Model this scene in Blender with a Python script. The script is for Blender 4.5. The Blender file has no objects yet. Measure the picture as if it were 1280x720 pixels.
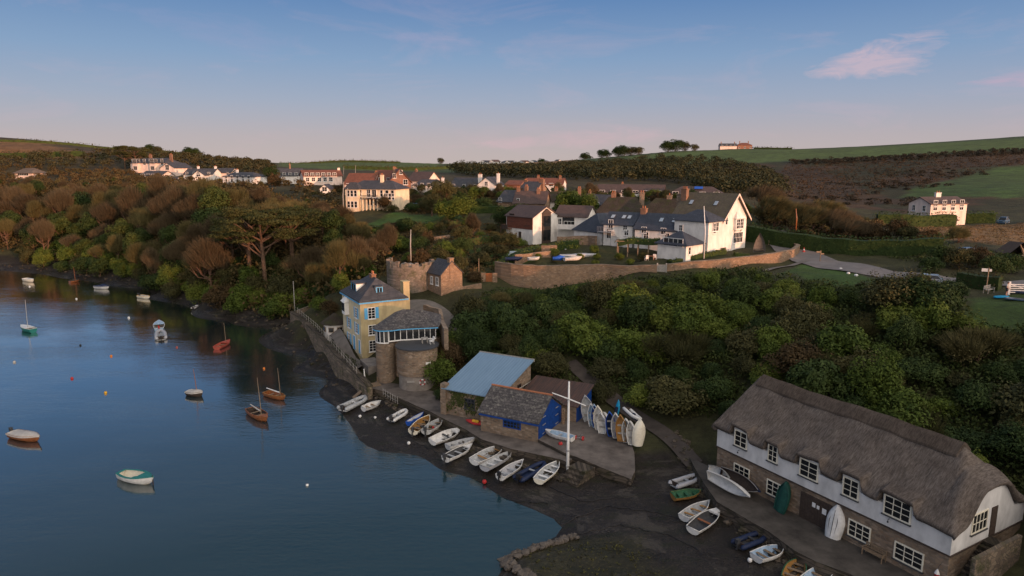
import bpy, math, random
import numpy as np
from mathutils import Vector, Matrix
rnd = random.Random(7)
rng = np.random.default_rng(11)
R = math.radians
scn = bpy.context.scene
col = scn.collection
# ---------------------------------------------------------------- camera
F = 853.33; PIT = R(10.4); CH = 32.0
cP, sP = math.cos(PIT), math.sin(PIT)
cam = bpy.data.cameras.new("camera"); cam.lens = 24; cam.sensor_width = 36
cam.clip_start = 0.5; cam.clip_end = 9000
co = bpy.data.objects.new("camera", cam); col.objects.link(co)
co.location = (0, 0, CH); co.rotation_euler = (R(90) - PIT, 0, 0)
scn.camera = co

# surveying helpers: sight lines measured in the photograph, resolved to world positions
def ray(px, py):
    x = (px - 640) / F; y = -(py - 360) / F
    return (x, cP + y * sP, -sP + y * cP)
def W(px, py, z):
    d = ray(px, py); t = (z - CH) / d[2]; return (d[0] * t, d[1] * t, z)
def V(px, py, Y):
    d = ray(px, py); t = Y / d[1]; return (d[0] * t, Y, CH + d[2] * t)

# ---------------------------------------------------------------- mesh builder
class MB:
    def __init__(s): s.v = []; s.f = []; s.mi = []
    def add(s, vs, fs, m=0):
        o = len(s.v); s.v += [tuple(v) for v in vs]
        s.f += [tuple(i + o for i in f) for f in fs]; s.mi += [m] * len(fs)
    def box(s, x0, x1, y0, y1, z0, z1, m=0):
        s.add([(x0,y0,z0),(x1,y0,z0),(x1,y1,z0),(x0,y1,z0),(x0,y0,z1),(x1,y0,z1),(x1,y1,z1),(x0,y1,z1)],
              [(0,3,2,1),(4,5,6,7),(0,1,5,4),(1,2,6,5),(2,3,7,6),(3,0,4,7)], m)
    def obox(s, c, size, rz=0, m=0, rx=0, ry=0):
        M = Matrix.Translation(c) @ Matrix.Rotation(rz,4,'Z') @ Matrix.Rotation(ry,4,'Y') @ Matrix.Rotation(rx,4,'X')
        a,b,e = size[0]/2,size[1]/2,size[2]/2
        vs=[M @ Vector(p) for p in [(-a,-b,-e),(a,-b,-e),(a,b,-e),(-a,b,-e),(-a,-b,e),(a,-b,e),(a,b,e),(-a,b,e)]]
        s.add(vs,[(0,3,2,1),(4,5,6,7),(0,1,5,4),(1,2,6,5),(2,3,7,6),(3,0,4,7)],m)
    def prism(s, pts, z0, z1, m=0, cap=True):
        n=len(pts); g=lambda z,i: z[i] if isinstance(z,(list,tuple)) else z
        vs=[(p[0],p[1],g(z0,i)) for i,p in enumerate(pts)]+[(p[0],p[1],g(z1,i)) for i,p in enumerate(pts)]
        fs=[(i,(i+1)%n,n+(i+1)%n,n+i) for i in range(n)]
        if cap: fs+= [tuple(range(n,2*n)), tuple(range(n-1,-1,-1))]
        s.add(vs,fs,m)
    def tube(s, pts, rs, n=6, m=0, cap=True):
        pts=[Vector(p) for p in pts]; vs=[]; fs=[]
        if not isinstance(rs,(list,tuple)): rs=[rs]*len(pts)
        up=Vector((0.13,0.21,1)).normalized()
        for i,p in enumerate(pts):
            d=(pts[min(i+1,len(pts)-1)]-pts[max(i-1,0)]).normalized()
            a=d.cross(up)
            if a.length<0.05: a=d.cross(Vector((1,0,0)))
            a.normalize(); b=d.cross(a)
            for k in range(n):
                t=2*math.pi*k/n; vs.append(p+(a*math.cos(t)+b*math.sin(t))*rs[i])
        for i in range(len(pts)-1):
            for k in range(n):
                k2=(k+1)%n; fs.append((i*n+k,i*n+k2,(i+1)*n+k2,(i+1)*n+k))
        if cap:
            fs.append(tuple(range(n-1,-1,-1))); q=(len(pts)-1)*n; fs.append(tuple(range(q,q+n)))
        s.add(vs,fs,m)
    def ball(s, c, r, n=8, m=0, sz=1.0):
        vs=[(c[0],c[1],c[2]-r*sz)]; fs=[]; k=n//2
        for i in range(1,k):
            t=math.pi*i/k
            for j in range(n):
                a=2*math.pi*j/n; vs.append((c[0]+r*math.sin(t)*math.cos(a),c[1]+r*math.sin(t)*math.sin(a),c[2]-r*sz*math.cos(t)))
        vs.append((c[0],c[1],c[2]+r*sz)); L=len(vs)-1
        for j in range(n): fs.append((0,1+(j+1)%n,1+j)); fs.append((L,L-n+j,L-n+(j+1)%n))
        for i in range(k-2):
            for j in range(n):
                a=1+i*n+j; b=1+i*n+(j+1)%n; fs.append((a,b,b+n,a+n))
        s.add(vs,fs,m)
    def build(s, name, mat, parent=None, loc=None, rz=0, smooth=False, rot=None):
        me=bpy.data.meshes.new(name); me.from_pydata(s.v,[],s.f)
        ms=mat if isinstance(mat,(list,tuple)) else [mat]
        for x in ms: me.materials.append(x)
        if len(ms)>1: me.polygons.foreach_set('material_index',s.mi)
        if smooth: me.polygons.foreach_set('use_smooth',[True]*len(s.f))
        me.update()
        o=bpy.data.objects.new(name,me); col.objects.link(o)
        if loc: o.location=loc
        o.rotation_euler=rot if rot else (0,0,rz)
        if parent: o.parent=parent
        return o
def npmesh(name, v, f, mats, parent=None, mi=None, smooth=False):
    """v (n,3) and f (m,k) numpy arrays"""
    me=bpy.data.meshes.new(name); k=f.shape[1]
    me.vertices.add(len(v)); me.vertices.foreach_set('co',np.ascontiguousarray(v,dtype=np.float32).ravel())
    me.loops.add(f.size); me.loops.foreach_set('vertex_index',np.ascontiguousarray(f,dtype=np.int32).ravel())
    me.polygons.add(len(f)); me.polygons.foreach_set('loop_start',np.arange(0,f.size,k,dtype=np.int32))
    me.polygons.foreach_set('loop_total',np.full(len(f),k,dtype=np.int32))
    for x in (mats if isinstance(mats,(list,tuple)) else [mats]): me.materials.append(x)
    if mi is not None: me.polygons.foreach_set('material_index',np.ascontiguousarray(mi,dtype=np.int32))
    if smooth: me.polygons.foreach_set('use_smooth',np.ones(len(f),dtype=bool))
    me.update(calc_edges=True); me.validate()
    o=bpy.data.objects.new(name,me); col.objects.link(o)
    if parent: o.parent=parent
    return o
def tag(o,label=None,cat=None,group=None,kind=None):
    if label: o['label']=label
    if cat: o['category']=cat
    if group: o['group']=group
    if kind: o['kind']=kind
    return o
def empty(name,loc,rz=0,label=None,cat=None,group=None):
    o=bpy.data.objects.new(name,None); col.objects.link(o); o.empty_display_size=0.3
    o.location=loc; o.rotation_euler=(0,0,rz); return tag(o,label,cat,group)
def copy_tree(o,parent=None):
    c=o.copy(); col.objects.link(c); c.parent=parent
    for ch in list(o.children): copy_tree(ch,c)
    return c

# ---------------------------------------------------------------- materials
class NT:
    def __init__(s,name):
        s.mat=bpy.data.materials.new(name); s.mat.use_nodes=True; s.t=s.mat.node_tree
        s.b=s.t.nodes['Principled BSDF']; s.b.inputs['Specular IOR Level'].default_value=0.25
    def n(s,typ,**k):
        x=s.t.nodes.new(typ)
        for a,b in k.items(): setattr(x,a,b)
        return x
    def l(s,a,b): s.t.links.new(a,b)
    def noise(s,vec,scale,detail=5,rough=0.6):
        x=s.n('ShaderNodeTexNoise'); x.inputs['Scale'].default_value=scale; x.inputs['Detail'].default_value=detail; x.inputs['Roughness'].default_value=rough
        if vec: s.l(vec,x.inputs['Vector'])
        return x.outputs['Fac']
    def ramp(s,fac,stops):
        x=s.n('ShaderNodeValToRGB'); e=x.color_ramp.elements
        while len(e)<len(stops): e.new(0.5)
        for i,(p,c) in enumerate(stops): e[i].position=p; e[i].color=(*c,1) if len(c)==3 else c
        s.l(fac,x.inputs['Fac']); return x.outputs['Color']
    def mix(s,fac,a,b,mode='MIX'):
        x=s.n('ShaderNodeMix',data_type='RGBA',blend_type=mode)
        for v,i in ((fac,x.inputs['Factor']),(a,x.inputs['A']),(b,x.inputs['B'])):
            if isinstance(v,(int,float)): i.default_value=v
            elif isinstance(v,tuple): i.default_value=(*v,1)
            else: s.l(v,i)
        return x.outputs['Result']
    def math(s,op,a,b=None):
        x=s.n('ShaderNodeMath',operation=op)
        for i,v in enumerate((a,b)):
            if v is None: continue
            if isinstance(v,(int,float)): x.inputs[i].default_value=v
            else: s.l(v,x.inputs[i])
        return x.outputs[0]
    def obj(s): return s.n('ShaderNodeTexCoord').outputs['Object']
    def pos(s): return s.n('ShaderNodeNewGeometry').outputs['Position']
    def mapv(s,vec,sc=(1,1,1),rot=(0,0,0)):
        x=s.n('ShaderNodeMapping'); x.inputs['Scale'].default_value=sc; x.inputs['Rotation'].default_value=rot; s.l(vec,x.inputs['Vector']); return x.outputs[0]
    def bump(s,h,st=0.4,d=0.05):
        x=s.n('ShaderNodeBump'); x.inputs['Strength'].default_value=st; x.inputs['Distance'].default_value=d
        s.l(h,x.inputs['Height']); s.l(x.outputs[0],s.b.inputs['Normal'])
    def color(s,c): s.l(c,s.b.inputs['Base Color'])
def sc(c,k): return tuple(max(0,min(1,x*k)) for x in c)
def plain(name,c,rough=0.6,var=0.25,scale=3,bump=0.0,metal=0.0,spec=0.25):
    t=NT(name); v=t.obj(); f=t.noise(v,scale,6,0.65)
    t.color(t.ramp(f,[(0.3,sc(c,1-var)),(0.7,sc(c,1+var*0.6))]))
    t.b.inputs['Roughness'].default_value=rough; t.b.inputs['Metallic'].default_value=metal; t.b.inputs['Specular IOR Level'].default_value=spec
    if bump: t.bump(t.noise(v,scale*6,4),bump,0.03)
    return t.mat
def wallvec(t):
    x=t.n('ShaderNodeSeparateXYZ'); t.l(t.obj(),x.inputs[0]); c=t.n('ShaderNodeCombineXYZ')
    t.l(t.math('ADD',x.outputs[0],t.math('MULTIPLY',x.outputs[1],0.93)),c.inputs[0]); t.l(x.outputs[2],c.inputs[1]); return c.outputs[0]
def render_wall(name,c,dirt=0.25):
    "painted or rendered masonry, weather streaked"
    t=NT(name); v=t.obj(); a=t.noise(t.mapv(v,(1.0,1.0,0.5)),0.8,6,0.6); b=t.noise(v,9,4)
    k=t.ramp(a,[(0.35,sc(c,1-dirt)),(0.6,c)])
    t.color(t.mix(t.math('MULTIPLY',b,0.18),k,sc(c,0.6))); t.b.inputs['Roughness'].default_value=0.85
    t.bump(b,0.25,0.03); return t.mat
def masonry(name,cols,mortar,sx=0.45,sy=0.2,rough=0.9,moss=None,scale=1.0):
    t=NT(name); v=wallvec(t)
    d=t.n('ShaderNodeTexNoise'); d.inputs['Scale'].default_value=1.4
    t.l(v,d.inputs['Vector'])
    vv=t.n('ShaderNodeVectorMath',operation='ADD'); m=t.n('ShaderNodeVectorMath',operation='SCALE'); m.inputs['Scale'].default_value=0.22
    t.l(d.outputs['Color'],m.inputs[0]); t.l(v,vv.inputs[0]); t.l(m.outputs[0],vv.inputs[1])
    vo=t.n('ShaderNodeTexVoronoi'); vo.inputs['Scale'].default_value=1.0/scale; vo.inputs['Randomness'].default_value=0.8
    t.l(t.mapv(vv.outputs[0],(1/sx,1/sy,1)),vo.inputs['Vector'])
    e=t.n('ShaderNodeTexVoronoi',feature='DISTANCE_TO_EDGE'); e.inputs['Scale'].default_value=1.0/scale; e.inputs['Randomness'].default_value=0.8
    t.l(t.mapv(vv.outputs[0],(1/sx,1/sy,1)),e.inputs['Vector'])
    s=t.n('ShaderNodeSeparateColor'); t.l(vo.outputs['Color'],s.inputs[0])
    n=len(cols); k=t.ramp(s.outputs[0],[(i/(n-1),c) for i,c in enumerate(cols)])
    ed=t.ramp(e.outputs['Distance'],[(0.02,(0,0,0)),(0.12,(1,1,1))])
    k=t.mix(ed,mortar,k)
    k=t.mix(t.ramp(t.noise(t.obj(),0.55,6,0.7),[(0.35,(0.55,)*3),(0.7,(1.15,)*3)]),(0,0,0),k,'MIX') if False else t.mix(0.75,k,t.ramp(t.noise(t.obj(),0.55,6,0.7),[(0.3,(0.5,)*3),(0.7,(1.0,)*3)]),'MULTIPLY')
    if moss: k=t.mix(t.ramp(t.noise(t.obj(),0.8,6,0.7),[(0.5,(0,0,0)),(0.68,(0.9,)*3)]),k,moss)
    t.color(k); t.b.inputs['Roughness'].default_value=rough; t.bump(ed,0.5,0.04); return t.mat
def slate(name,cols,sx=0.35,sy=0.22,lichen=None):
    t=NT(name); x=t.n('ShaderNodeSeparateXYZ'); t.l(t.obj(),x.inputs[0]); c=t.n('ShaderNodeCombineXYZ')
    t.l(t.math('ADD',x.outputs[0],t.math('MULTIPLY',x.outputs[1],0.25)),c.inputs[0]); t.l(t.math('MULTIPLY',x.outputs[2],1.4),c.inputs[1])
    b=t.n('ShaderNodeTexBrick'); b.inputs['Scale'].default_value=1; b.inputs['Brick Width'].default_value=sx; b.inputs['Row Height'].default_value=sy; b.inputs['Mortar Size'].default_value=0.018
    b.inputs['Color1'].default_value=(*cols[0],1); b.inputs['Color2'].default_value=(*cols[1],1); b.inputs['Mortar'].default_value=(*sc(cols[0],0.4),1); b.inputs['Bias'].default_value=-0.1
    t.l(c.outputs[0],b.inputs['Vector'])
    k=t.mix(0.7,b.outputs['Color'],t.ramp(t.noise(t.obj(),0.9,6,0.7),[(0.3,(0.55,)*3),(0.7,(1.1,)*3)]),'MULTIPLY')
    if lichen: k=t.mix(t.ramp(t.noise(t.obj(),2.6,6,0.75),[(0.52,(0,0,0)),(0.66,(0.8,)*3)]),k,lichen)
    t.color(k); t.b.inputs['Roughness'].default_value=0.62; t.bump(b.outputs['Fac'],0.35,-0.02); return t.mat
def corrugated(name,c1,c2,period=0.25,rough=0.45):
    t=NT(name); x=t.n('ShaderNodeSeparateXYZ'); t.l(t.obj(),x.inputs[0])
    w=t.math('SINE',t.math('MULTIPLY',x.outputs[0],6.283/period))
    st=t.noise(t.mapv(t.obj(),(2.2,0.25,0.25)),1.5,6,0.7)
    k=t.ramp(st,[(0.35,c1),(0.7,c2)]); sh=t.ramp(w,[(0.0,(0.8,)*3),(1,(1,)*3)])  # troughs darkened in the colour to shade the ribs
    t.color(t.mix(0.5,k,sh,'MULTIPLY')); t.b.inputs['Roughness'].default_value=rough; t.bump(w,0.5,0.03); return t.mat
def thatch(name,c1,c2,moss=None):
    t=NT(name); v=t.obj(); a=t.noise(t.mapv(v,(6,1.1,1.1)),1.6,8,0.8); p=t.noise(v,0.45,6,0.7)
    k=t.ramp(a,[(0.32,sc(c1,0.4)),(0.48,c1),(0.66,c2)])
    k=t.mix(0.85,k,t.ramp(p,[(0.3,(0.55,0.53,0.52)),(0.65,(1.05,)*3)]),'MULTIPLY')
    if moss: k=t.mix(t.ramp(t.noise(v,0.7,5,0.7),[(0.48,(0,0,0)),(0.65,(0.85,)*3)]),k,moss)
    t.color(k); t.b.inputs['Roughness'].default_value=0.95; t.b.inputs['Specular IOR Level'].default_value=0.1; t.bump(a,0.8,0.10); return t.mat
def leafmat(name,cols,rough=0.7,trans=0.15,scale=0.5):
    "leaf clumps: tint varies through the crown and from plant to plant"
    t=NT(name); f=t.noise(t.pos(),scale,4,0.7); oi=t.n('ShaderNodeObjectInfo')
    f=t.math('ADD',t.math('MULTIPLY',f,0.75),t.math('MULTIPLY',oi.outputs['Random'],0.30))
    n=len(cols); k=t.ramp(f,[(0.25+0.55*i/(n-1),c) for i,c in enumerate(cols)])
    k=t.mix(0.8,k,t.ramp(t.noise(t.pos(),3.2,3,0.7),[(0.3,(0.5,)*3),(0.7,(1.2,)*3)]),'MULTIPLY')
    t.color(k); t.b.inputs['Roughness'].default_value=rough; t.b.inputs['Specular IOR Level'].default_value=0.12
    return t.mat
M={}
M['white']=render_wall('white render',(0.72,0.70,0.66)); M['whitewash']=render_wall('whitewash',(0.62,0.62,0.61),0.3)
M['cream']=render_wall('cream render',(0.74,0.62,0.44)); M['yellow']=render_wall('ochre render',(0.50,0.415,0.235),0.35)
M['palecream']=render_wall('pale ochre render',(0.62,0.54,0.36),0.3)
M['pinkw']=render_wall('pale plaster',(0.74,0.60,0.52)); M['brickred']=masonry('red brick',[(0.30,0.11,0.06),(0.22,0.08,0.05),(0.36,0.15,0.08)],(0.25,0.2,0.16),0.3,0.1)
M['tilehang']=slate('hung tile',((0.20,0.075,0.045),(0.14,0.05,0.035)),0.25,0.14)
M['rubble']=masonry('rubble stone',[(0.20,0.14,0.095),(0.30,0.22,0.15),(0.15,0.11,0.08),(0.34,0.26,0.19),(0.24,0.155,0.10)],(0.21,0.17,0.13))
M['rubblewarm']=masonry('warm rubble',[(0.27,0.17,0.10),(0.36,0.24,0.15),(0.20,0.13,0.085),(0.42,0.30,0.20)],(0.25,0.18,0.13),0.4,0.18)
M['seastone']=masonry('sea wall stone',[(0.18,0.14,0.10),(0.26,0.20,0.145),(0.14,0.11,0.085),(0.30,0.24,0.17)],(0.12,0.10,0.08),0.55,0.28,moss=(0.045,0.05,0.018))
M['quaystone']=masonry('weedy quay stone',[(0.08,0.065,0.05),(0.13,0.105,0.08),(0.055,0.045,0.035)],(0.035,0.03,0.024),0.5,0.3,moss=(0.03,0.03,0.01))
M['slate']=slate('grey slate',((0.052,0.055,0.064),(0.085,0.085,0.092)))
M['slateold']=slate('old speckled slate',((0.06,0.055,0.055),(0.11,0.10,0.095)),0.4,0.28,lichen=(0.22,0.21,0.18))
M['slateblue']=slate('blue slate',((0.042,0.052,0.072),(0.058,0.068,0.09)))
M['slatebrown']=slate('brown slate',((0.085,0.06,0.055),(0.11,0.075,0.065)))
M['redtile']=slate('red tile',((0.17,0.065,0.04),(0.22,0.09,0.055)),0.3,0.25)
M['thatch']=thatch('grey thatch',(0.115,0.097,0.084),(0.20,0.172,0.15)); M['thatchdark']=thatch('dark thatch',(0.05,0.042,0.035),(0.085,0.07,0.055),moss=(0.04,0.045,0.02))
M['mossroof']=slate('mossy slate',((0.10,0.085,0.06),(0.13,0.105,0.075)),0.35,0.22,lichen=(0.12,0.11,0.05))
M['blueroof']=corrugated('blue sheet roof',(0.15,0.24,0.335),(0.19,0.29,0.395),0.4); M['rustroof']=corrugated('rusty sheet roof',(0.045,0.035,0.033),(0.11,0.06,0.045),0.3,0.7)
M['bluepaint']=plain('blue paint',(0.006,0.045,0.21),0.5,0.25,2); M['skyblue']=plain('sky blue paint',(0.10,0.36,0.62),0.5,0.2)
M['wpaint']=plain('white paint',(0.68,0.68,0.66),0.45,0.12,4); M['creampaint']=plain('cream paint',(0.7,0.66,0.54),0.45,0.15,4)
M['glass']=plain('window glass',(0.014,0.016,0.018),0.12,0.4,1.5,spec=0.5); M['darkwood']=plain('dark brown wood',(0.055,0.04,0.032),0.7,0.4,5,0.3)
M['wood']=plain('weathered wood',(0.22,0.16,0.105),0.75,0.35,6,0.3); M['varnish']=plain('varnished wood',(0.26,0.095,0.035),0.35,0.35,4,spec=0.4)
M['greywood']=plain('grey timber',(0.30,0.285,0.26),0.8,0.35,6,0.3)
M['concrete']=plain('concrete',(0.23,0.205,0.18),0.9,0.4,0.9,0.3); M['quaytop']=plain('quay concrete',(0.125,0.108,0.095),0.9,0.5,0.6,0.35); M['darkconc']=plain('damp concrete',(0.075,0.066,0.056),0.85,0.5,0.7,0.35)
M['chim']=masonry('chimney brick',[(0.22,0.10,0.06),(0.28,0.14,0.085)],(0.26,0.2,0.15),0.25,0.09); M['pot']=plain('clay pot',(0.36,0.14,0.07),0.8)
M['black']=plain('black rubber',(0.018,0.018,0.02),0.5,0.3); M['dgrey']=plain('dark grey plastic',(0.05,0.052,0.056),0.5,0.3)
M['grp']=plain('white gelcoat',(0.60,0.60,0.58),0.35,0.22,2.2,spec=0.4); M['grpdirty']=plain('weathered gelcoat',(0.50,0.50,0.48),0.5,0.4,2.5)
M['grpgrey']=plain('grey boat lining',(0.34,0.36,0.37),0.6,0.35,3); M['hypalon']=plain('grey inflatable',(0.36,0.37,0.39),0.6,0.2,3)
M['navy']=plain('navy boat skin',(0.012,0.022,0.06),0.55,0.3,3); M['bblue']=plain('bright blue hull',(0.02,0.09,0.42),0.4,0.25); M['teal']=plain('teal paint',(0.02,0.17,0.15),0.45,0.3,3)
M['green']=plain('green hull paint',(0.03,0.11,0.055),0.55,0.4,3); M['tarpgreen']=plain('green tarpaulin',(0.012,0.065,0.05),0.6,0.4,3,0.4); M['tarpbright']=plain('bright green sheeting',(0.01,0.30,0.20),0.6,0.2,0.8)
M['red']=plain('red paint',(0.42,0.03,0.03),0.45,0.3); M['rust']=plain('rust red boat paint',(0.36,0.075,0.05),0.5,0.3,3); M['orange']=plain('orange plastic',(0.62,0.19,0.03),0.5,0.2); M['kyellow']=plain('yellow plastic',(0.65,0.36,0.03),0.45,0.2)
M['canvas']=plain('pale boat cover',(0.42,0.40,0.37),0.8,0.2,2.5,0.4); M['turq']=plain('turquoise plastic',(0.01,0.26,0.48),0.4,0.25); M['tan']=plain('tan varnish',(0.30,0.16,0.05),0.4,0.3,3)
M['steel']=plain('galvanised steel',(0.38,0.38,0.38),0.4,0.25,4,metal=0.6); M['rope']=plain('rope',(0.16,0.13,0.09),0.9)
M['bark']=plain('bark',(0.125,0.075,0.05),0.9,0.4,3,0.5); M['pinebark']=plain('pine bark',(0.115,0.072,0.047),0.9,0.4,2,0.5)
M['skin']=plain('skin',(0.52,0.29,0.20),0.6,0.1)
M['carblue']=plain('blue car paint',(0.045,0.09,0.15),0.25,0.1,spec=0.5); M['carsilver']=plain('silver car paint',(0.22,0.26,0.30),0.25,0.1,spec=0.5)
# ---------------------------------------------------------------- world, sun
SUN=Vector((0.68,-0.73,0)).normalized(); SEL=R(4.0)
w=bpy.data.worlds.new("World"); scn.world=w; w.use_nodes=True
nt=w.node_tree; bg=nt.nodes['Background']; L=nt.links.new
def N(t,**k):
    x=nt.nodes.new(t)
    for a,b in k.items(): setattr(x,a,b)
    return x
def wm(op,a,b):
    x=N('ShaderNodeMath',operation=op)
    for i,v in enumerate((a,b)):
        if isinstance(v,(int,float)): x.inputs[i].default_value=v
        else: L(v,x.inputs[i])
    return x.outputs[0]
def wr(f,stops):
    x=N('ShaderNodeValToRGB'); e=x.color_ramp.elements
    while len(e)<len(stops): e.new(0.5)
    for i,(p,c) in enumerate(stops): e[i].position=p; e[i].color=(*c,1)
    L(f,x.inputs[0]); return x.outputs[0]
def wx(f,a,b,mode='MIX'):
    x=N('ShaderNodeMix',data_type='RGBA',blend_type=mode)
    for v,i in ((f,x.inputs['Factor']),(a,x.inputs['A']),(b,x.inputs['B'])):
        if isinstance(v,(int,float)): i.default_value=v
        elif isinstance(v,tuple): i.default_value=(*v,1)
        else: L(v,i)
    return x.outputs['Result']
sky=N('ShaderNodeTexSky',sky_type='NISHITA',sun_disc=False,sun_elevation=SEL,sun_rotation=math.atan2(SUN.x,SUN.y),altitude=30,air_density=1.0,dust_density=0.6,ozone_density=2.0)
tc=N('ShaderNodeTexCoord'); dirv=tc.outputs['Generated']
sep=N('ShaderNodeSeparateXYZ'); L(dirv,sep.inputs[0]); dz=sep.outputs[2]
# dusk gradient: pink twilight band over the hills, deep blue above, zenith paled as added fill (radiance x10, the background runs at 0.1)
g=lambda r,gg,b:(((r/255)**2.2)*10,((gg/255)**2.2)*10,((b/255)**2.2)*10)
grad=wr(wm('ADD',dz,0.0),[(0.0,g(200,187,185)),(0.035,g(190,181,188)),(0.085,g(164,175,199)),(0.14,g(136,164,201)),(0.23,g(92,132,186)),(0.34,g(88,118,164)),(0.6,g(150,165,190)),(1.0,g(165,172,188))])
base=wx(0.86,sky.outputs[0],grad)
# high thin cloud in streaks, with one brighter pink wisp to the right
mp=N('ShaderNodeMapping'); L(dirv,mp.inputs[0]); mp.inputs['Scale'].default_value=(2.2,2.2,9.0); mp.inputs['Rotation'].default_value=(0,R(4),0)
nz=N('ShaderNodeTexNoise'); L(mp.outputs[0],nz.inputs['Vector']); nz.inputs['Scale'].default_value=2.3; nz.inputs['Detail'].default_value=9; nz.inputs['Roughness'].default_value=0.62; nz.inputs['Distortion'].default_value=0.6
streak=wr(nz.outputs['Fac'],[(0.52,(0,0,0)),(0.80,(0.30,)*3)])
band=wr(dz,[(0.0,(0.6,)*3),(0.06,(1,)*3),(0.2,(0.8,)*3),(0.32,(0.15,)*3)])
base=wx(wx(1.0,streak,band,'MULTIPLY'),base,g(214,180,190))
def wisp(px,py,wd,ht,tilt,fmax,c):
    global base
    d=Vector(ray(px,py)).normalized(); r=Vector((d.y,-d.x,0)).normalized(); u=r.cross(d).normalized()
    r2=r*math.cos(tilt)+u*math.sin(tilt); u2=u*math.cos(tilt)-r*math.sin(tilt)
    def dot(v):
        x=N('ShaderNodeVectorMath',operation='DOT_PRODUCT'); L(dirv,x.inputs[0]); x.inputs[1].default_value=v; return x.outputs['Value']
    n2=N('ShaderNodeTexNoise'); m2=N('ShaderNodeMapping'); L(dirv,m2.inputs[0]); m2.inputs['Scale'].default_value=(5,5,16); L(m2.outputs[0],n2.inputs['Vector']); n2.inputs['Scale'].default_value=3.4; n2.inputs['Detail'].default_value=9; n2.inputs['Roughness'].default_value=0.65
    n2.inputs['Distortion'].default_value=0.8
    a=wm('DIVIDE',dot(r2),wd); b=wm('DIVIDE',dot(u2),ht)
    # fatter towards its right end, fading to a tail on the left
    b=wm('DIVIDE',b,wm('ADD',0.62,wm('MULTIPLY',a,0.42)))
    q=wm('ADD',wm('MULTIPLY',a,a),wm('MULTIPLY',b,b))
    q=wm('ADD',q,wm('MULTIPLY',wm('SUBTRACT',n2.outputs['Fac'],0.5),3.4))
    f=wr(q,[(0.0,(fmax,)*3),(0.45,(fmax*0.5,)*3),(1.0,(0,0,0))])
    fr=wr(dot(tuple(d)),[(0.5,(0,0,0)),(0.51,(1,1,1))])
    base=wx(wx(1.0,f,fr,'MULTIPLY'),base,c)
wisp(1080,78,0.082,0.036,R(8),0.5,g(226,190,194)); wisp(1262,99,0.06,0.014,R(3),0.55,g(196,170,190)); wisp(530,50,0.09,0.016,R(-6),0.25,g(170,165,195)); wisp(690,176,0.16,0.02,R(3),0.34,g(216,180,188)); wisp(250,34,0.12,0.03,R(-10),0.2,g(160,160,195))
# sunward side of the sky, unseen behind the viewpoint, brightened to add warm fill
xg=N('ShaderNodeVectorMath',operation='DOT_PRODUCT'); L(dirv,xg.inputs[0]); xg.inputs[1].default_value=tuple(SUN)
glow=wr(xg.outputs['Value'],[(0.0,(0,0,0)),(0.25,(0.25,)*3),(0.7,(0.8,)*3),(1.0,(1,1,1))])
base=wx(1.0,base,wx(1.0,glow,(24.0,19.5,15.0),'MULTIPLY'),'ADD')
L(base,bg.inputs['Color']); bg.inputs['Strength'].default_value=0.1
sl=bpy.data.lights.new("sun","SUN"); sl.energy=5.0; sl.angle=R(1.0); sl.color=(1.0,0.47,0.26)
so=bpy.data.objects.new("sun",sl); col.objects.link(so); so.location=(80,-80,120)
sd=Vector((SUN.x*math.cos(SEL),SUN.y*math.cos(SEL),math.sin(SEL))); so.rotation_euler=sd.to_track_quat('Z','Y').to_euler()
scn.view_settings.view_transform='Standard'; scn.view_settings.look='None'; scn.view_settings.exposure=0; scn.view_settings.gamma=1

# ---------------------------------------------------------------- terrain
CP=[]   # control points x,y,z
def cz(px,py,z): CP.append(W(px,py,z))
def cy(px,py,Y): CP.append(V(px,py,Y))
SHORE=[(0,338),(60,344),(120,353),(190,367),(240,388),(290,405),(330,432),(365,462),(398,492),(425,516),(438,533),(450,552),(480,566),(527,570),(555,590),(585,595),(626,620),(665,636),(690,645),(704,662)]
for p in SHORE: cz(*p,0.0)
for p in [(0,331),(60,335),(120,344),(190,355),(250,377),(300,392),(340,400),(366,404),(400,440),(430,462),(460,490)]: cz(*p,0.9)
for p in [(0,352),(60,360),(150,385),(220,410),(270,435),(310,470),(350,510),(385,540),(420,580),(480,600),(540,625),(600,655),(600,700)]: cz(*p,-1.0)
for p in [(0,420),(100,450),(200,500),(100,600),(300,600),(450,680),(300,720),(0,720),(150,400)]: cz(*p,-3.0)
for p in [(480,505),(520,525),(560,552),(600,572),(650,590),(700,606),(760,602),(800,600)]: cz(*p,0.75)
for p in [(640,608),(700,630),(760,640),(820,640),(720,690),(800,700),(860,690),(920,712),(860,640),(840,600)]: cz(*p,0.45)
for p in [(640,712),(680,690)]: cz(*p,0.3)
CP+=[(0,40,-0.6),(10,38,0.3),(-30,40,-2.5),(20,40,0.6),(30,36,2.2),(42,36,4.5),(-80,40,-3),(-150,60,-3),(-180,120,-3),(-250,190,-2.5),(-300,230,-1)]
# quay side land under walls
CP+=[(21,60,1.0),(25,54,1.0),(29,47,1.0),(22,62,1.3),(30,52,1.5),(34,45,2.2),(27,65,1.7),(33,59,2.4),(38,52,3.4),(16,69,1.7),(12,71,1.6),(8,77,1.7),(4,75,1.6),(-2,79,1.6),(-8,83,1.6),(-12,88,1.6),(3,80,2.1),(10,80,2.6)]
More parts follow.
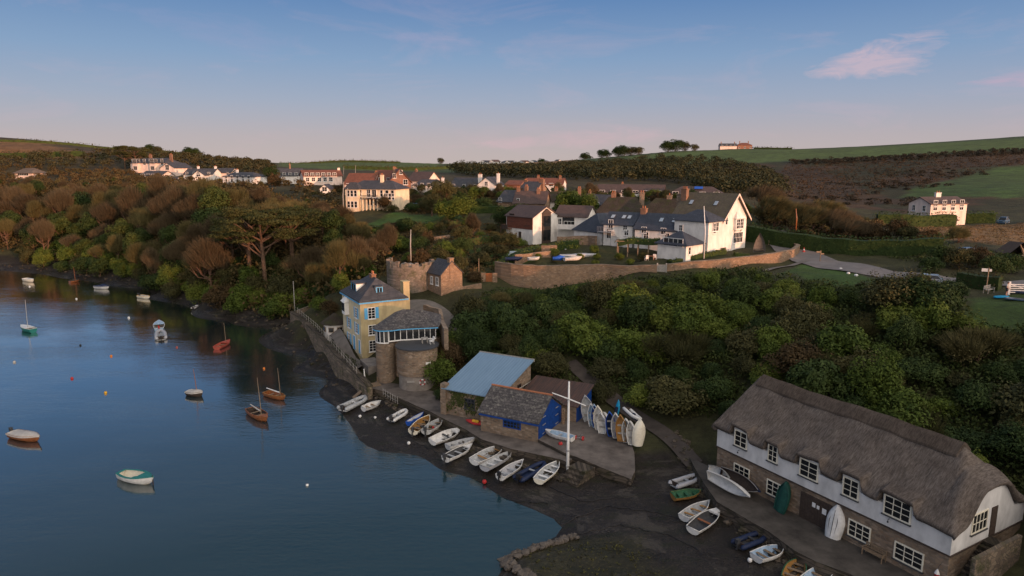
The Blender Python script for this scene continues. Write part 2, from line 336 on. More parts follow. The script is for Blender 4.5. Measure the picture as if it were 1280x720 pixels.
# bushy slope behind
CP+=[(16,76,2.6),(22,72,3.2),(28,73,5.5),(34,68,6.5),(40,62,7.0),(45,55,7.0),(12,86,5),(20,83,5.5),(4,88,4.6),(28,82,8.5),(36,78,10),(44,72,11),(52,64,10.5),(10,96,8),(20,95,9.5),(30,93,11.2),(40,90,13),(48,84,14.3),(56,76,14.8),(2,98,6.5),(-4,97,5.2),(5,108,9.2),(20,106,12),(32,105,13.6),(42,104,14.7),(55,90,15.3),(62,80,15.6),(70,70,15.6),(60,60,12),(60,45,10),(50,45,7.5)]
# lane between yellow house and tower, gardens
CP+=[(-15,100,4.6),(-13,106,6.6),(-15,112,8.2),(-20,112,7.6),(-27,116,6.8),(-9,104,6.2),(-7,112,9),(0,116,9.4),(-12,118,10),(-19,120,10.2),(-26,122,9.6),(-36,124,6.5),(-38,130,5),(-30,110,3.4),(-25,103,3.2),(-20,95,2.6)]
CP+=[(0,121.5,10.0),(8,123,10.6),(18,119,12.0),(28,116,13.2),(38,117.5,14.0),(48,121,14.7),(30,121,15.1),(37,121.5,15.5),(24,120.5,14.8),(43,126,15.8),(32,127,15.6),(5,128,13.4),(15,126,13.6),(25,124,14.6),(8,138,13.8),(-5,134,12.6),(-12,140,13.6),(20,138,14.6),(30,132,15.4),(42,130,16.0),(7,150,14.7),(20,150,15.6),(36,145,16.3),(50,140,16.2),(58,126,15.2),(62,108,15.3),(72,100,15.4),(-22,140,12.6),(-25,150,14.6),(-10,160,16.8)]
cy(500,300,152); cy(545,274,172); cy(465,264,188); cy(530,262,195); CP.append((-58,150,8)); CP.append((-70,170,10)); CP.append((-50,175,14.5)); CP.append((-90,185,9)); CP.append((-65,195,17)); CP.append((-110,215,12)); CP.append((-80,225,20))
CP+=[(-150,235,8),(-190,250,10),(-130,255,17),(-180,290,20),(-100,260,21),(-240,270,10),(-60,230,21),(-300,290,14)]
# left hill
for a in [(20,222,330),(0,246,290),(110,236,290),(190,223,305),(245,227,290),(295,231,275),(5,197,385),(100,195,385),(0,177,440),(60,179,450),(130,186,470),(200,190,480),(320,206,520),(-120,172,420),(-120,215,330),(-120,160,520),(100,180,540),(385,232,245),(330,236,240)]: cy(*a)
# middle distance
for a in [(500,232,260),(540,236,240),(610,244,225),(650,262,190),(700,262,175),(760,262,178),(850,256,170),(950,270,160),(620,222,330),(720,222,340),(800,222,330),(860,226,300)]: cy(*a)
for a in [(370,206,700),(430,201,720),(500,203,760),(580,206,800),(640,205,900),(700,204,900),(540,215,480),(620,211,600),(720,207,640),(770,196,720),(840,189,720),(930,186,720),(1000,187,700),(1080,183,680),(1150,179,660),(1210,176,640),(1280,171,620),(1420,160,600),(450,216,500)]: cy(*a)
for a in [(900,206,520),(1000,200,540),(1100,196,520),(1200,190,500),(1280,187,480),(1420,180,480),(960,222,420),(1050,222,400),(1150,212,410),(1280,205,390),(1000,246,290),(1100,248,280),(1200,240,280),(1280,238,270),(1420,235,270)]: cy(*a)
for a in [(1100,285,150),(1170,283,168),(1280,275,182),(1280,300,130),(1150,300,134),(1220,318,113),(1060,300,146),(1420,280,160),(1000,285,165),(1270,268,205),(1100,268,210)]: cy(*a)
CP+=[(90,85,15.8),(110,60,15.8),(140,100,16),(100,30,14),(70,20,9),(45,20,4),(25,20,1.2),(10,15,-0.5),(-20,10,-2.5),(-100,0,-3),(60,-20,5),(20,-20,-0.5),(-30,-30,-2.5)]
# ridge across the river mouth behind the viewpoint (throws the evening shadow over the creek)
for t in range(-9,6):
    bx,by=175+t*52,-53+t*52
    CP.append((bx,by,27.3 if t<3 else 30)); CP.append((bx+80,by-80,36)); CP.append((bx-70,by+70,2.0 if t<-1 else 12))
CP+=[(-600,-300,20),(-500,0,2),(-420,150,8),(-500,300,30),(-700,500,55),(700,0,40),(500,-400,40),(0,-600,40),(-500,-600,40),(600,300,45),(700,600,60),(-400,620,40),(0,1300,15),(600,1200,35),(-700,1100,25),(1200,600,50),(-1200,600,50)]
cp=np.array(CP,dtype=float)
keep=[0]
for i in range(1,len(cp)):
    if np.min(np.hypot(cp[keep,0]-cp[i,0],cp[keep,1]-cp[i,1]))>1.5: keep.append(i)
cp=cp[keep]
def phi(d2): return np.sqrt(d2+9.0)
D2=(cp[:,None,0]-cp[None,:,0])**2+(cp[:,None,1]-cp[None,:,1])**2
n_=len(cp); A=np.zeros((n_+1,n_+1)); A[:n_,:n_]=phi(D2)-np.eye(n_)*0.15; A[:n_,n_]=1; A[n_,:n_]=1
cw=np.linalg.solve(A,np.concatenate([cp[:,2],[0]]))
def Hs(x,y):
    x=np.asarray(x,dtype=float).ravel(); y=np.asarray(y,dtype=float).ravel(); out=np.zeros(len(x))
    for i in range(0,len(x),20000):
        d2=(x[i:i+20000,None]-cp[None,:,0])**2+(y[i:i+20000,None]-cp[None,:,1])**2
        out[i:i+20000]=phi(d2)@cw[:n_]+cw[n_]
    # small natural unevenness on land
    rough=0.22*np.sin(x*0.61+1.3*np.sin(y*0.23))*np.sin(y*0.53+1.7)
    out=out+rough*np.clip((out-2.6)/3,0,1)
    return np.clip(out,-4,90)
def H(x,y): return float(Hs([x],[y])[0])
def T(px,py,ymin=40,ymax=1500):
    "where the sight line first meets the ground"
    d=ray(px,py); ys=np.geomspace(ymin,ymax,700); t=ys/d[1]; xs=d[0]*t; zs=CH+d[2]*t
    hh=Hs(xs,ys); k=np.argmax(zs<hh) if np.any(zs<hh) else len(ys)-1
    k=max(k,1); a0=zs[k-1]-hh[k-1]; a1=zs[k]-hh[k]; u=a0/(a0-a1) if a0!=a1 else 0
    return (xs[k-1]+(xs[k]-xs[k-1])*u, ys[k-1]+(ys[k]-ys[k-1])*u, hh[k-1]+(hh[k]-hh[k-1])*u)
def inside(poly,x,y):
    r=np.zeros(len(x),bool); n=len(poly)
    for i in range(n):
        x0,y0=poly[i][0],poly[i][1]; x1,y1=poly[(i+1)%n][0],poly[(i+1)%n][1]
        c=((y0>y)!=(y1>y))
        with np.errstate(divide='ignore',invalid='ignore'): xi=(x1-x0)*(y-y0)/(y1-y0)+x0
        r^=(c&(x<xi))
    return r
def axis(a,b,st,lo,hi,gr):
    m=list(np.arange(a,b,st)); s=st; p=a; L_=[]
    while p>lo: s*=gr; p-=s; L_.append(p)
    s=st; p=m[-1]; R_=[]
    while p<hi: s*=gr; p+=s; R_.append(p)
    return np.array(L_[::-1]+m+R_)
gx=axis(-150,120,1.5,-2600,2600,1.07); gy=axis(44,215,1.5,-700,3200,1.045)
X,Y=np.meshgrid(gx,gy); xf=X.ravel(); yf=Y.ravel(); zf=Hs(xf,yf)
nx,ny=len(gx),len(gy)
idx=np.arange(nx*ny).reshape(ny,nx)
fc=np.stack([idx[:-1,:-1].ravel(),idx[:-1,1:].ravel(),idx[1:,1:].ravel(),idx[1:,:-1].ravel()],1)
# ground cover by zone (real colours)
cv=np.zeros((len(xf),4)); cv[:,3]=1
def zone(m,c): cv[m,:3]=c
zone(zf>-99,(0.045,0.048,0.020))
zone((yf>230),(0.050,0.046,0.024))
zone((yf>420),(0.048,0.075,0.028))
zone((zf<2.6)&(xf<-38),(0.026,0.024,0.018))
zone(zf<1.5,(0.030,0.026,0.023))
zone(zf<-0.4,(0.022,0.026,0.024))
def zp(pts,c,ymin=40): zone(inside([T(p[0],p[1],ymin) if len(p)==2 else V(*p) for p in pts],xf,yf),c)
BRK=(0.058,0.038,0.020); GRS=(0.048,0.095,0.02); DRY=(0.20,0.125,0.062)
zone((xf<-100)&(yf>400),(0.055,0.046,0.026))
zone(inside([(80,300),(130,520),(330,560),(600,500),(600,240),(300,200),(120,215)],xf,yf),BRK)
mt_=np.sin(xf*0.045+2*np.sin(yf*0.021))*np.sin(yf*0.035+1.5*np.sin(xf*0.017))+0.5*np.sin(xf*0.13)*np.sin(yf*0.11)
zone(inside([(80,300),(130,520),(330,560),(600,500),(600,240),(300,200),(120,215)],xf,yf)&(mt_<-0.1),(0.034,0.036,0.015))
zone(inside([V(a,b,c) for a,b,c in [(770,200,700),(930,190,690),(1280,175,600),(1500,170,600),(1500,185,480),(1280,187,480),(1200,190,500),(1100,196,520),(1000,200,540),(900,206,530)]],xf,yf),(0.075,0.12,0.034))
zone(inside([V(a,b,c) for a,b,c in [(1120,250,280),(1160,232,320),(1230,212,380),(1290,203,395),(1500,195,400),(1500,240,270),(1290,245,250)]],xf,yf),(0.05,0.092,0.024))
zone(inside([V(a,b,c) for a,b,c in [(985,200,540),(1050,222,400),(1085,240,300),(1010,245,295),(960,222,420)]],xf,yf),(0.050,0.036,0.022))
zone(inside([V(a,b,c) for a,b,c in [(1125,288,150),(1180,284,163),(1300,280,170),(1500,285,150),(1500,320,105),(1290,312,118),(1200,303,130),(1140,298,138)]],xf,yf),DRY)
zone(inside([V(a,b,c) for a,b,c in [(-200,175,425),(0,176.5,442),(60,181,445),(112,192,420),(112,197,378),(0,199,372),(-200,199,375)]],xf,yf),(0.16,0.095,0.045))
zone(inside([V(a,b,c) for a,b,c in [(350,206,650),(440,201,720),(560,207,780),(500,222,420),(350,222,420)]],xf,yf),(0.07,0.11,0.032))
zone(inside([V(a,b,c) for a,b,c in [(560,206,800),(720,204,900),(720,208,700),(610,210,640)]],xf,yf),(0.20,0.135,0.07))
zone(inside([(-12,166),(-13,178),(-32,183),(-38,172),(-28,164)],xf,yf),GRS)
zone(inside([V(a,b,c) for a,b,c in [(975,340,108),(1000,327,116),(1030,325,118),(1095,350,98),(1060,362,94)]],xf,yf),GRS)
zone(inside([V(a,b,c) for a,b,c in [(1205,398,74),(1215,375,84),(1290,372,84),(1400,375,84),(1400,405,70)]],xf,yf),(0.045,0.085,0.018))
zone(inside([(-1,119),(10,121),(18,118),(17,113),(4,116)],xf,yf),GRS)
zone(inside([(2,142),(5,128),(-6,130),(-10,144)],xf,yf),GRS)
# seaweed and stones on the foreshore by the groyne
zone(inside([W(a,b,0.3) for a,b in [(632,690),(720,668),(790,672),(820,700),(860,735),(660,735)]],xf,yf),(0.045,0.043,0.022))
t=NT('ground'); a=t.n('ShaderNodeAttribute',attribute_name='cover'); p=t.pos()
n1=t.noise(p,0.16,8,0.7); n2=t.noise(p,1.5,6,0.7); n3=t.noise(p,0.02,6,0.65)
k=t.mix(0.9,a.outputs['Color'],t.ramp(n1,[(0.28,(0.45,0.42,0.42)),(0.7,(1.35,1.3,1.2))]),'MULTIPLY')
k=t.mix(0.8,k,t.ramp(n2,[(0.28,(0.5,)*3),(0.72,(1.25,)*3)]),'MULTIPLY')
k=t.mix(0.6,k,t.ramp(n3,[(0.35,(0.65,0.6,0.6)),(0.65,(1.15,)*3)]),'MULTIPLY')
sp_=t.n('ShaderNodeSeparateXYZ'); t.l(p,sp_.inputs[0])
low=t.ramp(t.math('MULTIPLY',sp_.outputs[2],0.5),[(0.55,(1,1,1)),(0.75,(0,0,0))])
vo=t.n('ShaderNodeTexVoronoi'); vo.inputs['Scale'].default_value=2.6; t.l(p,vo.inputs['Vector'])
peb=t.ramp(vo.outputs['Distance'],[(0.05,(1.9,1.8,1.7)),(0.3,(0.85,)*3)])
weedm=t.ramp(t.noise(t.mapv(p,(0.5,1.4,1),(0,0,R(35))),0.55,8,0.75),[(0.5,(0,0,0)),(0.62,(1,1,1))])
shore=t.mix(t.math('MULTIPLY',weedm,0.85),t.mix(1.0,k,peb,'MULTIPLY'),(0.016,0.017,0.008))
line=t.ramp(t.noise(t.mapv(p,(0.25,0.25,5.0)),0.9,6,0.7),[(0.54,(0,0,0)),(0.6,(1,1,1))])
shore=t.mix(t.math('MULTIPLY',line,0.5),shore,(0.075,0.066,0.055))
k=t.mix(low,k,shore); t.color(k)
wet=t.ramp(sp_.outputs[2],[(0.25,(0.33,)*3),(0.9,(0.93,)*3)]); pud=t.ramp(t.noise(t.mapv(p,(1,1.6,1),(0,0,R(25))),0.22,6,0.65),[(0.53,(1,1,1)),(0.6,(0.12,)*3)]); wet=t.mix(t.mix(0.9,(0,0,0),low),wet,t.mix(1.0,wet,pud,'MULTIPLY')); t.l(wet,t.b.inputs['Roughness'])
t.bump(t.math('ADD',n2,t.noise(p,5,4)),0.6,0.25)
go=npmesh('ground',np.stack([xf,yf,zf],1),fc,t.mat,smooth=True)
at=go.data.color_attributes.new('cover','FLOAT_COLOR','POINT'); at.data.foreach_set('color',cv.ravel().astype(np.float32))
tag(go,'grass, bracken and mud ground from foreshore up to the hill ridges','ground',kind='structure')
# water
t=NT('creek water'); p=t.pos(); b=t.b
wc=t.ramp(t.noise(p,0.03,4),[(0.35,(0.004,0.026,0.036)),(0.7,(0.007,0.034,0.045))])
f1=t.noise(t.mapv(p,(0.9,1.6,1),(0,0,R(14))),1.5,4,0.65); f2=t.noise(t.mapv(p,(0.35,1.1,1),(0,0,R(-12))),0.5,5,0.65)
cal=t.ramp(t.noise(t.mapv(p,(0.5,1.0,1),(0,0,R(20))),0.07,4,0.6),[(0.42,(0.35,)*3),(0.6,(1,)*3)])
h=t.math('ADD',t.math('MULTIPLY',f1,0.5),f2)
x=t.n('ShaderNodeBump'); x.inputs['Distance'].default_value=0.10; t.l(t.math('MULTIPLY',cal,0.6),x.inputs['Strength']); t.l(h,x.inputs['Height'])
df=t.n('ShaderNodeBsdfDiffuse'); t.l(wc,df.inputs['Color']); gl=t.n('ShaderNodeBsdfGlossy'); gl.inputs['Roughness'].default_value=0.03; gl.inputs['Color'].default_value=(0.94,0.90,0.83,1); t.l(x.outputs[0],gl.inputs['Normal'])
lw=t.n('ShaderNodeLayerWeight'); lw.inputs['Blend'].default_value=0.5; fz=t.ramp(lw.outputs['Facing'],[(0.0,(0.04,)*3),(0.40,(0.07,)*3),(0.52,(0.14,)*3),(0.62,(0.32,)*3),(0.74,(0.72,)*3),(0.9,(0.97,)*3)])
mx=t.n('ShaderNodeMixShader'); t.l(fz,mx.inputs[0]); t.l(df.outputs[0],mx.inputs[1]); t.l(gl.outputs[0],mx.inputs[2]); t.l(mx.outputs[0],t.t.nodes['Material Output'].inputs['Surface'])
mb=MB(); mb.add([(-1200,-700,0),(400,-700,0),(400,420,0),(-1200,420,0)],[(0,1,2,3)])
tag(mb.build('water',t.mat),'calm blue tidal creek water with faint ripples','water',kind='structure')
# ---------------------------------------------------------------- houses
def ptx(px,Y,z): return ((px-640)/F*(Y*cP-(z-CH)*sP),Y)
def fbox(mb,dims,face,u0,u1,z0,z1,p0,p1,m=0):
    w_,d_=dims
    if face=='F': mb.box(u0,u1,-p1,-p0,z0,z1,m)
    elif face=='B': mb.box(u0,u1,d_+p0,d_+p1,z0,z1,m)
    elif face=='L': mb.box(-p1,-p0,u0,u1,z0,z1,m)
    else: mb.box(w_+p0,w_+p1,u0,u1,z0,z1,m)
def window(root,dims,face,u,z,ww,hh,frame=None,bars=(1,1),sill=True,shutters=None,fw=0.09,pname='window'):
    "casement: proud frame with glazing bars, dark pane behind them, sill under"
    mb=MB(); u0,u1,z0,z1=u-ww/2,u+ww/2,z,z+hh
    fbox(mb,dims,face,u0-fw,u0,z0-fw,z1+fw,0.0,0.07); fbox(mb,dims,face,u1,u1+fw,z0-fw,z1+fw,0.0,0.07)
    fbox(mb,dims,face,u0,u1,z0-fw,z0,0.0,0.068); fbox(mb,dims,face,u0,u1,z1,z1+fw,0.0,0.068)
    for i in range(bars[0]):
        c=u0+ww*(i+1)/(bars[0]+1); fbox(mb,dims,face,c-0.03,c+0.03,z0,z1,0.0,0.055)
    for i in range(bars[1]):
        c=z0+hh*(i+1)/(bars[1]+1); fbox(mb,dims,face,u0,u1,c-0.025,c+0.025,0.0,0.05)
    o=mb.build(pname,frame or M['wpaint'],root)
    g=MB(); fbox(g,dims,face,u0,u1,z0,z1,-0.02,0.025); g.build('pane',M['glass'],o)
    if sill:
        s=MB(); fbox(s,dims,face,u0-fw-0.08,u1+fw+0.08,z0-fw-0.09,z0-fw-0.003,-0.01,0.15); s.build('sill',M['dgrey'] if sill=='dark' else (frame or M['wpaint']),o)
    if shutters:
        for e in (u0-fw-0.02-ww*0.5,u1+fw+0.02):
            s=MB(); fbox(s,dims,face,e,e+ww*0.5,z0-0.05,z1+0.05,0.0,0.06)
            for k in range(6): fbox(s,dims,face,e+0.06,e+ww*0.5-0.06,z0+hh*(k+0.2)/6,z0+hh*(k+0.7)/6,0.06,0.075)
            s.build('shutter',shutters,o)
    return o
def door(root,dims,face,u,ww,hh,mat,z=0.0,name='door'):
    mb=MB(); fbox(mb,dims,face,u-ww/2,u+ww/2,z,z+hh,-0.02,0.05)
    for k in (-1,1): fbox(mb,dims,face,u+k*ww*0.24-ww*0.15,u+k*ww*0.24+ww*0.15,z+hh*0.12,z+hh*0.85,0.05,0.07)
    o=mb.build(name,mat,root)
    f=MB(); fbox(f,dims,face,u-ww/2-0.09,u-ww/2,z,z+hh+0.09,0,0.075); fbox(f,dims,face,u+ww/2,u+ww/2+0.09,z,z+hh+0.09,0,0.075); fbox(f,dims,face,u-ww/2,u+ww/2,z+hh,z+hh+0.09,0,0.073)
    f.build('door_frame',M['wpaint'],o); return o
def roof_gable(mb,w_,d_,h,rise,axis,o=0.35,t=0.16):
    if axis=='x':
        sl=rise/(d_/2); P=lambda u,x,z:(x,u,z); D_,Wd=d_,w_
    else:
        sl=rise/(w_/2); P=lambda u,x,z:(u,x,z); D_,Wd=w_,d_
    pr=[(-o,h-o*sl),(D_/2,h+rise),(D_+o,h-o*sl)]; n=0.02; vs=[]
    for x in (-o,Wd+o):
        for (u,z) in pr: vs.append(P(u,x,z+n))
        for (u,z) in pr: vs.append(P(u,x,z+n+t))
    fs=[(3,4,10,9),(4,5,11,10),(0,6,7,1),(1,7,8,2),(0,3,9,6),(2,8,11,5),(0,1,4,3),(1,2,5,4),(6,9,10,7),(7,10,11,8)]
    mb.add(vs,fs)
    return P
def roof_hip(mb,w_,d_,h,rise,o=0.35,inset=None,t=0.14):
    if w_>=d_:
        i=inset if inset is not None else d_/2; r=[(i,d_/2),(w_-i,d_/2)]
    else:
        i=inset if inset is not None else w_/2; r=[(w_/2,i),(w_/2,d_-i)]
    e=[(-o,-o),(w_+o,-o),(w_+o,d_+o),(-o,d_+o)]; sl=0.5*rise/min(w_,d_)*2
    zz=h-o*sl*0.6; vs=[(x,y,zz) for x,y in e]+[(x,y,zz+t) for x,y in e]+[(x,y,h+rise) for x,y in r]
    fs=[(0,3,2,1),(0,1,5,4),(1,2,6,5),(2,3,7,6),(3,0,4,7)]
    if w_>=d_: fs+=[(4,5,9,8),(5,6,9),(6,7,8,9),(7,4,8)]
    else: fs+=[(4,5,8),(5,6,9,8),(6,7,9),(7,4,8,9)]
    mb.add(vs,fs); return r
def chimney(roof,x,y,ztop,zb,sx=0.9,sy=0.6,mat=None,pots=2):
    mb=MB(); mb.box(x-sx/2,x+sx/2,y-sy/2,y+sy/2,zb,ztop); mb.box(x-sx/2-0.07,x+sx/2+0.07,y-sy/2-0.07,y+sy/2+0.07,ztop,ztop+0.14)
    c=mb.build('chimney',mat or M['chim'],roof)
    for i in range(pots):
        p=MB(); q=x+(i-(pots-1)/2)*sx/max(pots,1)*0.9; p.tube([(q,y,ztop+0.14),(q,y,ztop+0.6)],[0.13,0.10],7); p.build('chimney_pot',M['pot'],c)
def house(name,label,L,Rr,base,eave,ridge,d,axis='x',wall='white',roof='slate',wins=(),chims=(),cat='house',group=None,doors=(),inset=None,over=0.35,base2=1.5,zb=None,h=None,rise=None,frame=None):
    """L,Rr: (photo column, distance) of the front wall's bottom corners; base/eave/ridge: photo rows at the mean distance"""
    Ym=(L[1]+Rr[1])/2; pm=(L[0]+Rr[0])/2
    z0=V(pm,base,Ym)[2] if zb is None else zb
    a=ptx(L[0],L[1],z0); b=ptx(Rr[0],Rr[1],z0); w_=math.hypot(b[0]-a[0],b[1]-a[1]); rz=math.atan2(b[1]-a[1],b[0]-a[0])
    h=V(pm,eave,Ym)[2]-z0 if h is None else h
    if rise is None:
        Yr=Ym+d/2*math.cos(rz); rise=max(0.8,V(pm,ridge,Yr)[2]-z0-h)
    root=empty(name,(a[0],a[1],z0),rz,label,cat,group); dims=(w_,d); wm_=M[wall] if isinstance(wall,str) else wall
    mb=MB()
    if axis=='hip': mb.prism([(0,0),(w_,0),(w_,d),(0,d)],-base2,h)
    elif axis=='x':
        pr=[(0,-base2),(d,-base2),(d,h),(d/2,h+rise),(0,h)]
        vs=[(0,u,z) for u,z in pr]+[(w_,u,z) for u,z in pr]; mb.add(vs,[(i,(i+1)%5,5+(i+1)%5,5+i) for i in range(5)]+[(4,3,2,1,0),(5,6,7,8,9)])
    else:
        pr=[(0,-base2),(w_,-base2),(w_,h),(w_/2,h+rise),(0,h)]
        vs=[(u,0,z) for u,z in pr]+[(u,d,z) for u,z in pr]; mb.add(vs,[(i,(i+1)%5,5+(i+1)%5,5+i) for i in range(5)]+[(4,3,2,1,0),(5,6,7,8,9)])
    mb.build('wall',wm_,root)
    rb=MB()
    if axis=='hip': roof_hip(rb,w_,d,h,rise,over,inset)
    else: roof_gable(rb,w_,d,h,rise,axis,over)
    ro=rb.build('roof',M[roof] if isinstance(roof,str) else roof,root)
    for c in chims:
        cx_,cyy,ht=c[0]*w_,c[1]*d,c[2]; kw=c[3] if len(c)>3 else {}
        chimney(ro,cx_,cyy,h+rise+ht,h*0.6,**kw)
    for q in wins:
        fc_,u,z,ww,hh=q[:5]; kw=dict(q[5]) if len(q)>5 else {}
        U=u*(w_ if fc_ in 'FB' else d) if u<=1 else u
        if frame is not None: kw.setdefault('frame',frame)
        window(root,dims,fc_,U,z*h if z<1 else z,ww,hh,**kw)
    for q in doors:
        fc_,u,ww,hh,m_=q[:5]; door(root,dims,fc_,u*(w_ if fc_ in 'FB' else d),ww,hh,M[m_],*(q[5:]))
    root['_']=0; del root['_']
    root_dims[root.name]=(w_,d,h,rise)
    return root
root_dims={}
def row(face,n,z,ww,hh,a=0.12,b=0.88,**kw): return [(face,a+(b-a)*i/max(1,n-1) if n>1 else (a+b)/2,z,ww,hh,kw) for i in range(n)]
# --- the brick and white house above the curved garden wall
hA=house('gabled_house','white and brick gabled house with a tall glazed bay in its pink lit gable',(633,155),(666,148.5),301,270.5,257.5,7.9,'x','white','slatebrown',
  wins=[('F',0.22,0.8,1.5,1.5,dict(bars=(1,0),frame=M['darkwood'])),('F',0.8,0.7,1.3,1.7,dict(bars=(1,0),frame=M['darkwood'])),('F',0.78,3.5,1.5,1.4,dict(bars=(1,0),frame=M['darkwood'])),('F',0.12,3.4,1.0,1.3,dict(bars=(1,0),frame=M['darkwood']))],
  doors=[('F',0.53,1.0,2.1,'darkwood')])
w_,d_,h_,r_=root_dims[hA.name]
mb=MB(); mb.box(0.25,w_-0.02,-0.12,-0.004,2.75,h_-0.05); mb.build('tile_cladding',M['tilehang'],hA)
mb=MB(); mb.box(-0.15,2.0,-1.35,-0.13,2.45,2.62); mb.box(-0.15,2.0,-1.35,-1.27,2.62,3.5); mb.box(-0.15,-0.07,-1.27,-0.13,2.62,3.5); mb.build('balcony',M['darkwood'],hA)
bay=MB(); bay.box(w_+0.0,w_+0.35,2.7,5.2,-0.5,6.2); bay.add([(w_,2.5,6.2),(w_+0.5,2.5,6.2),(w_+0.5,5.4,6.2),(w_,5.4,6.2),(w_,3.95,7.2),(w_+0.5,3.95,7.2)],[(0,1,5,4),(2,3,4,5),(1,2,5),(0,4,3),(0,3,2,1)])
by_=bay.build('glazed_bay',M['darkwood'],hA)
for z in (0.2,3.3):
    g=MB(); 
    for k in range(2): g.box(w_+0.352,w_+0.37,2.85+k*1.15,3.9+k*1.15,z,z+2.3)
    g.build('pane',M['glass'],by_)
hB=house('house_wing','low slate roofed wing with balcony joined to the right of the brick and white house',(694,154),(733,151),298,270.5,257.5,7,'x','white','slatebrown',
  wins=[('F',0.12,2.9,1.1,1.4),('F',0.42,2.6,2.6,2.0,dict(bars=(2,0),frame=M['darkwood'])),('F',0.45,0.4,2.4,1.8,dict(bars=(2,0)))])
mb=MB(); mb.box(1.2,5.6,-2.2,-0.02,2.2,2.35); [mb.box(x,x+0.1,-2.2,-2.1,-1,2.2) for x in (1.25,5.45)]; mb.box(1.2,5.6,-2.2,-2.1,2.35,3.3); mb.build('balcony',M['white'],hB)
mb=MB()
for k in range(10): mb.box(5.7+k*0.28,5.98+k*0.28,-2.0,-0.9,-1,2.2-k*0.24)
mb.build('outside_stair',M['white'],hB)
# --- the inn
A45=R(-47)
def blk(px,Y,z,w_,d_,ang=A45):
    "bottom front right corner seen at column px -> left corner"
    c=ptx(px,Y,z); l=(c[0]-math.cos(ang)*w_,c[1]-math.sin(ang)*w_); return c,l
def house2(name,label,px,Y,z,w_,d_,h,rise,ang,**kw):
    c,l=blk(px,Y,z,w_,d_,ang)
    inv=lambda p:(640+F*p[0]/(p[1]*cP-(z-CH)*sP),p[1])
    return house(name,label,inv(l),inv(c),0,0,0,d_,zb=z,h=h,rise=rise,**kw)
inn=house2('village_inn','large white inn with mossy steep roof and pink lit gable above the lane',901.5,127,15.9,10.6,8.8,5.9,4.3,A45,axis='x',wall='white',roof='mossroof',over=0.6,
  wins=[('F',0.62,3.0,1.0,1.2),('R',0.67,1.0,3.3,1.9,dict(bars=(5,1))),('R',0.15,0.8,0.6,2.0,dict(bars=(0,2)))],chims=[(0.02,0.35,0.7,dict(sx=1.2,sy=0.9,pots=3)),(-0.12,0.5,-0.4,dict(sx=1.7,sy=1.3,mat=M['rubble'],pots=0))])
w_,d_,h_,r_=root_dims[inn.name]
ob=MB(); ob.box(w_,w_+0.55,3.9,7.1,3.5,5.7); ob.add([(w_,3.7,5.7),(w_+0.75,3.7,5.7),(w_+0.75,7.3,5.7),(w_,7.3,5.7),(w_,5.0,7.0),(w_,6.0,7.0)],[(0,1,4),(1,2,5,4),(2,3,5),(0,3,2,1)])
for y in (4.3,6.6): ob.add([(w_,y,2.9),(w_,y+0.15,2.9),(w_+0.5,y,3.5),(w_+0.5,y+0.15,3.5),(w_,y,3.5),(w_,y+0.15,3.5)],[(0,1,3,2),(0,2,4),(1,5,3)])
oo=ob.build('oriel_window',M['white'],inn)
for k in range(2):
    g=MB(); g.box(w_+0.552,w_+0.57,4.2+k*1.35,5.3+k*1.35,3.8,5.5); p=g.build('pane',M['glass'],oo)
    f=MB(); y0=4.2+k*1.35
    for yy in (y0-0.06,y0+0.52,y0+1.1): f.box(w_+0.552,w_+0.61,yy-0.04,yy+0.04,3.72,5.58)
    for zz in (3.75,4.35,4.95,5.55): f.box(w_+0.552,w_+0.60,y0-0.02,y0+1.06,zz-0.03,zz+0.03)
    f.build('window_frame',M['wpaint'],oo)
bb=MB()
sl=r_/(d_/2)
for s in (0,1):
    u0=-0.75 if s==0 else d_+0.75; u1=d_/2; z0_=h_-0.75*sl+0.03; z1_=h_+r_+0.03
    bb.add([(w_+0.605,u0,z0_-0.2),(w_+0.605,u1,z1_-0.2),(w_+0.605,u1,z1_+0.2),(w_+0.605,u0,z0_+0.2),(w_+0.68,u0,z0_-0.2),(w_+0.68,u1,z1_-0.2),(w_+0.68,u1,z1_+0.2),(w_+0.68,u0,z0_+0.2)],[(0,3,2,1),(4,5,6,7),(0,1,5,4),(3,7,6,2),(0,4,7,3),(1,2,6,5)])
bb.build('bargeboard',M['pinkw'],inn)
def skylight(root,w_,d_,h,rise,us,axis='x',v=0.55):
    n=Vector((0,-rise,d_/2)).normalized(); sl=math.atan2(rise,d_/2)
    for u in us:
        y=v*d_/2; z=h+rise*v+0.24
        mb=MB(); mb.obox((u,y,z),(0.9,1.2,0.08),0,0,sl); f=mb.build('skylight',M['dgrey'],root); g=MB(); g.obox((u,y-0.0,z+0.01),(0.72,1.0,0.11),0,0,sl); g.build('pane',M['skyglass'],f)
M['skyglass']=plain('sky tinted glass',(0.30,0.36,0.42),0.08,0.15,2,spec=0.6)  # pale sky reflection painted into the glass colour
skylight(inn,w_,d_,h_,r_,[2.2,7.6])
hp=house2('inn_hipped_wing','two storey white wing with hipped slate roof in front of the inn gable',884,123,15.75,7.2,5.8,5.7,2.0,A45,axis='hip',wall='white',roof='slateblue',
  wins=[('R',0.35,3.6,0.8,1.7,dict(bars=(0,1))),('R',0.4,0.7,2.0,1.5,dict(bars=(3,1))),('F',0.2,3.8,0.7,1.0)])
lo=house2('inn_garden_room','single storey white garden room with pyramid slate roof nearest the garden wall',857,119,15.1,6.0,5.4,2.6,2.2,A45,axis='hip',wall='white',roof='slateblue',wins=[('F',0.55,0.9,3.9,1.3,dict(bars=(3,0))),('R',0.2,1.0,0.6,1.2,dict(bars=(0,1)))],over=0.45)
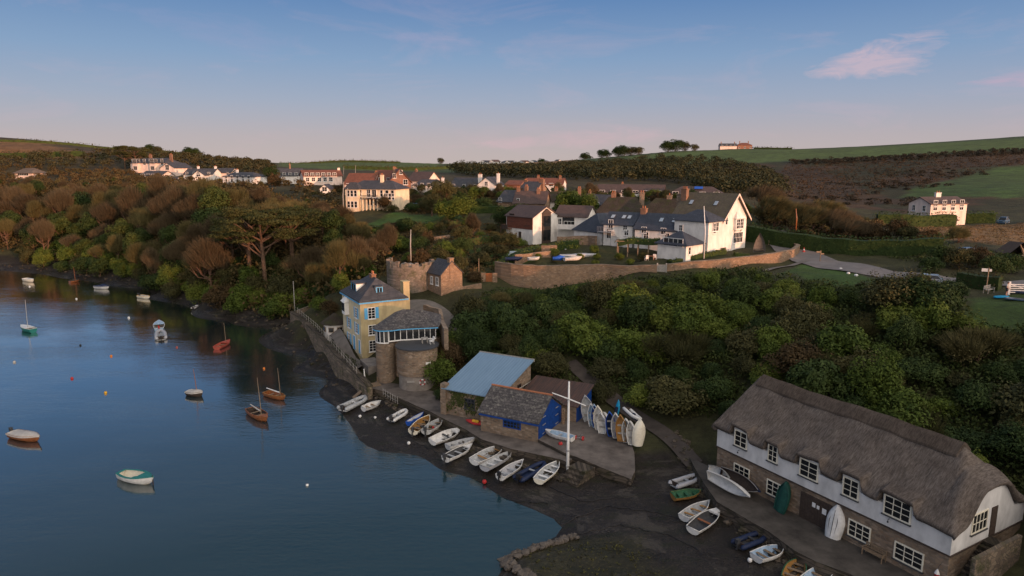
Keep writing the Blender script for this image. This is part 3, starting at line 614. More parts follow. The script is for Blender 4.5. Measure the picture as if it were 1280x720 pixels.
T1=house('terrace_cottage','white terrace cottage with two skylights and outside metal stair',(754,138),(790,134.5),306,280.5,266,6.5,'x','white','slateblue',wins=[('F',0.25,2.9,0.9,2.0,dict(bars=(1,0))),('F',0.75,3.0,0.8,1.1),('F',0.2,0.3,0.9,1.9,dict(bars=(1,0))),('F',0.8,0.5,0.8,1.1)])
w_,d_,h_,r_=root_dims[T1.name]; skylight(T1,w_,d_,h_,r_,[1.2,3.6,4.8])
mb=MB(); mb.box(-0.8,2.3,-1.3,-0.02,2.45,2.55)
for k in range(9): mb.box(2.3+k*0.3,2.6+k*0.3,-1.2,-0.3,2.3-k*0.27,2.36-k*0.27)
for x in np.arange(-0.8,2.4,0.35): mb.box(x,x+0.04,-1.3,-1.26,2.55,3.5)
mb.box(-0.8,2.3,-1.3,-1.26,3.5,3.56); [mb.box(x,x+0.08,-1.3,-1.22,-1,2.45) for x in (-0.75,2.2)]
mb.build('outside_stair',M['steel'],T1)
T2=house('terrace_cottage','long white cottage with blue slate roof and brick stack between two skylight pairs',(793,133),(851,127.5),311,287,268,7.0,'x','white','slateblue',wins=[('F',0.2,2.9,0.9,1.1),('F',0.62,2.9,0.9,1.1),('F',0.25,0.5,0.9,1.2),('F',0.7,0.5,0.9,1.2)],chims=[(0.02,0.5,0.9,dict(sx=1.1,sy=0.9,pots=2))])
w_,d_,h_,r_=root_dims[T2.name]; skylight(T2,w_,d_,h_,r_,[4.6,7.2])
S1=house('slate_roofed_hall','low outbuilding under a broad dark blue slate roof beside the white balcony wing',(717,146),(752,139),303,289,266,9,'hip','white','slateblue',inset=2.5)
# --- village behind
vg='houses of the village behind the inn'
house('stone_house','stone house with brown hipped roof and tall chimney behind the brick house',(642,186),(681,184),266,254,239.5,8,'x','rubblewarm','slatebrown',chims=[(0.72,0.4,0.6,dict(pots=2)),(0.05,0.5,0.9)],group=vg)
house('slate_house','slate roofed house with small pink gable left of the brown roofed one',(622,190),(651,186),262,252,238.5,8,'x','rubblewarm','slate',chims=[(0.92,0.5,1.2)],wins=row('F',2,0.9,0.9,1.1),group=vg)
house('dark_roofed_house','narrow house with steep dark slate roof and broad brick chimney',(648,212),(668,209),248,240,227.5,9,'x','rubblewarm','slate',chims=[(1.0,0.5,0.8,dict(sx=1.6,sy=1.0,pots=2)),(0.0,0.5,0.4,dict(sx=1.2,pots=2))],group=vg)
house('shop_building','long village building with reddish roof over a row of white windows',(656,246),(703,243),238,230.5,223,9,'x','white','redtile',wins=row('F',5,0.7,1.4,1.0,0.1,0.9),chims=[(0.3,0.5,0.7),(0.9,0.4,0.6)],group=vg)
house('small_brick_house','small brick house with white parapet and red sign at the end of the village',(632,232),(650,230),245,231,226,7,'x','brickred','redtile',wins=row('F',2,1.0,0.9,1.2),group=vg)
house('thatched_cottage','dark thatched cottage farther of the pair right of the brown roof',(677,192),(722,189),262,252,238.5,9,'hip','white','thatchdark',inset=2.0,chims=[(0.3,0.5,0.6),(0.95,0.5,0.7)],over=0.7,group=vg)
house('thatched_cottage','short dark thatched cottage behind the green garden tree',(716,182),(743,179),266,254.5,241.5,8,'hip','white','thatchdark',inset=1.5,over=0.7,chims=[(0.5,0.5,0.5,dict(pots=1,sx=0.6))],group=vg)
house('slate_cottage','small slate cottage with white gable between the thatched roofs',(736,176),(757,173),268,256,244,7,'x','white','slate',group=vg,wins=[('F',0.5,0.8,0.9,1.1)])
house('thatched_cottage','long dark thatched cottage with two brick stacks behind the terrace',(748,163),(800,160),276,266,246,9,'hip','white','thatchdark',inset=1.6,over=0.8,chims=[(0.28,0.5,0.8,dict(sx=1.1)),(0.97,0.5,1.0,dict(sx=1.1,mat=M['rubble']))],group=vg)
house('thatched_cottage','dark thatched cottage nearest the inn roof',(803,156),(862,151),276,268,248,9,'hip','white','thatchdark',inset=1.6,over=0.8,chims=[(0.45,0.5,0.6,dict(sx=1.1,mat=M['rubble'],pots=1))],group=vg)
house('bungalow','long bungalow with purple brown roof and white gable end',(746,238),(829,232),249,241,231,9,'x','white','slatebrown',wins=row('F',6,0.8,1.7,1.2,0.08,0.92),chims=[(0.36,0.6,0.4,dict(sx=0.7))],group=vg)
house('gabled_cottage','white gable with dark window at the left end of the purple brown roof',(734,236),(752,237),249,242,233,6,'y','white','slatebrown',wins=[('F',0.5,1.0,1.6,1.6)],group=vg)
house('modern_bungalow','broad bungalow with pale hipped roof and solar panel behind the inn',(836,222),(903,217),252,243,233,10,'hip','pinkw','slatebrown',inset=3.5,wins=row('F',4,0.8,1.8,1.2),group=vg)
mb=MB(); mb.obox((9,3.0,4.3),(2.6,1.6,0.08),0,0,R(25)); bpy.data.objects[[o.name for o in col.objects if o.name.startswith('modern_bungalow')][0]]; mb.build('solar_panel',M['bblue'],[o for o in col.objects if o.name.startswith('modern_bungalow')][0])
house('white_gabled_house','white gabled house with two tall white chimneys at the head of the village',(597,237),(619,235),244,231,221.5,9,'y','white','slate',wins=[('F',0.5,3.2,1.0,1.4),('F',0.5,0.6,1.0,1.3)],chims=[(0.05,0.2,0.9,dict(mat=M['white'],sx=1.3)),(1.03,0.3,1.2,dict(mat=M['white'],sx=1.0,pots=1))],group=vg)
house('white_wing_house','dark roofed white wing left of the gable with tall chimneys',(563,246),(598,241),242,233,222.5,8,'x','white','slate',group=vg,wins=row('F',3,0.8,1.0,1.2))
house('garden_shed','long low dark roofed shed in the gardens below the white gable',(595,205),(617,203),262,257,252,4,'x','white','slate',cat='shed')
house('white_cottage','white cottage with hipped slate roof and stubby right chimney',(516,243),(548,240),241,232,224,8,'hip','white','slate',inset=2,wins=row('F',4,0.8,1.0,1.3),chims=[(1.0,0.5,0.4,dict(mat=M['white'],pots=1))],group=vg)
house('brick_gabled_house','tall brick gabled house with white bargeboards behind the cream villa',(487,230),(514,232),242,227,211.5,12,'y','brickred','redtile',wins=[('F',0.25,5.2,1.0,1.4),('F',0.75,3.0,1.4,1.6),('F',0.28,2.0,1.0,1.6),('F',0.55,6.4,1.0,1.3)],chims=[(0.3,0.3,0.4)],over=0.6,group=vg)
house('red_roofed_house','red tiled house with pale skylight left of the brick gable',(431,238),(466,236),244,230,217,10,'x','pinkw','redtile',wins=row('F',3,0.7,1.0,1.3),chims=[(0.95,0.5,0.5)],group=vg)
house('red_roofed_wing','red roofed wing with wide dormer joined to the brick gable',(463,240),(490,236),242,226,213,10,'x','brickred','redtile',wins=row('F',3,4.0,1.6,1.4),group=vg,chims=[(0.8,0.5,0.6)])
house('dark_slate_house','dark slate roofed house half hidden behind the brick gable',(510,262),(534,258),236,226,215,9,'x','pinkw','slatebrown',group=vg,chims=[(0.1,0.5,0.7)])
# cream villa
cv_=house('cream_villa','cream villa with hipped slate roof, first floor balcony and porch above its lawn',(434,191),(495,187),261.5,236.5,225.5,9,'hip','cream','slate',inset=3,
  wins=[('F',0.15,3.5,1.6,1.7,dict(bars=(1,1))),('F',0.29,3.5,0.7,1.7,dict(bars=(0,1))),('F',0.72,3.5,0.0+0.7,1.7,dict(bars=(0,1))),('F',0.83,3.5,0.9,1.7,dict(bars=(0,1))),('F',0.94,3.5,0.8,1.7,dict(bars=(0,1))),
        ('F',0.12,0.5,0.8,1.6,dict(bars=(0,1))),('F',0.2,0.5,0.8,1.6,dict(bars=(0,1))),('F',0.28,0.5,0.8,1.6,dict(bars=(0,1))),('F',0.80,0.5,0.8,1.6,dict(bars=(0,1))),('F',0.88,0.5,0.8,1.6,dict(bars=(0,1))),('F',0.95,0.5,0.6,1.6,dict(bars=(0,1))),('F',0.46,3.3,1.0,2.0),('F',0.57,3.3,1.2,2.0,dict(bars=(1,0))),('F',0.48,0.2,1.2,2.2,dict(bars=(1,0))),('F',0.6,0.2,1.2,2.2,dict(bars=(1,0)))],
  chims=[(0.62,0.4,1.4,dict(mat=M['cream'],sx=0.9,pots=2))],group=vg)
w_,d_,h_,r_=root_dims[cv_.name]
mb=MB(); a_,b_=w_*0.36,w_*0.69
mb.box(a_,b_,-1.6,-0.02,2.75,2.95); mb.box(a_,b_,-1.6,-1.52,3.75,3.85)
for x in np.linspace(a_,b_-0.06,16): mb.box(x,x+0.05,-1.58,-1.53,2.95,3.75)
mb.build('balcony',M['darkwood'],cv_)
mb=MB()
for x in np.linspace(a_+0.1,b_-0.35,5): mb.box(x,x+0.25,-1.5,-1.25,-1,2.75)
mb.build('porch_column',M['cream'],cv_)
mb=MB(); roof_hip(mb,4.2,2.2,h_,r_*0.8,0.3); g=mb.build('bay_roof',M['slate'],cv_); g.location=(0.2,-1.2,0.05)
mb=MB(); mb.box(0.35,4.2,-1.2,-0.0,-1,h_); mb.build('bay',M['cream'],cv_)
for u in (1.2,2.3,3.4):
    for z in (0.5,3.5):
        o=window(cv_,(w_,d_),'F',u,z,0.75,1.6,bars=(0,1)); o.location=(0,-1.2,0)
house('long_white_house','long cream house with red roof, balcony windows and pale gable at right',(380,255),(428,261),231,220,213,9,'x','pinkw','redtile',wins=row('F',6,3.0,1.2,1.4,0.08,0.8)+row('F',5,0.4,1.2,1.4,0.1,0.7),chims=[(0.98,0.5,0.8,dict(mat=M['pinkw'],pots=0))],group=vg)
house('slate_white_house','white house with slate roof and thin chimney left of the long cream one',(352,270),(382,275),229,219.5,211,9,'x','white','slate',wins=row('F',4,2.8,1.1,1.2),chims=[(0.5,0.5,1.6,dict(sx=0.6,pots=1))],group=vg)
house('garage','small white garage with gable below the long cream house',(400,238),(412,238),242,236,230.5,6,'y','white','slate',cat='garage',wins=[('F',0.5,0.5,1.6,1.4)])
# left hillside
lg='houses on the left hillside'
house('hillside_hotel','long pink hillside house with bays and dark roof under the lone pines',(164,342),(207,336),214.5,204,197.5,11,'hip','pinkw','slate',inset=3,wins=row('F',6,4.2,1.4,1.8,0.08,0.92)+row('F',6,0.8,1.4,1.8,0.08,0.92),chims=[(0.35,0.5,1.4,dict(sx=1.6)),(0.95,0.5,1.6,dict(sx=1.6))],group=lg)
hh=[o for o in col.objects if o.name=='hillside_hotel'][0]; w_,d_,h_,r_=root_dims['hillside_hotel']
for u in (0.12,0.62):
    mb=MB(); mb.box(u*w_,u*w_+3.4,-1.4,-0.01,-1,h_); mb.build('bay',M['pinkw'],hh); mb=MB(); roof_hip(mb,3.4,2.6,h_,1.8,0.3); o=mb.build('bay_roof',M['slate'],hh); o.location=(u*w_,-1.4,0.03)
    for z in (0.8,4.2):
        o=window(hh,(w_,d_),'F',u*w_+1.7,z,2.2,1.8,bars=(2,0)); o.location=(0,-1.4,0)
house('hillside_gable_house','pink gabled house with round topped window right of the long hillside house',(201,331),(219,329),219,210,204,12,'y','pinkw','slate',wins=[('F',0.5,2.5,2.0,2.4,dict(bars=(2,1)))],group=lg)
house('hillside_bungalow','low slate roofed bungalow in front of the pink hillside gable',(176,318),(202,316),225,219.5,214,9,'x','pinkw','slate',wins=row('F',4,0.7,1.8,1.3),group=lg)
house('white_shed','tiny white shed in the hillside garden',(215.5,300),(221,300),226.5,224,222,3,'x','white','slate',cat='shed',wins=[('F',0.5,0.5,0.8,0.8)])
house('hillside_cottage','white gabled hillside cottage with slate wings and two chimneys',(241,300),(256,300),226,219,213,11,'y','white','slate',wins=[('F',0.5,0.8,1.6,1.4),('F',0.5,3.0,1.0,1.0)],group=lg)
house('hillside_cottage_wing','wide slate roofed wing behind the white hillside gable',(230,306),(266,304),225.5,218,211,8,'x','white','slate',wins=row('F',4,0.9,1.1,1.2),chims=[(0.35,0.5,0.9,dict(mat=M['white'])),(0.95,0.5,0.9,dict(mat=M['white']))],group=lg)
house('hillside_villa','white square villa with hipped slate roof, chimney and dormer on the left hillside',(279,284),(316,279),230.5,221,215,9,'hip','white','slate',inset=3,wins=row('F',5,2.4,0.9,1.2)+row('F',5,0.3,0.9,1.2),chims=[(0.3,0.4,0.8,dict(mat=M['white']))],group=lg)
house('hillside_roof_cottage','low cottage behind the white hillside gable with long dark roof',(262,312),(288,310),222,216,210.5,7,'x','pinkw','slate',group=lg,wins=row('F',3,0.6,1.0,1.0))
house('thatched_lodge','small pink thatched lodge with long verandah window among left woods',(18.5,336),(41,334),223.5,216.5,210,8,'hip','pinkw','thatch',inset=2.5,over=0.7,wins=[('F',0.5,0.6,6.0,1.2,dict(bars=(5,0)))],group=lg)
house('white_bungalow','white bungalow by the brown field at the left edge',(-8,392),(4,390),205,199,195,8,'x','white','slate',group=lg,wins=row('F',2,0.7,1.2,1.2))
house('white_cottage','pale cottage among the trees at the lower left edge',(-10,292),(5,290),250,245,241,8,'x','white','slate',group=lg,wins=row('F',2,0.7,1.2,1.2))
# white house in the valley at right
house('white_farmhouse','plain white farmhouse with pink front behind its clipped hedge in the valley',(1161,166),(1206,169),281,255,246.5,6.5,'x','pinkw','slatebrown',wins=row('F',4,3.6,1.1,1.2,0.12,0.85)+row('F',4,0.9,1.1,1.4,0.12,0.85)+[('L',0.28,3.3,0.8,1.3),('L',0.75,3.3,0.8,1.3)],chims=[(0.47,0.5,1.0,dict(mat=M['white'],sx=1.5,pots=2))],doors=[('F',0.72,1.0,2.1,'darkwood')],over=0.25)
# far ridge
rg='row of pale houses on the far ridge'
rr_=random.Random(5)
for i,px in enumerate([602,611,622,629,641,650,658,671,686,694,705]):
    wd=rr_.uniform(4,8.5); Y0=890+rr_.uniform(-20,30); e_=rr_.uniform(202,203.2); t_=rr_.uniform(-12,12)
    house('ridge_house','pale house in the row along the far skyline ridge',(px-wd/2,Y0+t_),(px+wd/2,Y0-t_),205.8,e_,e_-rr_.uniform(1.6,2.6),8,rr_.choice(['x','x','hip']),'white',rr_.choice(['slate','slatebrown','slate']),wins=row('F',2,1.2,1.4,1.2),group=rg)
house('ridge_farm','long farm house on the crest of the right green field',(900,770),(921,768),186.5,182.5,179.5,10,'x','pinkw','slate',wins=row('F',4,0.9,1.6,1.4),chims=[(0.1,0.5,1.6),(0.9,0.5,1.6)])
house('ridge_barn','reddish farm building beside the long farmhouse on the crest',(922,775),(940,774),186.5,181.5,178.5,10,'hip','brickred','redtile',wins=row('F',3,1.0,1.6,1.6),chims=[(0.2,0.5,1.6),(0.8,0.5,1.6)])
# level the ground under each building plot
PADS=[]
for nm,(w_,d_,h_,r_) in root_dims.items():
    o=bpy.data.objects[nm]; c,s=math.cos(o.rotation_euler.z),math.sin(o.rotation_euler.z)
    for u in (0.1,0.5,0.9):
        for q in (0.0,0.8): x,y=o.location.x+u*w_*c-q*d_*s,o.location.y+u*w_*s+q*d_*c; PADS.append((x,y,max(3.0,w_*0.3,d_*0.45),o.location.z-0.15))
PADS=np.array(PADS); Hraw=Hs; pd_=PADS[:,3]-Hraw(PADS[:,0],PADS[:,1])
def Hs(x,y):
    x=np.asarray(x,dtype=float).ravel(); y=np.asarray(y,dtype=float).ravel(); z=Hraw(x,y); out=z.copy()
    for i in range(0,len(x),4000):
        d=np.hypot(x[i:i+4000,None]-PADS[None,:,0],y[i:i+4000,None]-PADS[None,:,1])/PADS[None,:,2]
        w_=np.clip((2.4-d)/1.3,0,1); w_=w_*w_*(3-2*w_); out[i:i+4000]+=(w_@pd_)/np.maximum(1,w_.sum(1))
    return out
zf=Hs(xf,yf); go.data.vertices.foreach_set('co',np.stack([xf,yf,zf],1).astype(np.float32).ravel()); go.data.update()
# ---------------------------------------------------------------- waterfront buildings
def inv(p,z): 
    dep=p[1]*cP-(z-CH)*sP; return 640+F*p[0]/dep
# --- thatched boathouse
TA=Vector(W(897,557,4.65)[:2]); TB=Vector(W(1187,694,4.65)[:2]); tl=(TB-TA).length; tz=math.atan2(TB.y-TA.y,TB.x-TA.x); td=10.0
tb=empty('thatched_boathouse',(TA.x,TA.y,2.4),tz,'long thatched boathouse with white upper storey over stone on the foreshore terrace','boathouse')
def tb_s(px,z):
    lo_,hi_=-2,tl+2
    for _ in range(40):
        m_=(lo_+hi_)/2; p=TA+(TB-TA)*(m_/tl)
        if inv(p,z)<px: lo_=m_
        else: hi_=m_
    return (lo_+hi_)/2
up=[tb_s(860+x/2.667,6.4) for x in (178,285,405,545,700)]; dn=[tb_s(860+x/2.667,3.6) for x in (180,293,573,738)]; dr=tb_s(860+428/2.667,3.4)
mb=MB(); mb.prism([(0,0),(tl,0),(tl,td),(0,td)],-1.9,2.15); mb.build('stone_wall',M['rubble'],tb)
mb=MB()
npt=60
HWS=(0.86,0.62,1.0,0.80,1.16)
def lift(s):
    v=0
    for i,c in enumerate(up): v=max(v,1/(1+(max(0,abs(s-c-0.03)-HWS[i])/0.16)**4))
    return v
mb.prism([(-0.06,-0.06),(tl+0.06,-0.06),(tl+0.06,td+0.06),(-0.06,td+0.06)],2.25,3.95)
# white wall carries up beneath each eyebrow and under the end arch
for i,c in enumerate(up): mb.box(c-HWS[i],c+HWS[i],-0.06,0.7,3.95,4.87)
mb.add([(tl+0.06,1.3,3.95),(tl+0.06,8.4,3.95),(tl+0.06,6.6,6.2),(tl+0.06,2.8,6.2),(tl-0.5,1.3,3.95),(tl-0.5,8.4,3.95),(tl-0.5,6.6,6.2),(tl-0.5,2.8,6.2)],[(0,1,2,3),(4,7,6,5),(0,3,7,4),(1,5,6,2),(3,2,6,7)])
mb.build('white_wall',M['whitewash'],tb)
mb=MB(); mb.prism([(-0.14,-0.14),(tl+0.14,-0.14),(tl+0.14,td+0.14),(-0.14,td+0.14)],2.153,2.247); mb.build('string_course',M['darkwood'],tb)
kx=5; ns=int((tl+1.4)*kx*2); ntt=56
OV=0.5; S_=np.linspace(-OV,tl+OV,ns); T_=np.linspace(-OV,td+OV,ntt); SS,TT=np.meshgrid(S_,T_)
def smin(a,b,k=0.35): h_=np.clip(0.5+0.5*(b-a)/k,0,1); return b*(1-h_)+a*h_-k*h_*(1-h_)
rid=8.7; zf0=4.38
fr=zf0+(TT+OV)*(rid-zf0)/(td/2+OV); bk=3.4+(td+OV-TT)*(rid-3.4)/(td/2+OV)
lh=4.1+(SS+OV)*5.2; rh=4.3+(tl+OV-SS)*1.65
ZZ=smin(smin(smin(fr,bk,0.3),lh,0.8),rh,0.7)
lf=np.array([lift(s) for s in S_])[None,:]
ZZ=ZZ+lf*0.86*np.clip(1-(TT+OV)/1.4,0,1)
ZZ=ZZ-0.3*np.clip((SS-tl+3.5)/4,0,1)*np.clip(1-(TT+OV)/2.5,0,1)
ZZ=ZZ+2.3*np.clip(1-(tl+OV-SS)/1.9,0,1)*np.exp(-((TT-4.7)/2.9)**4)
ZZ=ZZ+0.05*np.sin(SS*2.1+TT*0.7)*np.sin(TT*1.9)+0.10*np.sin(SS*0.55+1)
vs=np.stack([SS.ravel(),TT.ravel(),ZZ.ravel()],1); ii=np.arange(ns*ntt).reshape(ntt,ns)
fs=np.stack([ii[:-1,:-1].ravel(),ii[:-1,1:].ravel(),ii[1:,1:].ravel(),ii[1:,:-1].ravel()],1)
# thick trimmed eave and soffit
bd=np.concatenate([ii[0,:],ii[1:,-1],ii[-1,-2::-1],ii[-2:0:-1,0]]); nb=len(bd); base=len(vs)
e1=vs[bd].copy(); cen=np.array([tl/2,td/2]); 
ins=e1.copy(); ins[:,0]=np.clip(ins[:,0],-0.28,tl+0.28); ins[:,1]=np.clip(ins[:,1],-0.28,td+0.28); ins[:,2]-=0.34
in2=e1.copy(); in2[:,0]=np.clip(in2[:,0],0.15,tl-0.15); in2[:,1]=np.clip(in2[:,1],0.15,td-0.15); in2[:,2]-=0.28
vs=np.concatenate([vs,ins,in2]); q=np.arange(nb); q2=(q+1)%nb
fs=np.concatenate([fs,np.stack([bd[q],base+q,base+q2,bd[q2]],1),np.stack([base+q,base+nb+q,base+nb+q2,base+q2],1)])
ro=npmesh('thatched_roof',vs,fs,M['thatch'],tb,smooth=True)
M['ridgethatch']=thatch('ridge thatch',(0.085,0.068,0.055),(0.13,0.105,0.088))
s0_,s1_=0.75,tl-2.3; mb=MB(); n=44
for i in range(n+1):
    s=s0_+(s1_-s0_)*i/n
    hz=0.05*math.sin(s*1.9)+0.10*math.sin(s*0.55+1)
    for (t_,z) in ((-1.05,-0.74),(-1.0,-0.58),(-0.35,0.02),(0,0.22),(0.35,0.02),(1.0,-0.58),(1.05,-0.74)): mb.v.append((s,td/2+t_,rid-0.02+z+hz*0.6))
for i in range(n):
    for j in range(6): a=i*7+j; mb.f.append((a,a+7,a+8,a+1)); mb.mi.append(0)
mb.f.append(tuple(range(6,-1,-1))); mb.f.append(tuple(range(n*7,n*7+7))); mb.mi+=[0,0]
mb.build('ridge_cap',M['ridgethatch'],ro,smooth=False)
dm=(tl,td)
for i,c in enumerate(up):
    ww=(1.3,0.85,1.6,1.2,1.9)[i]; o=window(tb,dm,'F',c,3.28,ww,1.38,frame=M['creampaint'],bars=(1 if ww<1.7 else 2,2),sill='dark',fw=0.11); o.location=(0,-0.06,0)
for c,ww in zip(dn,(1.7,1.7,1.7,2.0)): window(tb,dm,'F',c,0.1,ww,1.2,frame=M['creampaint'],bars=(2,2),sill='dark',fw=0.11)
mb=MB(); mb.box(dr-1.55,dr+1.45,-0.06,0.1,-0.7,1.75)
for k in range(12): mb.box(dr-1.53+k*0.248,dr-1.53+k*0.248+0.225,-0.085,-0.06,-0.7,1.7)
d_=mb.build('boathouse_doors',M['darkwood'],tb)
for k,(a,b,c_) in enumerate(((-0.35,0.9,0.32),(0.1,0.9,0.25),(0.62,0.7,0.4))):
    n_o=MB(); n_o.box(dr+a,dr+a+c_,-0.10,-0.09,b-0.02,b+c_*1.2); n_o.build('notice',M['wpaint'],d_)
o=window(tb,dm,'R',3.4,3.25,1.9,1.35,frame=M['creampaint'],bars=(3,1),sill='dark'); o.location=(0.06,0,0)
mb=MB(); mb.box(tl+0.055,tl+0.12,5.0,5.8,2.3,4.6); mb.build('end_door',M['darkwood'],tb)
mb=MB()
for k in range(9): mb.box(tl+0.1,tl+1.3,4.1-k*0.42,5.3 if k==0 else 4.52-k*0.42,-1.5,2.25-k*0.27)
mb.build('stone_steps',M['quaystone'],tb)
mb=MB(); mb.box(tl+1.3,tl+1.6,0.2,6.5,-1.5,2.7); mb.build('stair_wall',M['seastone'],tb)
for s,z in ((up[0]-0.1,2.62),(up[4]-0.5,2.7)):
    mb=MB(); mb.tube([(s,-0.06,z+0.2),(s,-0.22,z+0.25),(s,-0.28,z+0.1)],0.025,5); mb.ball((s,-0.28,z+0.02),0.08,6); mb.build('wall_lamp',M['dgrey'],tb)
def at_tb(s,t,z=0): 
    c,s_=math.cos(tz),math.sin(tz); return (TA.x+s*c-t*s_,TA.y+s*s_+t*c,2.4+z)
# red lantern and bunting by the corner, garden bench in front
o=empty('hanging_lantern',at_tb(tl-0.5,-0.35,0.3),tz,'red and white lantern hung at the near corner of the thatched boathouse','lantern')
mb=MB(); mb.tube([(0,0,0),(0,0,0.35)],[0.16,0.16],8); mb.build('lantern_body',M['red'],o); mb=MB(); mb.tube([(0,0,0.353),(0,0,0.5),(0,0,0.7)],[0.19,0.13,0.03],8); mb.build('lantern_cap',M['wpaint'],o); mb=MB(); mb.tube([(0,0,0.7),(0,0.2,0.95),(0,0.4,0.95)],0.015,5); mb.build('bracket',M['dgrey'],o)
def make_bench(name,loc,rz,label,m_='wood'):
    o=empty(name,loc,rz,label,'bench'); L_=1.7
    mb=MB(); [mb.box(-L_/2,L_/2,-0.22+k*0.15,-0.10+k*0.15,0.42,0.46) for k in range(3)]; mb.build('seat',M[m_],o)
    mb=MB(); mb.box(-L_/2,L_/2,0.26,0.31,0.86,0.93); mb.box(-L_/2,L_/2,0.26,0.31,0.52,0.58)
    for k in range(14): x=-L_/2+0.08+k*0.117; mb.box(x,x+0.05,0.27,0.30,0.58,0.86)
    mb.build('backrest',M[m_],o)
    for x in (-L_/2+0.02,L_/2-0.08):
        mb=MB(); mb.box(x,x+0.06,-0.26,-0.20,-0.02,0.62); mb.build('leg',M[m_],o)
        mb=MB(); mb.box(x,x+0.06,0.255,0.318,-0.02,0.95); mb.build('leg',M[m_],o)
        mb=MB(); mb.box(x-0.01,x+0.07,-0.3,0.25,0.622,0.66); mb.build('armrest',M[m_],o)
    return o
sb_=tb_s(1098,2.9); make_bench('garden_bench',at_tb(sb_,-0.5,-0.6),tz,'slatted wooden bench against the stone wall of the thatched boathouse')
# --- slate boathouse with blue end doors
z=2.0; a=W(601,536,z); b=W(672,551,z)
sb=house('slate_boathouse','small stone boathouse with old slate roof and bright blue boarded gable','' and 0 or (inv(a,z),a[1]),(inv(b,z),b[1]),0,0,0,6.2,axis='x',wall='rubble',roof='slateold',zb=z,h=2.15,rise=2.0,over=0.3,cat='boathouse',base2=0.9)
w_,d_,h_,r_=root_dims[sb.name]
window(sb,(w_,d_),'F',w_*0.56,0.95,2.0,0.95,frame=M['bluepaint'],bars=(4,2),sill=False,fw=0.12)
mb=MB(); mb.add([(w_+0.01,0.15,-0.3),(w_+0.01,d_-0.15,-0.3),(w_+0.01,d_-0.15,h_-0.05),(w_+0.01,d_/2,h_+r_-0.12),(w_+0.01,0.15,h_-0.05),(w_+0.09,0.15,-0.3),(w_+0.09,d_-0.15,-0.3),(w_+0.09,d_-0.15,h_-0.05),(w_+0.09,d_/2,h_+r_-0.12),(w_+0.09,0.15,h_-0.05)],[(4,3,2,1,0),(5,6,7,8,9),(0,1,6,5),(1,2,7,6),(2,3,8,7),(3,4,9,8),(4,0,5,9)])
for k in range(12): mb.box(w_+0.09,w_+0.105,0.7+k*0.42,0.72+k*0.42,-0.25,h_)
dd=mb.build('blue_doors',M['bluepaint'],sb)
for y in (1.0,4.4):
    for zz in (0.4,1.4,2.3):
        mb=MB(); mb.box(w_+0.106,w_+0.125,y,y+0.8,zz,zz+0.07); mb.build('hinge',M['greywood'],dd)
mb=MB(); mb.box(-0.05,w_+0.3,-0.36,-0.3,h_-0.35,h_-0.16); mb.build('fascia',M['bluepaint'],sb)
mb=MB(); mb.tube([(-0.3,d_/2,h_+r_+0.2),(w_+0.3,d_/2,h_+r_+0.2)],0.11,7); mb.build('ridge_tiles',M['pot'],bpy.data.objects[[c.name for c in sb.children if c.name.startswith('roof')][0]])
mb=MB(); mb.box(w_+0.5,w_+0.75,d_-0.9,d_-0.6,-0.3,2.0); mb.build('door_post',M['rubblewarm'],sb)
# --- blue roofed shed
z=2.2; a=W(557,513,z); u=Vector((math.cos(sb.rotation_euler.z),math.sin(sb.rotation_euler.z))); v=Vector((-u.y,u.x))
UB,VB=u.copy(),v.copy()
bl=empty('blue_roofed_store',(a[0],a[1],z),sb.rotation_euler.z,'stone store with pale blue sheet roof and creeper on its river wall','store')
wb,db,hf,hb=7.4,8.4,2.9,5.0
mb=MB(); mb.add([(0,0,-1),(wb,0,-1),(wb,db,-1),(0,db,-1),(0,0,hf),(wb,0,hf),(wb,db,hb),(0,db,hb)],[(0,1,5,4),(1,2,6,5),(2,3,7,6),(3,0,4,7),(4,5,6,7)]); mb.build('wall',M['rubble'],bl)
mb=MB(); sl=(hb-hf)/db; mb.add([(-0.3,-0.4,hf-0.4*sl+0.02),(wb+0.3,-0.4,hf-0.4*sl+0.02),(wb+0.3,db+0.3,hb+0.3*sl+0.02),(-0.3,db+0.3,hb+0.3*sl+0.02)]+[(-0.3,-0.4,hf-0.4*sl+0.14),(wb+0.3,-0.4,hf-0.4*sl+0.14),(wb+0.3,db+0.3,hb+0.3*sl+0.14),(-0.3,db+0.3,hb+0.3*sl+0.14)],[(0,3,2,1),(4,5,6,7),(0,1,5,4),(1,2,6,5),(2,3,7,6),(3,0,4,7)])
rr=mb.build('roof',M['blueroof'],bl)
mb=MB(); mb.box(-0.35,wb+0.35,db+0.3,db+0.42,hb-0.05,hb+0.32); mb.box(wb+0.303,wb+0.36,-0.4,db+0.3,hf-0.3,hf-0.2); mb.build('ridge_flashing',M['greywood'],rr)
window(bl,(wb,db),'F',wb*0.47,0.9,1.3,1.1,frame=M['dgrey'],bars=(2,2),sill=True); window(bl,(wb,db),'R',db*0.62,2.0,0.8,0.9,frame=M['darkwood'],bars=(1,1))
mb=MB(); mb.box(-0.5,0.25,-0.35,0.5,-1,hf+0.55); mb.build('corner_buttress',M['rubble'],bl)
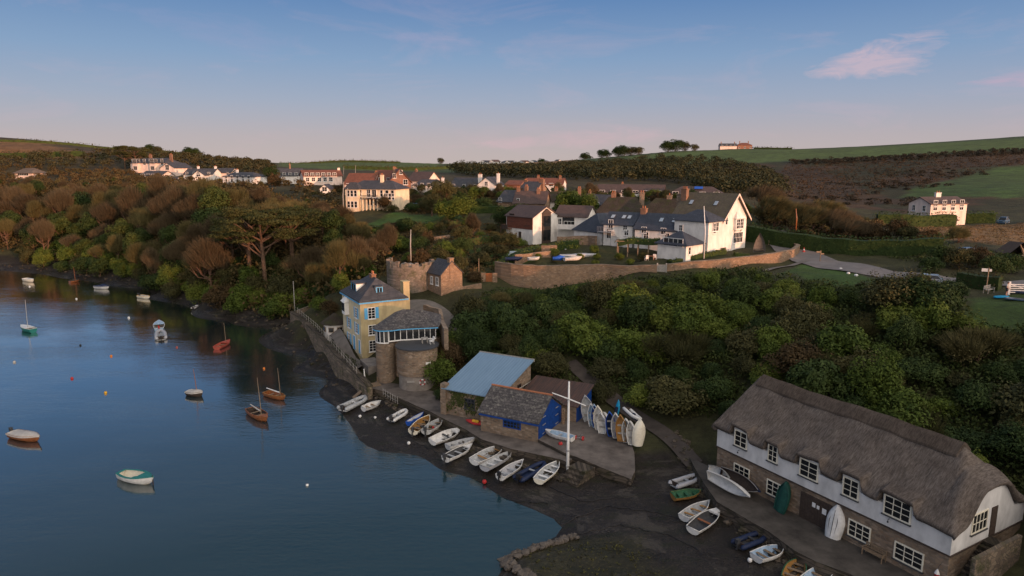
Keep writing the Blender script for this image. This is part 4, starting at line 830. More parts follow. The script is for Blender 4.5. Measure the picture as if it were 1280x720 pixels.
# --- rusty lean-to with blue end
c=ptx(640,86.5,3); ln=empty('blue_ended_shed',(sb.location.x+u.x*1.6+v.x*6.6,sb.location.y+u.y*1.6+v.y*6.6,2.2),sb.rotation_euler.z,'low shed with rusty sheet roof and blue boarded end behind the slate boathouse','shed')
wl,dl=7.4,4.6
mb=MB(); mb.add([(0,0,-0.8),(wl,0,-0.8),(wl,dl,-0.8),(0,dl,-0.8),(0,0,1.9),(wl,0,1.9),(wl,dl,3.0),(0,dl,3.0)],[(0,1,5,4),(1,2,6,5),(2,3,7,6),(3,0,4,7),(4,5,6,7)]); mb.build('wall',M['rubble'],ln)
mb=MB(); mb.add([(-0.2,-0.3,1.86),(wl+0.3,-0.3,1.86),(wl+0.3,dl+0.3,3.1),(-0.2,dl+0.3,3.1),(-0.2,-0.3,1.96),(wl+0.3,-0.3,1.96),(wl+0.3,dl+0.3,3.2),(-0.2,dl+0.3,3.2)],[(0,3,2,1),(4,5,6,7),(0,1,5,4),(1,2,6,5),(2,3,7,6),(3,0,4,7)]); mb.build('roof',M['rustroof'],ln)
mb=MB(); mb.add([(wl+0.01,0.05,-0.3),(wl+0.01,dl-0.05,-0.3),(wl+0.01,dl-0.05,2.95),(wl+0.01,0.05,1.85),(wl+0.08,0.05,-0.3),(wl+0.08,dl-0.05,-0.3),(wl+0.08,dl-0.05,2.95),(wl+0.08,0.05,1.85)],[(3,2,1,0),(4,5,6,7),(0,1,5,4),(1,2,6,5),(2,3,7,6),(3,0,4,7)]); mb.build('blue_boarding',M['bluepaint'],ln)
# --- ochre riverside house
z=3.5; a=W(430.5,425,z); b=W(453,443,z)
yh=house('ochre_riverside_house','tall ochre house with light blue shutters and slate roof above the river wall',(inv(a,z),a[1]),(inv(b,z),b[1]),0,0,0,7.2,axis='hip',wall='yellow',roof='slate',zb=z,h=8.1,rise=2.9,inset=3.2,over=0.3,base2=1.5)
w_,d_,h_,r_=root_dims[yh.name]; dm=(w_,d_)
mb=MB(); mb.box(0.0,w_-0.01,-0.05,-0.004,-0.5,h_-0.1); mb.build('river_front',M['palecream'],yh)
SK=M['skyblue']
for (fc,uu,zz,hh_,shut) in (('F',0.78,5.3,1.5,SK),('F',0.78,2.9,1.5,SK),('F',0.36,2.9,1.5,SK),('F',0.33,0.2,1.7,SK),('R',0.23,5.4,1.6,SK),('R',0.23,2.9,1.4,None),('R',0.23,0.3,1.6,None)):
    o=window(yh,dm,fc,uu*(w_ if fc=='F' else d_),zz,1.0,hh_,bars=(1,3),shutters=shut)
    if fc=='F': o.location=(0,-0.05,0)
o=door(yh,dm,'F',w_*0.62,1.1,2.2,SK,-0.1); o.location=(0,-0.05,0); o=door(yh,dm,'F',w_*0.9,0.8,2.1,SK,-0.1); o.location=(0,-0.05,0)
mb=MB(); mb.box(w_*0.3-0.8,w_*0.3+0.8,-0.75,-0.052,5.0,7.0); mb.add([(w_*0.3-0.95,-0.052,7.0),(w_*0.3-0.95,-0.9,7.0),(w_*0.3+0.95,-0.9,7.0),(w_*0.3+0.95,-0.052,7.0),(w_*0.3-0.4,-0.052,8.0),(w_*0.3+0.4,-0.052,8.0)],[(0,1,4),(1,2,5,4),(2,3,5),(0,3,2,1)]); ow=mb.build('oriel_window',M['wpaint'],yh)
g=MB(); [g.box(w_*0.3-0.7+k*0.48,w_*0.3-0.28+k*0.48,-0.772,-0.75,5.5,6.8) for k in range(3)]; g.build('pane',M['glass'],ow)
mb=MB(); mb.box(-0.33,w_+0.33,-0.34,-0.28,h_-0.33,h_-0.13); mb.box(w_+0.28,w_+0.34,-0.28,d_+0.33,h_-0.33,h_-0.13); mb.build('fascia',SK,yh)
def dormer(root,x,y,z,rz,ww,hh_,dd_,nm='dormer'):
    o=MB(); o.box(-ww/2,ww/2,0,dd_,-0.6,hh_); d0=o.build(nm,M['wpaint'],root); d0.location=(x,y,z); d0.rotation_euler=(0,0,rz)
    p=MB(); p.box(-ww/2-0.15,ww/2+0.15,-0.18,dd_,hh_+0.003,hh_+0.14); p.build('dormer_roof',M['slate'],d0); g=MB(); g.box(-ww/2+0.12,ww/2-0.12,-0.02,-0.003,0.05,hh_-0.12); g.build('pane',M['glass'],d0)
    f=MB(); f.box(-0.04,0.04,-0.04,-0.021,0.05,hh_-0.12); f.box(-ww/2-0.02,-ww/2+0.12,-0.05,-0.003,-0.2,hh_); f.box(ww/2-0.12,ww/2+0.02,-0.05,-0.003,-0.2,hh_); f.box(-ww/2+0.12,ww/2-0.12,-0.05,-0.004,hh_-0.14,hh_); f.build('trim',SK,d0)
dormer(yh,w_-0.9,d_*0.46,h_+0.75,R(90),1.0,1.1,2.2); dormer(yh,w_*0.42,0.75,h_+0.75,0,2.6,1.2,2.6)
rf=[c for c in yh.children if c.name.startswith('roof')][0]
chimney(rf,w_*0.5,d_*0.5,h_+r_+0.25,h_+r_-0.8,1.2,0.7,pots=2); chimney(rf,w_*0.80,d_+0.6,h_+2.1,-1,1.3,1.0,M['yellow'],0)
# --- glazed garden room on its two round stone towers
gr=empty('conservatory',(-17.7,92.4,2.2),0,'curved glazed garden room with speckled slate roof on round stone towers','garden room')
def arc(cx,cyy,r,a0,a1,n): return [(cx+r*math.cos(R(a0+(a1-a0)*i/n)),cyy+r*math.sin(R(a0+(a1-a0)*i/n))) for i in range(n+1)]
mb=MB(); mb.prism(arc(0,0,1.35,0,345,23),-1,5.2); mb.build('round_tower',M['rubble'],gr)
tcx,tcy,tr=4.75,-2.2,2.75
mb=MB(); mb.prism(arc(tcx,tcy,tr,0,350,35),1.6,5.25); mb.build('terrace_tower',M['rubble'],gr)
mb=MB(); mb.prism(arc(tcx,tcy,tr-0.2,0,350,35),-1,1.597); mb.build('tower_base',M['concrete'],gr)
mb=MB(); mb.prism(arc(tcx,tcy,tr+0.22,0,350,35),5.253,5.42); mb.build('terrace',M['dgrey'],gr)
mb=MB(); mb.prism([(0.6,0.4),(2.2,-0.2),(7.0,0.3),(7.6,3.0),(6,7),(0,7)],-1,5.19); mb.build('stone_wall',M['rubble'],gr)
# glazing: round bay then the long front
bayp=arc(0,0,1.3,175,300,5)
front=[(0.75,-1.1),(2.2,-0.35),(3.9,0.05),(5.5,0.35),(7.0,0.6)]
def glaze(pts,z0,z1,nm):
    f=MB(); g=MB()
    for i in range(len(pts)-1):
        a_,b_=Vector(pts[i]),Vector(pts[i+1]); d0=(b_-a_); n_=max(1,round(d0.length/0.8)); an=math.atan2(d0.y,d0.x)
        for k in range(n_+1):
            p=a_+d0*k/n_; f.obox((p.x,p.y,(z0+z1)/2),(0.075,0.12,z1-z0),an)
        mid=(a_+b_)/2; f.obox((mid.x,mid.y,z0+0.10),(d0.length,0.13,0.16),an); f.obox((mid.x,mid.y,z1-0.07),(d0.length,0.13,0.14),an); g.obox((mid.x,mid.y,(z0+z1)/2),(d0.length,0.05,z1-z0-0.3),an)
    o=f.build(nm,M['wpaint'],gr); g.build('pane',M['glass'],o)
glaze(bayp,5.25,7.15,'bay_glazing'); glaze(front[:3],5.45,7.15,'front_glazing'); glaze(front[2:],5.45,7.15,'terrace_doors')
eo=arc(0,0,1.65,170,300,8)+[(1.1,-1.5),(2.3,-0.75),(4.0,-0.3),(5.6,0.0),(7.4,0.35),(7.6,2.6)]; ap=[(1.6,4.4),(4.6,4.2)]
mb=MB(); ne=len(eo); vs=[(x,y,7.2) for x,y in eo]+[(x,y,7.32) for x,y in eo]+[(2.0,4.0,9.0),(4.8,4.0,8.9),(0.3,6.5,8.0),(7.2,6.0,7.8)]
A0,A1,A2,A3=2*ne,2*ne+1,2*ne+2,2*ne+3; fs=[]
for i in range(ne-1):
    fs.append((i,i+1,ne+i+1,ne+i)); ap_=A0 if i<11 else A1; fs.append((ne+i,ne+i+1,ap_))
fs+=[(ne+11,A1,A0),(ne,A0,A2),(2*ne-1,A3,A1),(A0,A1,A3,A2),tuple(range(ne-1,-1,-1))]
mb.add(vs,fs); mb.build('roof',M['slateold'],gr)
mb=MB()
for i in range(ne-2):
    a_,b_=Vector(eo[i]),Vector(eo[i+1]); m_=(a_+b_)/2; mb.obox((m_.x,m_.y,7.13),((b_-a_).length+0.02,0.05,0.13),math.atan2(b_.y-a_.y,b_.x-a_.x))
mb.build('fascia',SK,gr)
mb=MB(); mb.obox((7.9,2.2,5.9),(0.6,7.5,3.0),R(12)); mb.build('side_wall',M['rubble'],gr)
mb=MB(); mb.obox((tcx-0.6,tcy-tr-0.0+0.16,0.95),(1.0,0.08,0.28)); mb.build('wall_sign',M['greywood'],gr)
lb_=empty('lifebuoy',(-17.7+tcx+0.95,92.4+tcy-2.49,2.2+0.85),R(20),'red and white lifebuoy hung on the base of the terrace tower','lifebuoy')
mb=MB(); mb.tube([(0.36*math.cos(t),0,0.36*math.sin(t)) for t in np.linspace(0,6.283,21)],0.085,7,cap=False); mb.build('ring',M['red'],lb_,smooth=True)
for k in range(4): mb=MB(); mb.tube([(0.36*math.cos(t),0,0.36*math.sin(t)) for t in np.linspace(k*1.571-0.42,k*1.571+0.42,7)],0.095,7); mb.build('white_band',M['wpaint'],lb_,smooth=True)
mb=MB(); mb.obox((tcx+1.7,tcy-2.1,3.4),(0.7,0.15,0.3),R(35)); mb.build('vent_box',M['wpaint'],gr)
# terrace furniture
def chair(loc,rz,label,mat,group=None):
    o=empty('garden_chair',loc,rz,label,'chair',group)
    mb=MB(); mb.box(-0.28,0.28,-0.28,0.28,0.38,0.45); mb.build('seat',mat,o); mb=MB(); mb.obox((0,0.30,0.72),(0.56,0.06,0.6),0,0,R(-12)); mb.build('backrest',mat,o)
    for sx in (-0.25,0.25):
        for sy in (-0.25,0.25): mb=MB(); mb.tube([(sx,sy,0),(sx*0.9,sy*0.9,0.38)],0.03,5); mb.build('leg',mat,o)
        mb=MB(); mb.box(sx-0.04,sx+0.04,-0.28,0.3,0.62,0.67); mb.build('armrest',mat,o)
    return o
chair((-17.7+6.7,92.4-1.9,7.62),R(-60),'pale garden chair on the round terrace','' and 0 or M['wpaint'])
def table(loc,rz,label,mat,w_=1.5,d_=0.9,name='garden_table'):
    o=empty(name,loc,rz,label,'table'); mb=MB(); mb.box(-w_/2,w_/2,-d_/2,d_/2,0.70,0.75); mb.build('table_top',mat,o)
    for sx in (-1,1):
        for sy in (-1,1): mb=MB(); mb.box(sx*(w_/2-0.1)-0.04,sx*(w_/2-0.1)+0.04,sy*(d_/2-0.1)-0.04,sy*(d_/2-0.1)+0.04,0,0.70); mb.build('leg',mat,o)
table((-17.7+5.7,92.4-1.4,7.62),0.3,'grey table on the round terrace beside the pale chair',M['greywood'],0.9,0.8)
# --- little round cream summerhouse
sc_=W(416,423,3.4); sh=empty('round_summerhouse',(sc_[0],sc_[1]+1.6,3.4),0,'small round pale summerhouse with conical thatch behind the river wall','summerhouse')
mb=MB(); mb.prism(arc(0,0,1.75,0,340,17),-1,2.4); mb.build('wall',M['white'],sh)
mb=MB(); mb.tube([(0,0,2.3),(0,0,2.42),(0,0,3.4),(0,0,4.0)],[2.3,2.3,0.9,0.08],18); mb.build('roof',M['thatchdark'],sh)
for an in (215,265,310):
    mb=MB(); mb.obox((1.77*math.cos(R(an)),1.77*math.sin(R(an)),1.45),(0.9,0.12,0.8),R(an+90)); f=mb.build('window',M['wood'],sh); g=MB(); g.obox((1.8*math.cos(R(an)),1.8*math.sin(R(an)),1.45),(0.74,0.1,0.64),R(an+90)); g.build('pane',M['glass'],f)
# --- battery tower ruin with flag mast, slate hut against it
M['rubblegrey']=masonry('grey ruin stone',[(0.17,0.14,0.11),(0.25,0.21,0.17),(0.13,0.11,0.09),(0.29,0.245,0.20)],(0.18,0.155,0.13),moss=(0.05,0.055,0.02)); tw=empty('ruined_battery_tower',(-18.2,121.5,9.0),0,'ruined battlemented stone tower with plants on its face above the lane','tower')
pts=arc(0,0,4.3,150,395,30); n=len(pts); mb=MB(); ang0=150
for i in range(n-1):
    a_,b_=pts[i],pts[i+1]; a2=(a_[0]*0.86,a_[1]*0.86); b2=(b_[0]*0.86,b_[1]*0.86)
    top=5.2+(0.55 if i%3!=0 else -0.05)+0.35*math.sin(i*1.9)*(1 if i<12 else 0.3)
    mb.prism([a_,b_,b2,a2],-2.0,top)
mb.build('battlement_wall',M['rubblegrey'],tw)
mb=MB(); mb.prism([(p[0]*0.85,p[1]*0.85) for p in pts],-2,4.7); mb.build('tower_core',M['rubble'],tw)
mb=MB(); [mb.ball((rnd.uniform(-1.6,1.2),rnd.uniform(-1.5,0.8),4.9),rnd.uniform(0.35,0.8),7,sz=0.7) for _ in range(9)]; mb.build('mast_footing',M['concrete'],tw)
def pole(name,px,pt_,pb,Y,r,label,mat,cat='pole',zb=None,yard=None,dx=0):
    b=V(px,pb,Y); t_=V(px+dx,pt_,Y); o=empty(name,(b[0],b[1],b[2]),0,label,cat); hgt=t_[2]-b[2]
    mb=MB(); mb.tube([(0,0,-0.6),(0,0,hgt*0.5),(t_[0]-b[0],0,hgt)],[r,r*0.85,r*0.5],7); mb.build('shaft',mat,o,smooth=True)
    mb=MB(); mb.ball((t_[0]-b[0],0,hgt+r*0.4),r*0.9,6); mb.build('truck',mat,o); return o,hgt
pole('flag_mast',513.5,288,322,120.5,0.13,'bare pale flag mast standing on the ruined tower',M['greywood'],'flagpole')
a=ptx(535,119,10); b=ptx(551,116.2,10)
hu=house('slate_hut','small stone hut with slate roof and orange lit chimney gable beside the ruined tower',(535,118.8),(551.5,115.4),347,324.5,312,4.4,'x','rubblewarm','slate',zb=10.0,h=3.1,rise=2.1,cat='hut',wins=[('F',0.72,1.2,0.7,1.3),('F',0.3,1.2,0.6,1.2)],chims=[(0.93,0.5,0.5,dict(mat=M['rubblewarm'],sx=0.8,sy=0.8,pots=0))],over=0.2)
# ---------------------------------------------------------------- quays, walls, lanes
def w3(px,py,z): return Vector(W(px,py,z))
def slab(name,pts,ztop,zbot,mats,label,kind='structure'):
    mb=MB(); n=len(pts); o=len(mb.v)
    P2=[(p[0],p[1]) for p in pts]
    vs=[(p[0],p[1],zbot) for p in P2]+[(p[0],p[1],ztop if not isinstance(ztop,list) else ztop[i]) for i,p in enumerate(P2)]
    mb.add(vs,[(i,(i+1)%n,n+(i+1)%n,n+i) for i in range(n)],1); mb.add(vs,[tuple(range(n,2*n))],0)
    ob=mb.build(name,mats); return tag(ob,label,kind=kind)
qe=[(462,485),(480,489),(497,496),(520,507),(539,515),(556,524),(581,536),(602,549),(639,561),(667,567),(700,574),(710,578)]
pts=[w3(a,b,1.8) for a,b in qe]+[Vector((6.8,67.5,0)),Vector((6.0,72,0)),Vector((3,76,0)),Vector((-4,81,0)),Vector((-9,87,0)),Vector((-13,92,0)),Vector((-19,93,0))]
slab('quay_walkway',pts,1.8,-1,[M['quaytop'],M['quaystone']],'concrete walkway along the weedy stone quay')
ap=[(668,547,2.15),(706,566,2.15),(723,572,2.1),(756,586,1.75),(789,599,1.4),(794,588,1.5),(793,566,1.75),(786,545,2.0),(770,530,2.1),(745,516,2.2),(715,505,2.2)]
pts=[w3(a,b,z) for a,b,z in ap]+[Vector((5,83,0)),Vector((2.5,77,0))]
slab('boat_apron',pts,[a[2] for a in ap]+[2.2,2.15],0.2,[M['quaytop'],M['quaystone']],'sloping concrete apron with dinghies in front of the blue doors')
te=[(862,572),(868,584),(880,604),(896,627),(927,645),(962,665),(993,688),(1020,702),(1062,717),(1110,745)]
pts=[w3(a,b,1.8) for a,b in te]+[Vector(at_tb(23.5,-3)),Vector(at_tb(23.5,0.5)),Vector(at_tb(0.5,0.5)),Vector(at_tb(-1.5,0.5))]
slab('boathouse_terrace',pts,1.8,-0.5,[M['darkconc'],M['quaystone']],'rough paved terrace along the thatched boathouse')
# river steps by the mast
rs=empty('quay_steps',tuple(w3(716,582,1.8)),R(-42),'stone steps from the quay down to the mud beside the white mast','steps'); mb=MB()
for k in range(5): mb.box(-0.2,1.9,-0.45*(k+1),-0.45*k+0.02 if k else 1.2,-1.6,0.02-k*0.28)
mb.build('tread',M['quaystone'],rs)
def wall(name,label,pts,th,mat,cat='wall',cope=None,step=1.0,jit=0.06,group=None):
    "pts: (x,y,zbottom,ztop) followed along their line"
    P=[Vector(p) for p in pts] if len(pts[0])==4 else pts; res=[]
    for i in range(len(P)-1):
        n_=max(1,int((Vector(P[i][:2])-Vector(P[i+1][:2])).length/step))
        for k in range(n_): res.append(P[i]+(P[i+1]-P[i])*(k/n_))
    res.append(P[-1]); c=res[0]; o=empty(name,(c[0],c[1],c[2]),0,label,cat,group); mb=MB(); cb=MB(); n=len(res)
    for i,p in enumerate(res):
        a_=Vector(res[max(0,i-1)][:2]); b_=Vector(res[min(n-1,i+1)][:2]); d=(b_-a_).normalized(); nn=Vector((-d.y,d.x))*th/2; q=Vector(p[:2])-Vector(c[:2]); zt=p[3]-c[2]+rnd.uniform(-jit,jit); zb=p[2]-c[2]-1.2
        for s in (-1,1): mb.v+= [(q.x+nn.x*s,q.y+nn.y*s,zb),(q.x+nn.x*s,q.y+nn.y*s,zt)]
        if cope:
            for s in (-1.22,1.22): cb.v+=[(q.x+nn.x*s,q.y+nn.y*s,zt+0.003),(q.x+nn.x*s,q.y+nn.y*s,zt+0.14)]
    for m_ in ([mb,cb] if cope else [mb]):
        for i in range(n-1):
            a=i*4; b=a+4
            for f in ((a,b,b+1,a+1),(a+2,a+3,b+3,b+2),(a+1,b+1,b+3,a+3),(a,a+2,b+2,b)): m_.f.append(f); m_.mi.append(0)
        m_.f+=[(0,1,3,2),((n-1)*4,(n-1)*4+2,(n-1)*4+3,(n-1)*4+1)]; m_.mi+=[0,0]
    mb.build('wall_face' if cope else 'stonework',mat,o)
    if cope: cb.build('coping',cope,o)
    return o
def wp(px,py,zb,zt): v=W(px,py,zb); return (v[0],v[1],zb,zt)
wall('river_wall','old weedy stone river wall running along the foreshore below the ochre house',[wp(366,412,0.9,4.3),wp(378,419,0.9,4.2),wp(392,432,0.9,3.9),wp(408,449,0.9,3.9),wp(424,467,0.9,3.7),wp(440,480,0.9,3.5),wp(455,492,0.9,2.9),wp(463,497,0.9,2.4)],0.7,M['seastone'],'wall',M['quaystone'])
wall('garden_end_wall','short stone wall closing the far end of the riverside path',[wp(366,411,1.0,4.2),(-38,131,3,5.0),(-33,133,5,6.0)],0.5,M['seastone'])
GA=[(620,348,10.8,13.9),(628,353,10.3,13.9),(640,357,10.0,13.9),(655,358.5,10.0,13.9),(672,356,10.5,13.9),(690,351.5,11.2,13.9),(712,347.5,11.8,14.0),(735,344,12.3,14.1),(760,342,12.7,14.2),(785,341.5,13.0,14.2),(821,341.5,13.2,14.6)]
wall('curved_garden_wall','tall curved rubble garden wall sweeping round the boat garden',[wp(*g_) for g_ in GA],0.6,M['rubblewarm'],'wall',M['rubble'])
GB=[(833,341,13.2,14.6),(860,338,13.6,15.0),(890,335,14.0,15.3),(920,332,14.3,15.6),(950,329,14.6,16.0),(975,325.5,14.9,16.4),(990,321.5,15.1,16.5),(997,316.5,15.2,16.6),(993,311.5,15.4,16.6),(980,308.5,15.5,16.7),(960,307,15.7,16.6)]
wall('lane_garden_wall','low rubble wall rounding the corner of the inn forecourt beside the lane',[wp(*g_) for g_ in GB],0.6,M['rubblewarm'],'wall',M['rubble'])
wall('terrace_wall','stone wall rising behind the glazed garden room beside the lane',[(-10.2,97.5,5.5,9.3),(-10.9,101,6,10.2),(-13.8,105.5,6.5,10.0)],0.5,M['rubble'],'wall')
gt=empty('garden_gate',tuple(w3(827,341.5,13.2)),R(-12),'pale boarded gate in the rubble wall below the inn garden room','gate'); mb=MB(); mb.box(-0.62,0.62,-0.06,0.06,-0.3,1.5); [mb.box(-0.6+k*0.2,-0.43+k*0.2,-0.08,-0.06,-0.2,1.45) for k in range(6)]; mb.build('gate_leaf',M['greywood'],gt)
for s in (-1,1): mb=MB(); mb.box(s*0.75-0.12,s*0.75+0.12,-0.15,0.15,-0.5,1.75); mb.build('gate_post',M['greywood'],gt)
dg=empty('wooden_garden_door',tuple(w3(611.5,355,10.2)),R(-5),'red brown wooden door between pale posts left of the curved wall','door'); mb=MB(); mb.box(-0.6,0.6,-0.05,0.05,-0.2,2.0); [mb.box(-0.58+k*0.2,-0.41+k*0.2,-0.07,-0.05,-0.2,1.97) for k in range(6)]; mb.build('door_leaf',M['varnish'],dg)
for s in (-1,1): mb=MB(); mb.box(s*1.05-0.42,s*1.05+0.42,-0.2,0.2,-0.5,2.05); mb.build('stone_pier',M['rubblewarm'],dg)
def gy_(px,py,z=None): p=T(px,py); return p
def wallg(name,label,pp,hgt,th,mat,**kw):
    q=[]; 
    for a in pp: p=V(*a[:3]) if len(a)>=3 else T(*a); z=H(p[0],p[1]); q.append((p[0],p[1],z,z+hgt))
    return wall(name,label,q,th,mat,**kw)
wall('garden_cross_wall','low orange lit garden wall left of the stacked dinghies',[(0.5,128.5,13.3,14.9),(3.5,130,13.4,14.9),(7.5,131.5,13.5,15.2)],0.5,M['rubblewarm'])
wall('garden_pier_wall','tall block of pinkish garden wall in the middle of the boat garden',[(5.8,133.5,13.5,16.0),(8.8,133,13.5,16.1)],0.6,M['rubblewarm'])
wall('courtyard_wall','straight stone courtyard wall in front of the white stepped wing',[(9.5,143,14.8,16.7),(15.8,141,15,17.1),(17.2,138.5,15,17.3)],0.5,M['rubblewarm'])
wall('hut_garden_wall','broken orange lit stone wall beside the slate hut',[(-11.6,116.8,9.8,12.4),(-9.5,117.5,9.8,11.9),(-8.7,118.2,9.8,10.6),(-5.5,119.8,10,10.9)],0.5,M['rubblewarm'])
wall('hedge_bank_wall','pale rough stone bank in the gardens above the tower',[(-22,148,14.4,15.4),(-18,150,14.6,15.7),(-14,152,15.0,16.2)],1.0,M['rubble'])
def strip(name,pts,width,mat,label,lift=0.07,kind='structure',step=1.0,zf=None):
    P=[Vector(p) for p in pts]; res=[]
    # smooth centre line
    for i in range(len(P)-1):
        p0,p1,p2,p3=P[max(0,i-1)],P[i],P[i+1],P[min(len(P)-1,i+2)]; n_=max(2,int((p2-p1).length/step))
        for k in range(n_):
            t=k/n_; res.append(0.5*((2*p1)+(p2-p0)*t+(2*p0-5*p1+4*p2-p3)*t*t+(3*p1-p0-3*p2+p3)*t**3))
    res.append(P[-1]); n=len(res); nc=5; vs=[]
    for i,p in enumerate(res):
        d=(res[min(n-1,i+1)]-res[max(0,i-1)]).normalized(); nn=Vector((-d.y,d.x))
        for j in range(nc):
            q=p+nn*width*((j/(nc-1))-0.5); vs.append((q.x,q.y))
    A_=np.array(vs); z=np.maximum.reduce([Hs(A_[:,0]+dx,A_[:,1]+dy) for dx,dy in ((0,0),(0.7,0),(-0.7,0),(0,0.7),(0,-0.7))])+lift; V3=np.concatenate([A_,z[:,None]],1); ix=np.arange(n*nc).reshape(n,nc)
    f=np.stack([ix[:-1,:-1].ravel(),ix[:-1,1:].ravel(),ix[1:,1:].ravel(),ix[1:,:-1].ravel()],1)
    o=npmesh(name,V3,f,mat,smooth=True); return tag(o,label,kind=kind)
M['oldhull']=plain('weathered hull boards',(0.11,0.10,0.09),0.8,0.4,3,0.3); M['road']=plain('worn lane tarmac',(0.165,0.152,0.148),0.9,0.25,0.5,0.3); M['pathm']=plain('gravel path',(0.15,0.135,0.12),0.95,0.3,0.8,0.3); M['mudtrack']=plain('muddy track',(0.06,0.05,0.043),0.9,0.4,0.8,0.4)
strip('lane_road',[w3(968,300,15.4)[:2],w3(1003,319,15.2)[:2],w3(1045,329,15.3)[:2],w3(1095,339,15.3)[:2],w3(1150,346.5,15.4)[:2],w3(1215,352.5,15.5)[:2],w3(1300,357,15.6)[:2],w3(1420,362,15.8)[:2]],7.4,M['road'],'pale worn village lane curving down past the inn')
strip('foot_path',[w3(1010,325,15.1)[:2],w3(985,330,14.9)[:2],w3(955,335,14.6)[:2]],1.2,M['pathm'],'narrow pale path along the verge',0.1)
strip('village_lane',[(-19.5,112.5),(-15.5,112),(-12.4,109),(-10.4,105),(-9.3,101),(-9.0,98)],3.6,M['pathm'],'concrete lane curving behind the ochre house',0.12)
strip('foreshore_track',[w3(712,474,3.2)[:2],w3(745,494,2.8)[:2],w3(785,517,2.4)[:2],w3(830,549,1.7)[:2],w3(868,582,1.2)[:2]],1.9,M['mudtrack'],'rough track from the apron round to the thatched boathouse',0.08)
strip('riverside_path',[(-31.5,114),(-28.8,108.5),(-25,101),(-22,96.5)],1.6,M['pathm'],'paved path on top of the river wall',0.35)
st=empty('river_steps',(-21.6,98.2,3.4),R(-62),'stone steps descending between the ochre house and round tower','steps'); mb=MB()
for k in range(8): mb.box(k*0.5,4.4 if k==0 else k*0.5+0.52,-1.1,1.1,-2,-0.05-k*0.2)
mb.build('tread',M['concrete'],st)
ls=empty('landing_stage',tuple(w3(467,490,0.8)),R(30),'small timber landing stage with sloping gangplank at the end of the river wall','landing stage')
mb=MB(); mb.box(-0.9,0.9,-0.7,0.7,1.0,1.12); mb.build('deck',M['wood'],ls)
for s in ((-0.8,-0.6),(0.8,-0.6),(0.8,0.6),(-0.8,0.6)): mb=MB(); mb.tube([(*s,-0.8),(*s,1.9 if s[1]>0 else 0.99)],0.08,6); mb.build('post',M['wood'],ls)
mb=MB(); mb.add([(-0.9,-0.4,1.1),(-0.9,0.3,1.1),(-3.0,0.1,-0.2),(-3.0,-0.6,-0.2),(-0.9,-0.4,1.0),(-0.9,0.3,1.0),(-3.0,0.1,-0.3),(-3.0,-0.6,-0.3)],[(0,1,2,3),(7,6,5,4),(0,4,5,1),(2,6,7,3),(1,5,6,2),(0,3,7,4)]); mb.build('gangplank',M['wood'],ls)
def fence(name,label,pts,h,mat,cat='fence',sp=1.4,rails=(0.35,0.85),r=0.035):
    P=[Vector(p) for p in pts]; o=empty(name,tuple(P[0]),0,label,cat); c=P[0]
    for i in range(len(P)-1):
        d=P[i+1]-P[i]; n_=max(1,int(d.length/sp))
        for k in range(n_+(1 if i==len(P)-2 else 0)):
            q=P[i]+d*k/n_-c; mb=MB(); mb.tube([q,q+Vector((0,0,h))],r,5); mb.build('post',mat,o)
        for z in rails: mb=MB(); mb.tube([P[i]-c+Vector((0,0,h*z)),P[i+1]-c+Vector((0,0,h*z))],r*0.6,5); mb.build('rail',mat,o)
    return o
fence('river_railing','thin grey railing along the top of the river wall below the ochre house',[tuple(w3(a,b,z)) for a,b,z in ((372,391,4.4),(395,410,4.1),(412,428,4.0),(430,449,3.8),(446,467,3.4))],1.0,M['greywood'])
fence('quay_railing','grey railing on the quay edge below the terrace tower',[tuple(w3(a,b,1.8)) for a,b in ((479,494),(488,500),(497,505))],1.0,M['greywood'],sp=0.6)
fence('wire_fence','thin post and wire fence along the edge of the seat lawn',[(62.5,79.5,15.3),(60,76,15.2),(62,72.5,15.2),(67,70,15.3)],1.1,M['wood'],sp=1.6)
# poles and masts
p=w3(709.5,594,0.8); mt=empty('signal_mast',tuple(p),0,'white signal mast with one slanting yard at the quay steps','mast')
hm=V(711,477,p.y)[2]-0.8; mb=MB(); mb.tube([(0,0,-0.6),(0,0,hm*0.3),(0,0,hm)],[0.16,0.15,0.09],8); mb.build('pole',M['wpaint'],mt,smooth=True)
mb=MB(); mb.tube([(-1.62,0.55,hm-1.35),(0,-0.16,hm-1.75),(1.62,-0.85,hm-2.2)],[0.05,0.075,0.05],6); mb.build('yard',M['wpaint'],mt)
mb=MB(); mb.tube([(0,0,0.9),(0,0,1.05)],0.2,8); mb.tube([(0,0,2.6),(0,0,2.75)],0.2,8); mb.build('band',M['steel'],mt)
pole('riverside_pole',369,352,394,128.5,0.10,'tall thin pale pole at the far end of the river wall',M['greywood'],dx=-2.5)
pole('mooring_post',456.5,462,483,90.5,0.11,'short white mooring post standing against the near end of the river wall',M['wpaint'],dx=-1.5)
fp,_=pole('inn_flagpole',880,258.5,319,113.5,0.10,'white flagpole in front of the inn hipped wing',M['wpaint'],'flagpole')
pole('telegraph_pole',429.5,228,262,186,0.16,'left pole of the pair at the corner of the cream villa',M['greywood'])
pole('telegraph_pole',434.5,236,264,185,0.14,'right shorter pole of the pair at the corner of the cream villa',M['greywood'])
pole('telegraph_pole',995,262,284,136,0.16,'red brown pole above the dark hedge beside the lane',M['varnish'])
pole('tv_aerial_pole',444.5,207,222,245,0.09,'thin aerial pole over the red roofed house, nearer the brick gable',M['greywood'])
pole('tv_aerial_pole',429.8,208,224,247,0.08,'thin aerial pole left of the red roofed house',M['greywood'])
pole('small_post',598.5,324,341,124,0.10,'thin orange lit post in the garden left of the wooden door',M['wood'])
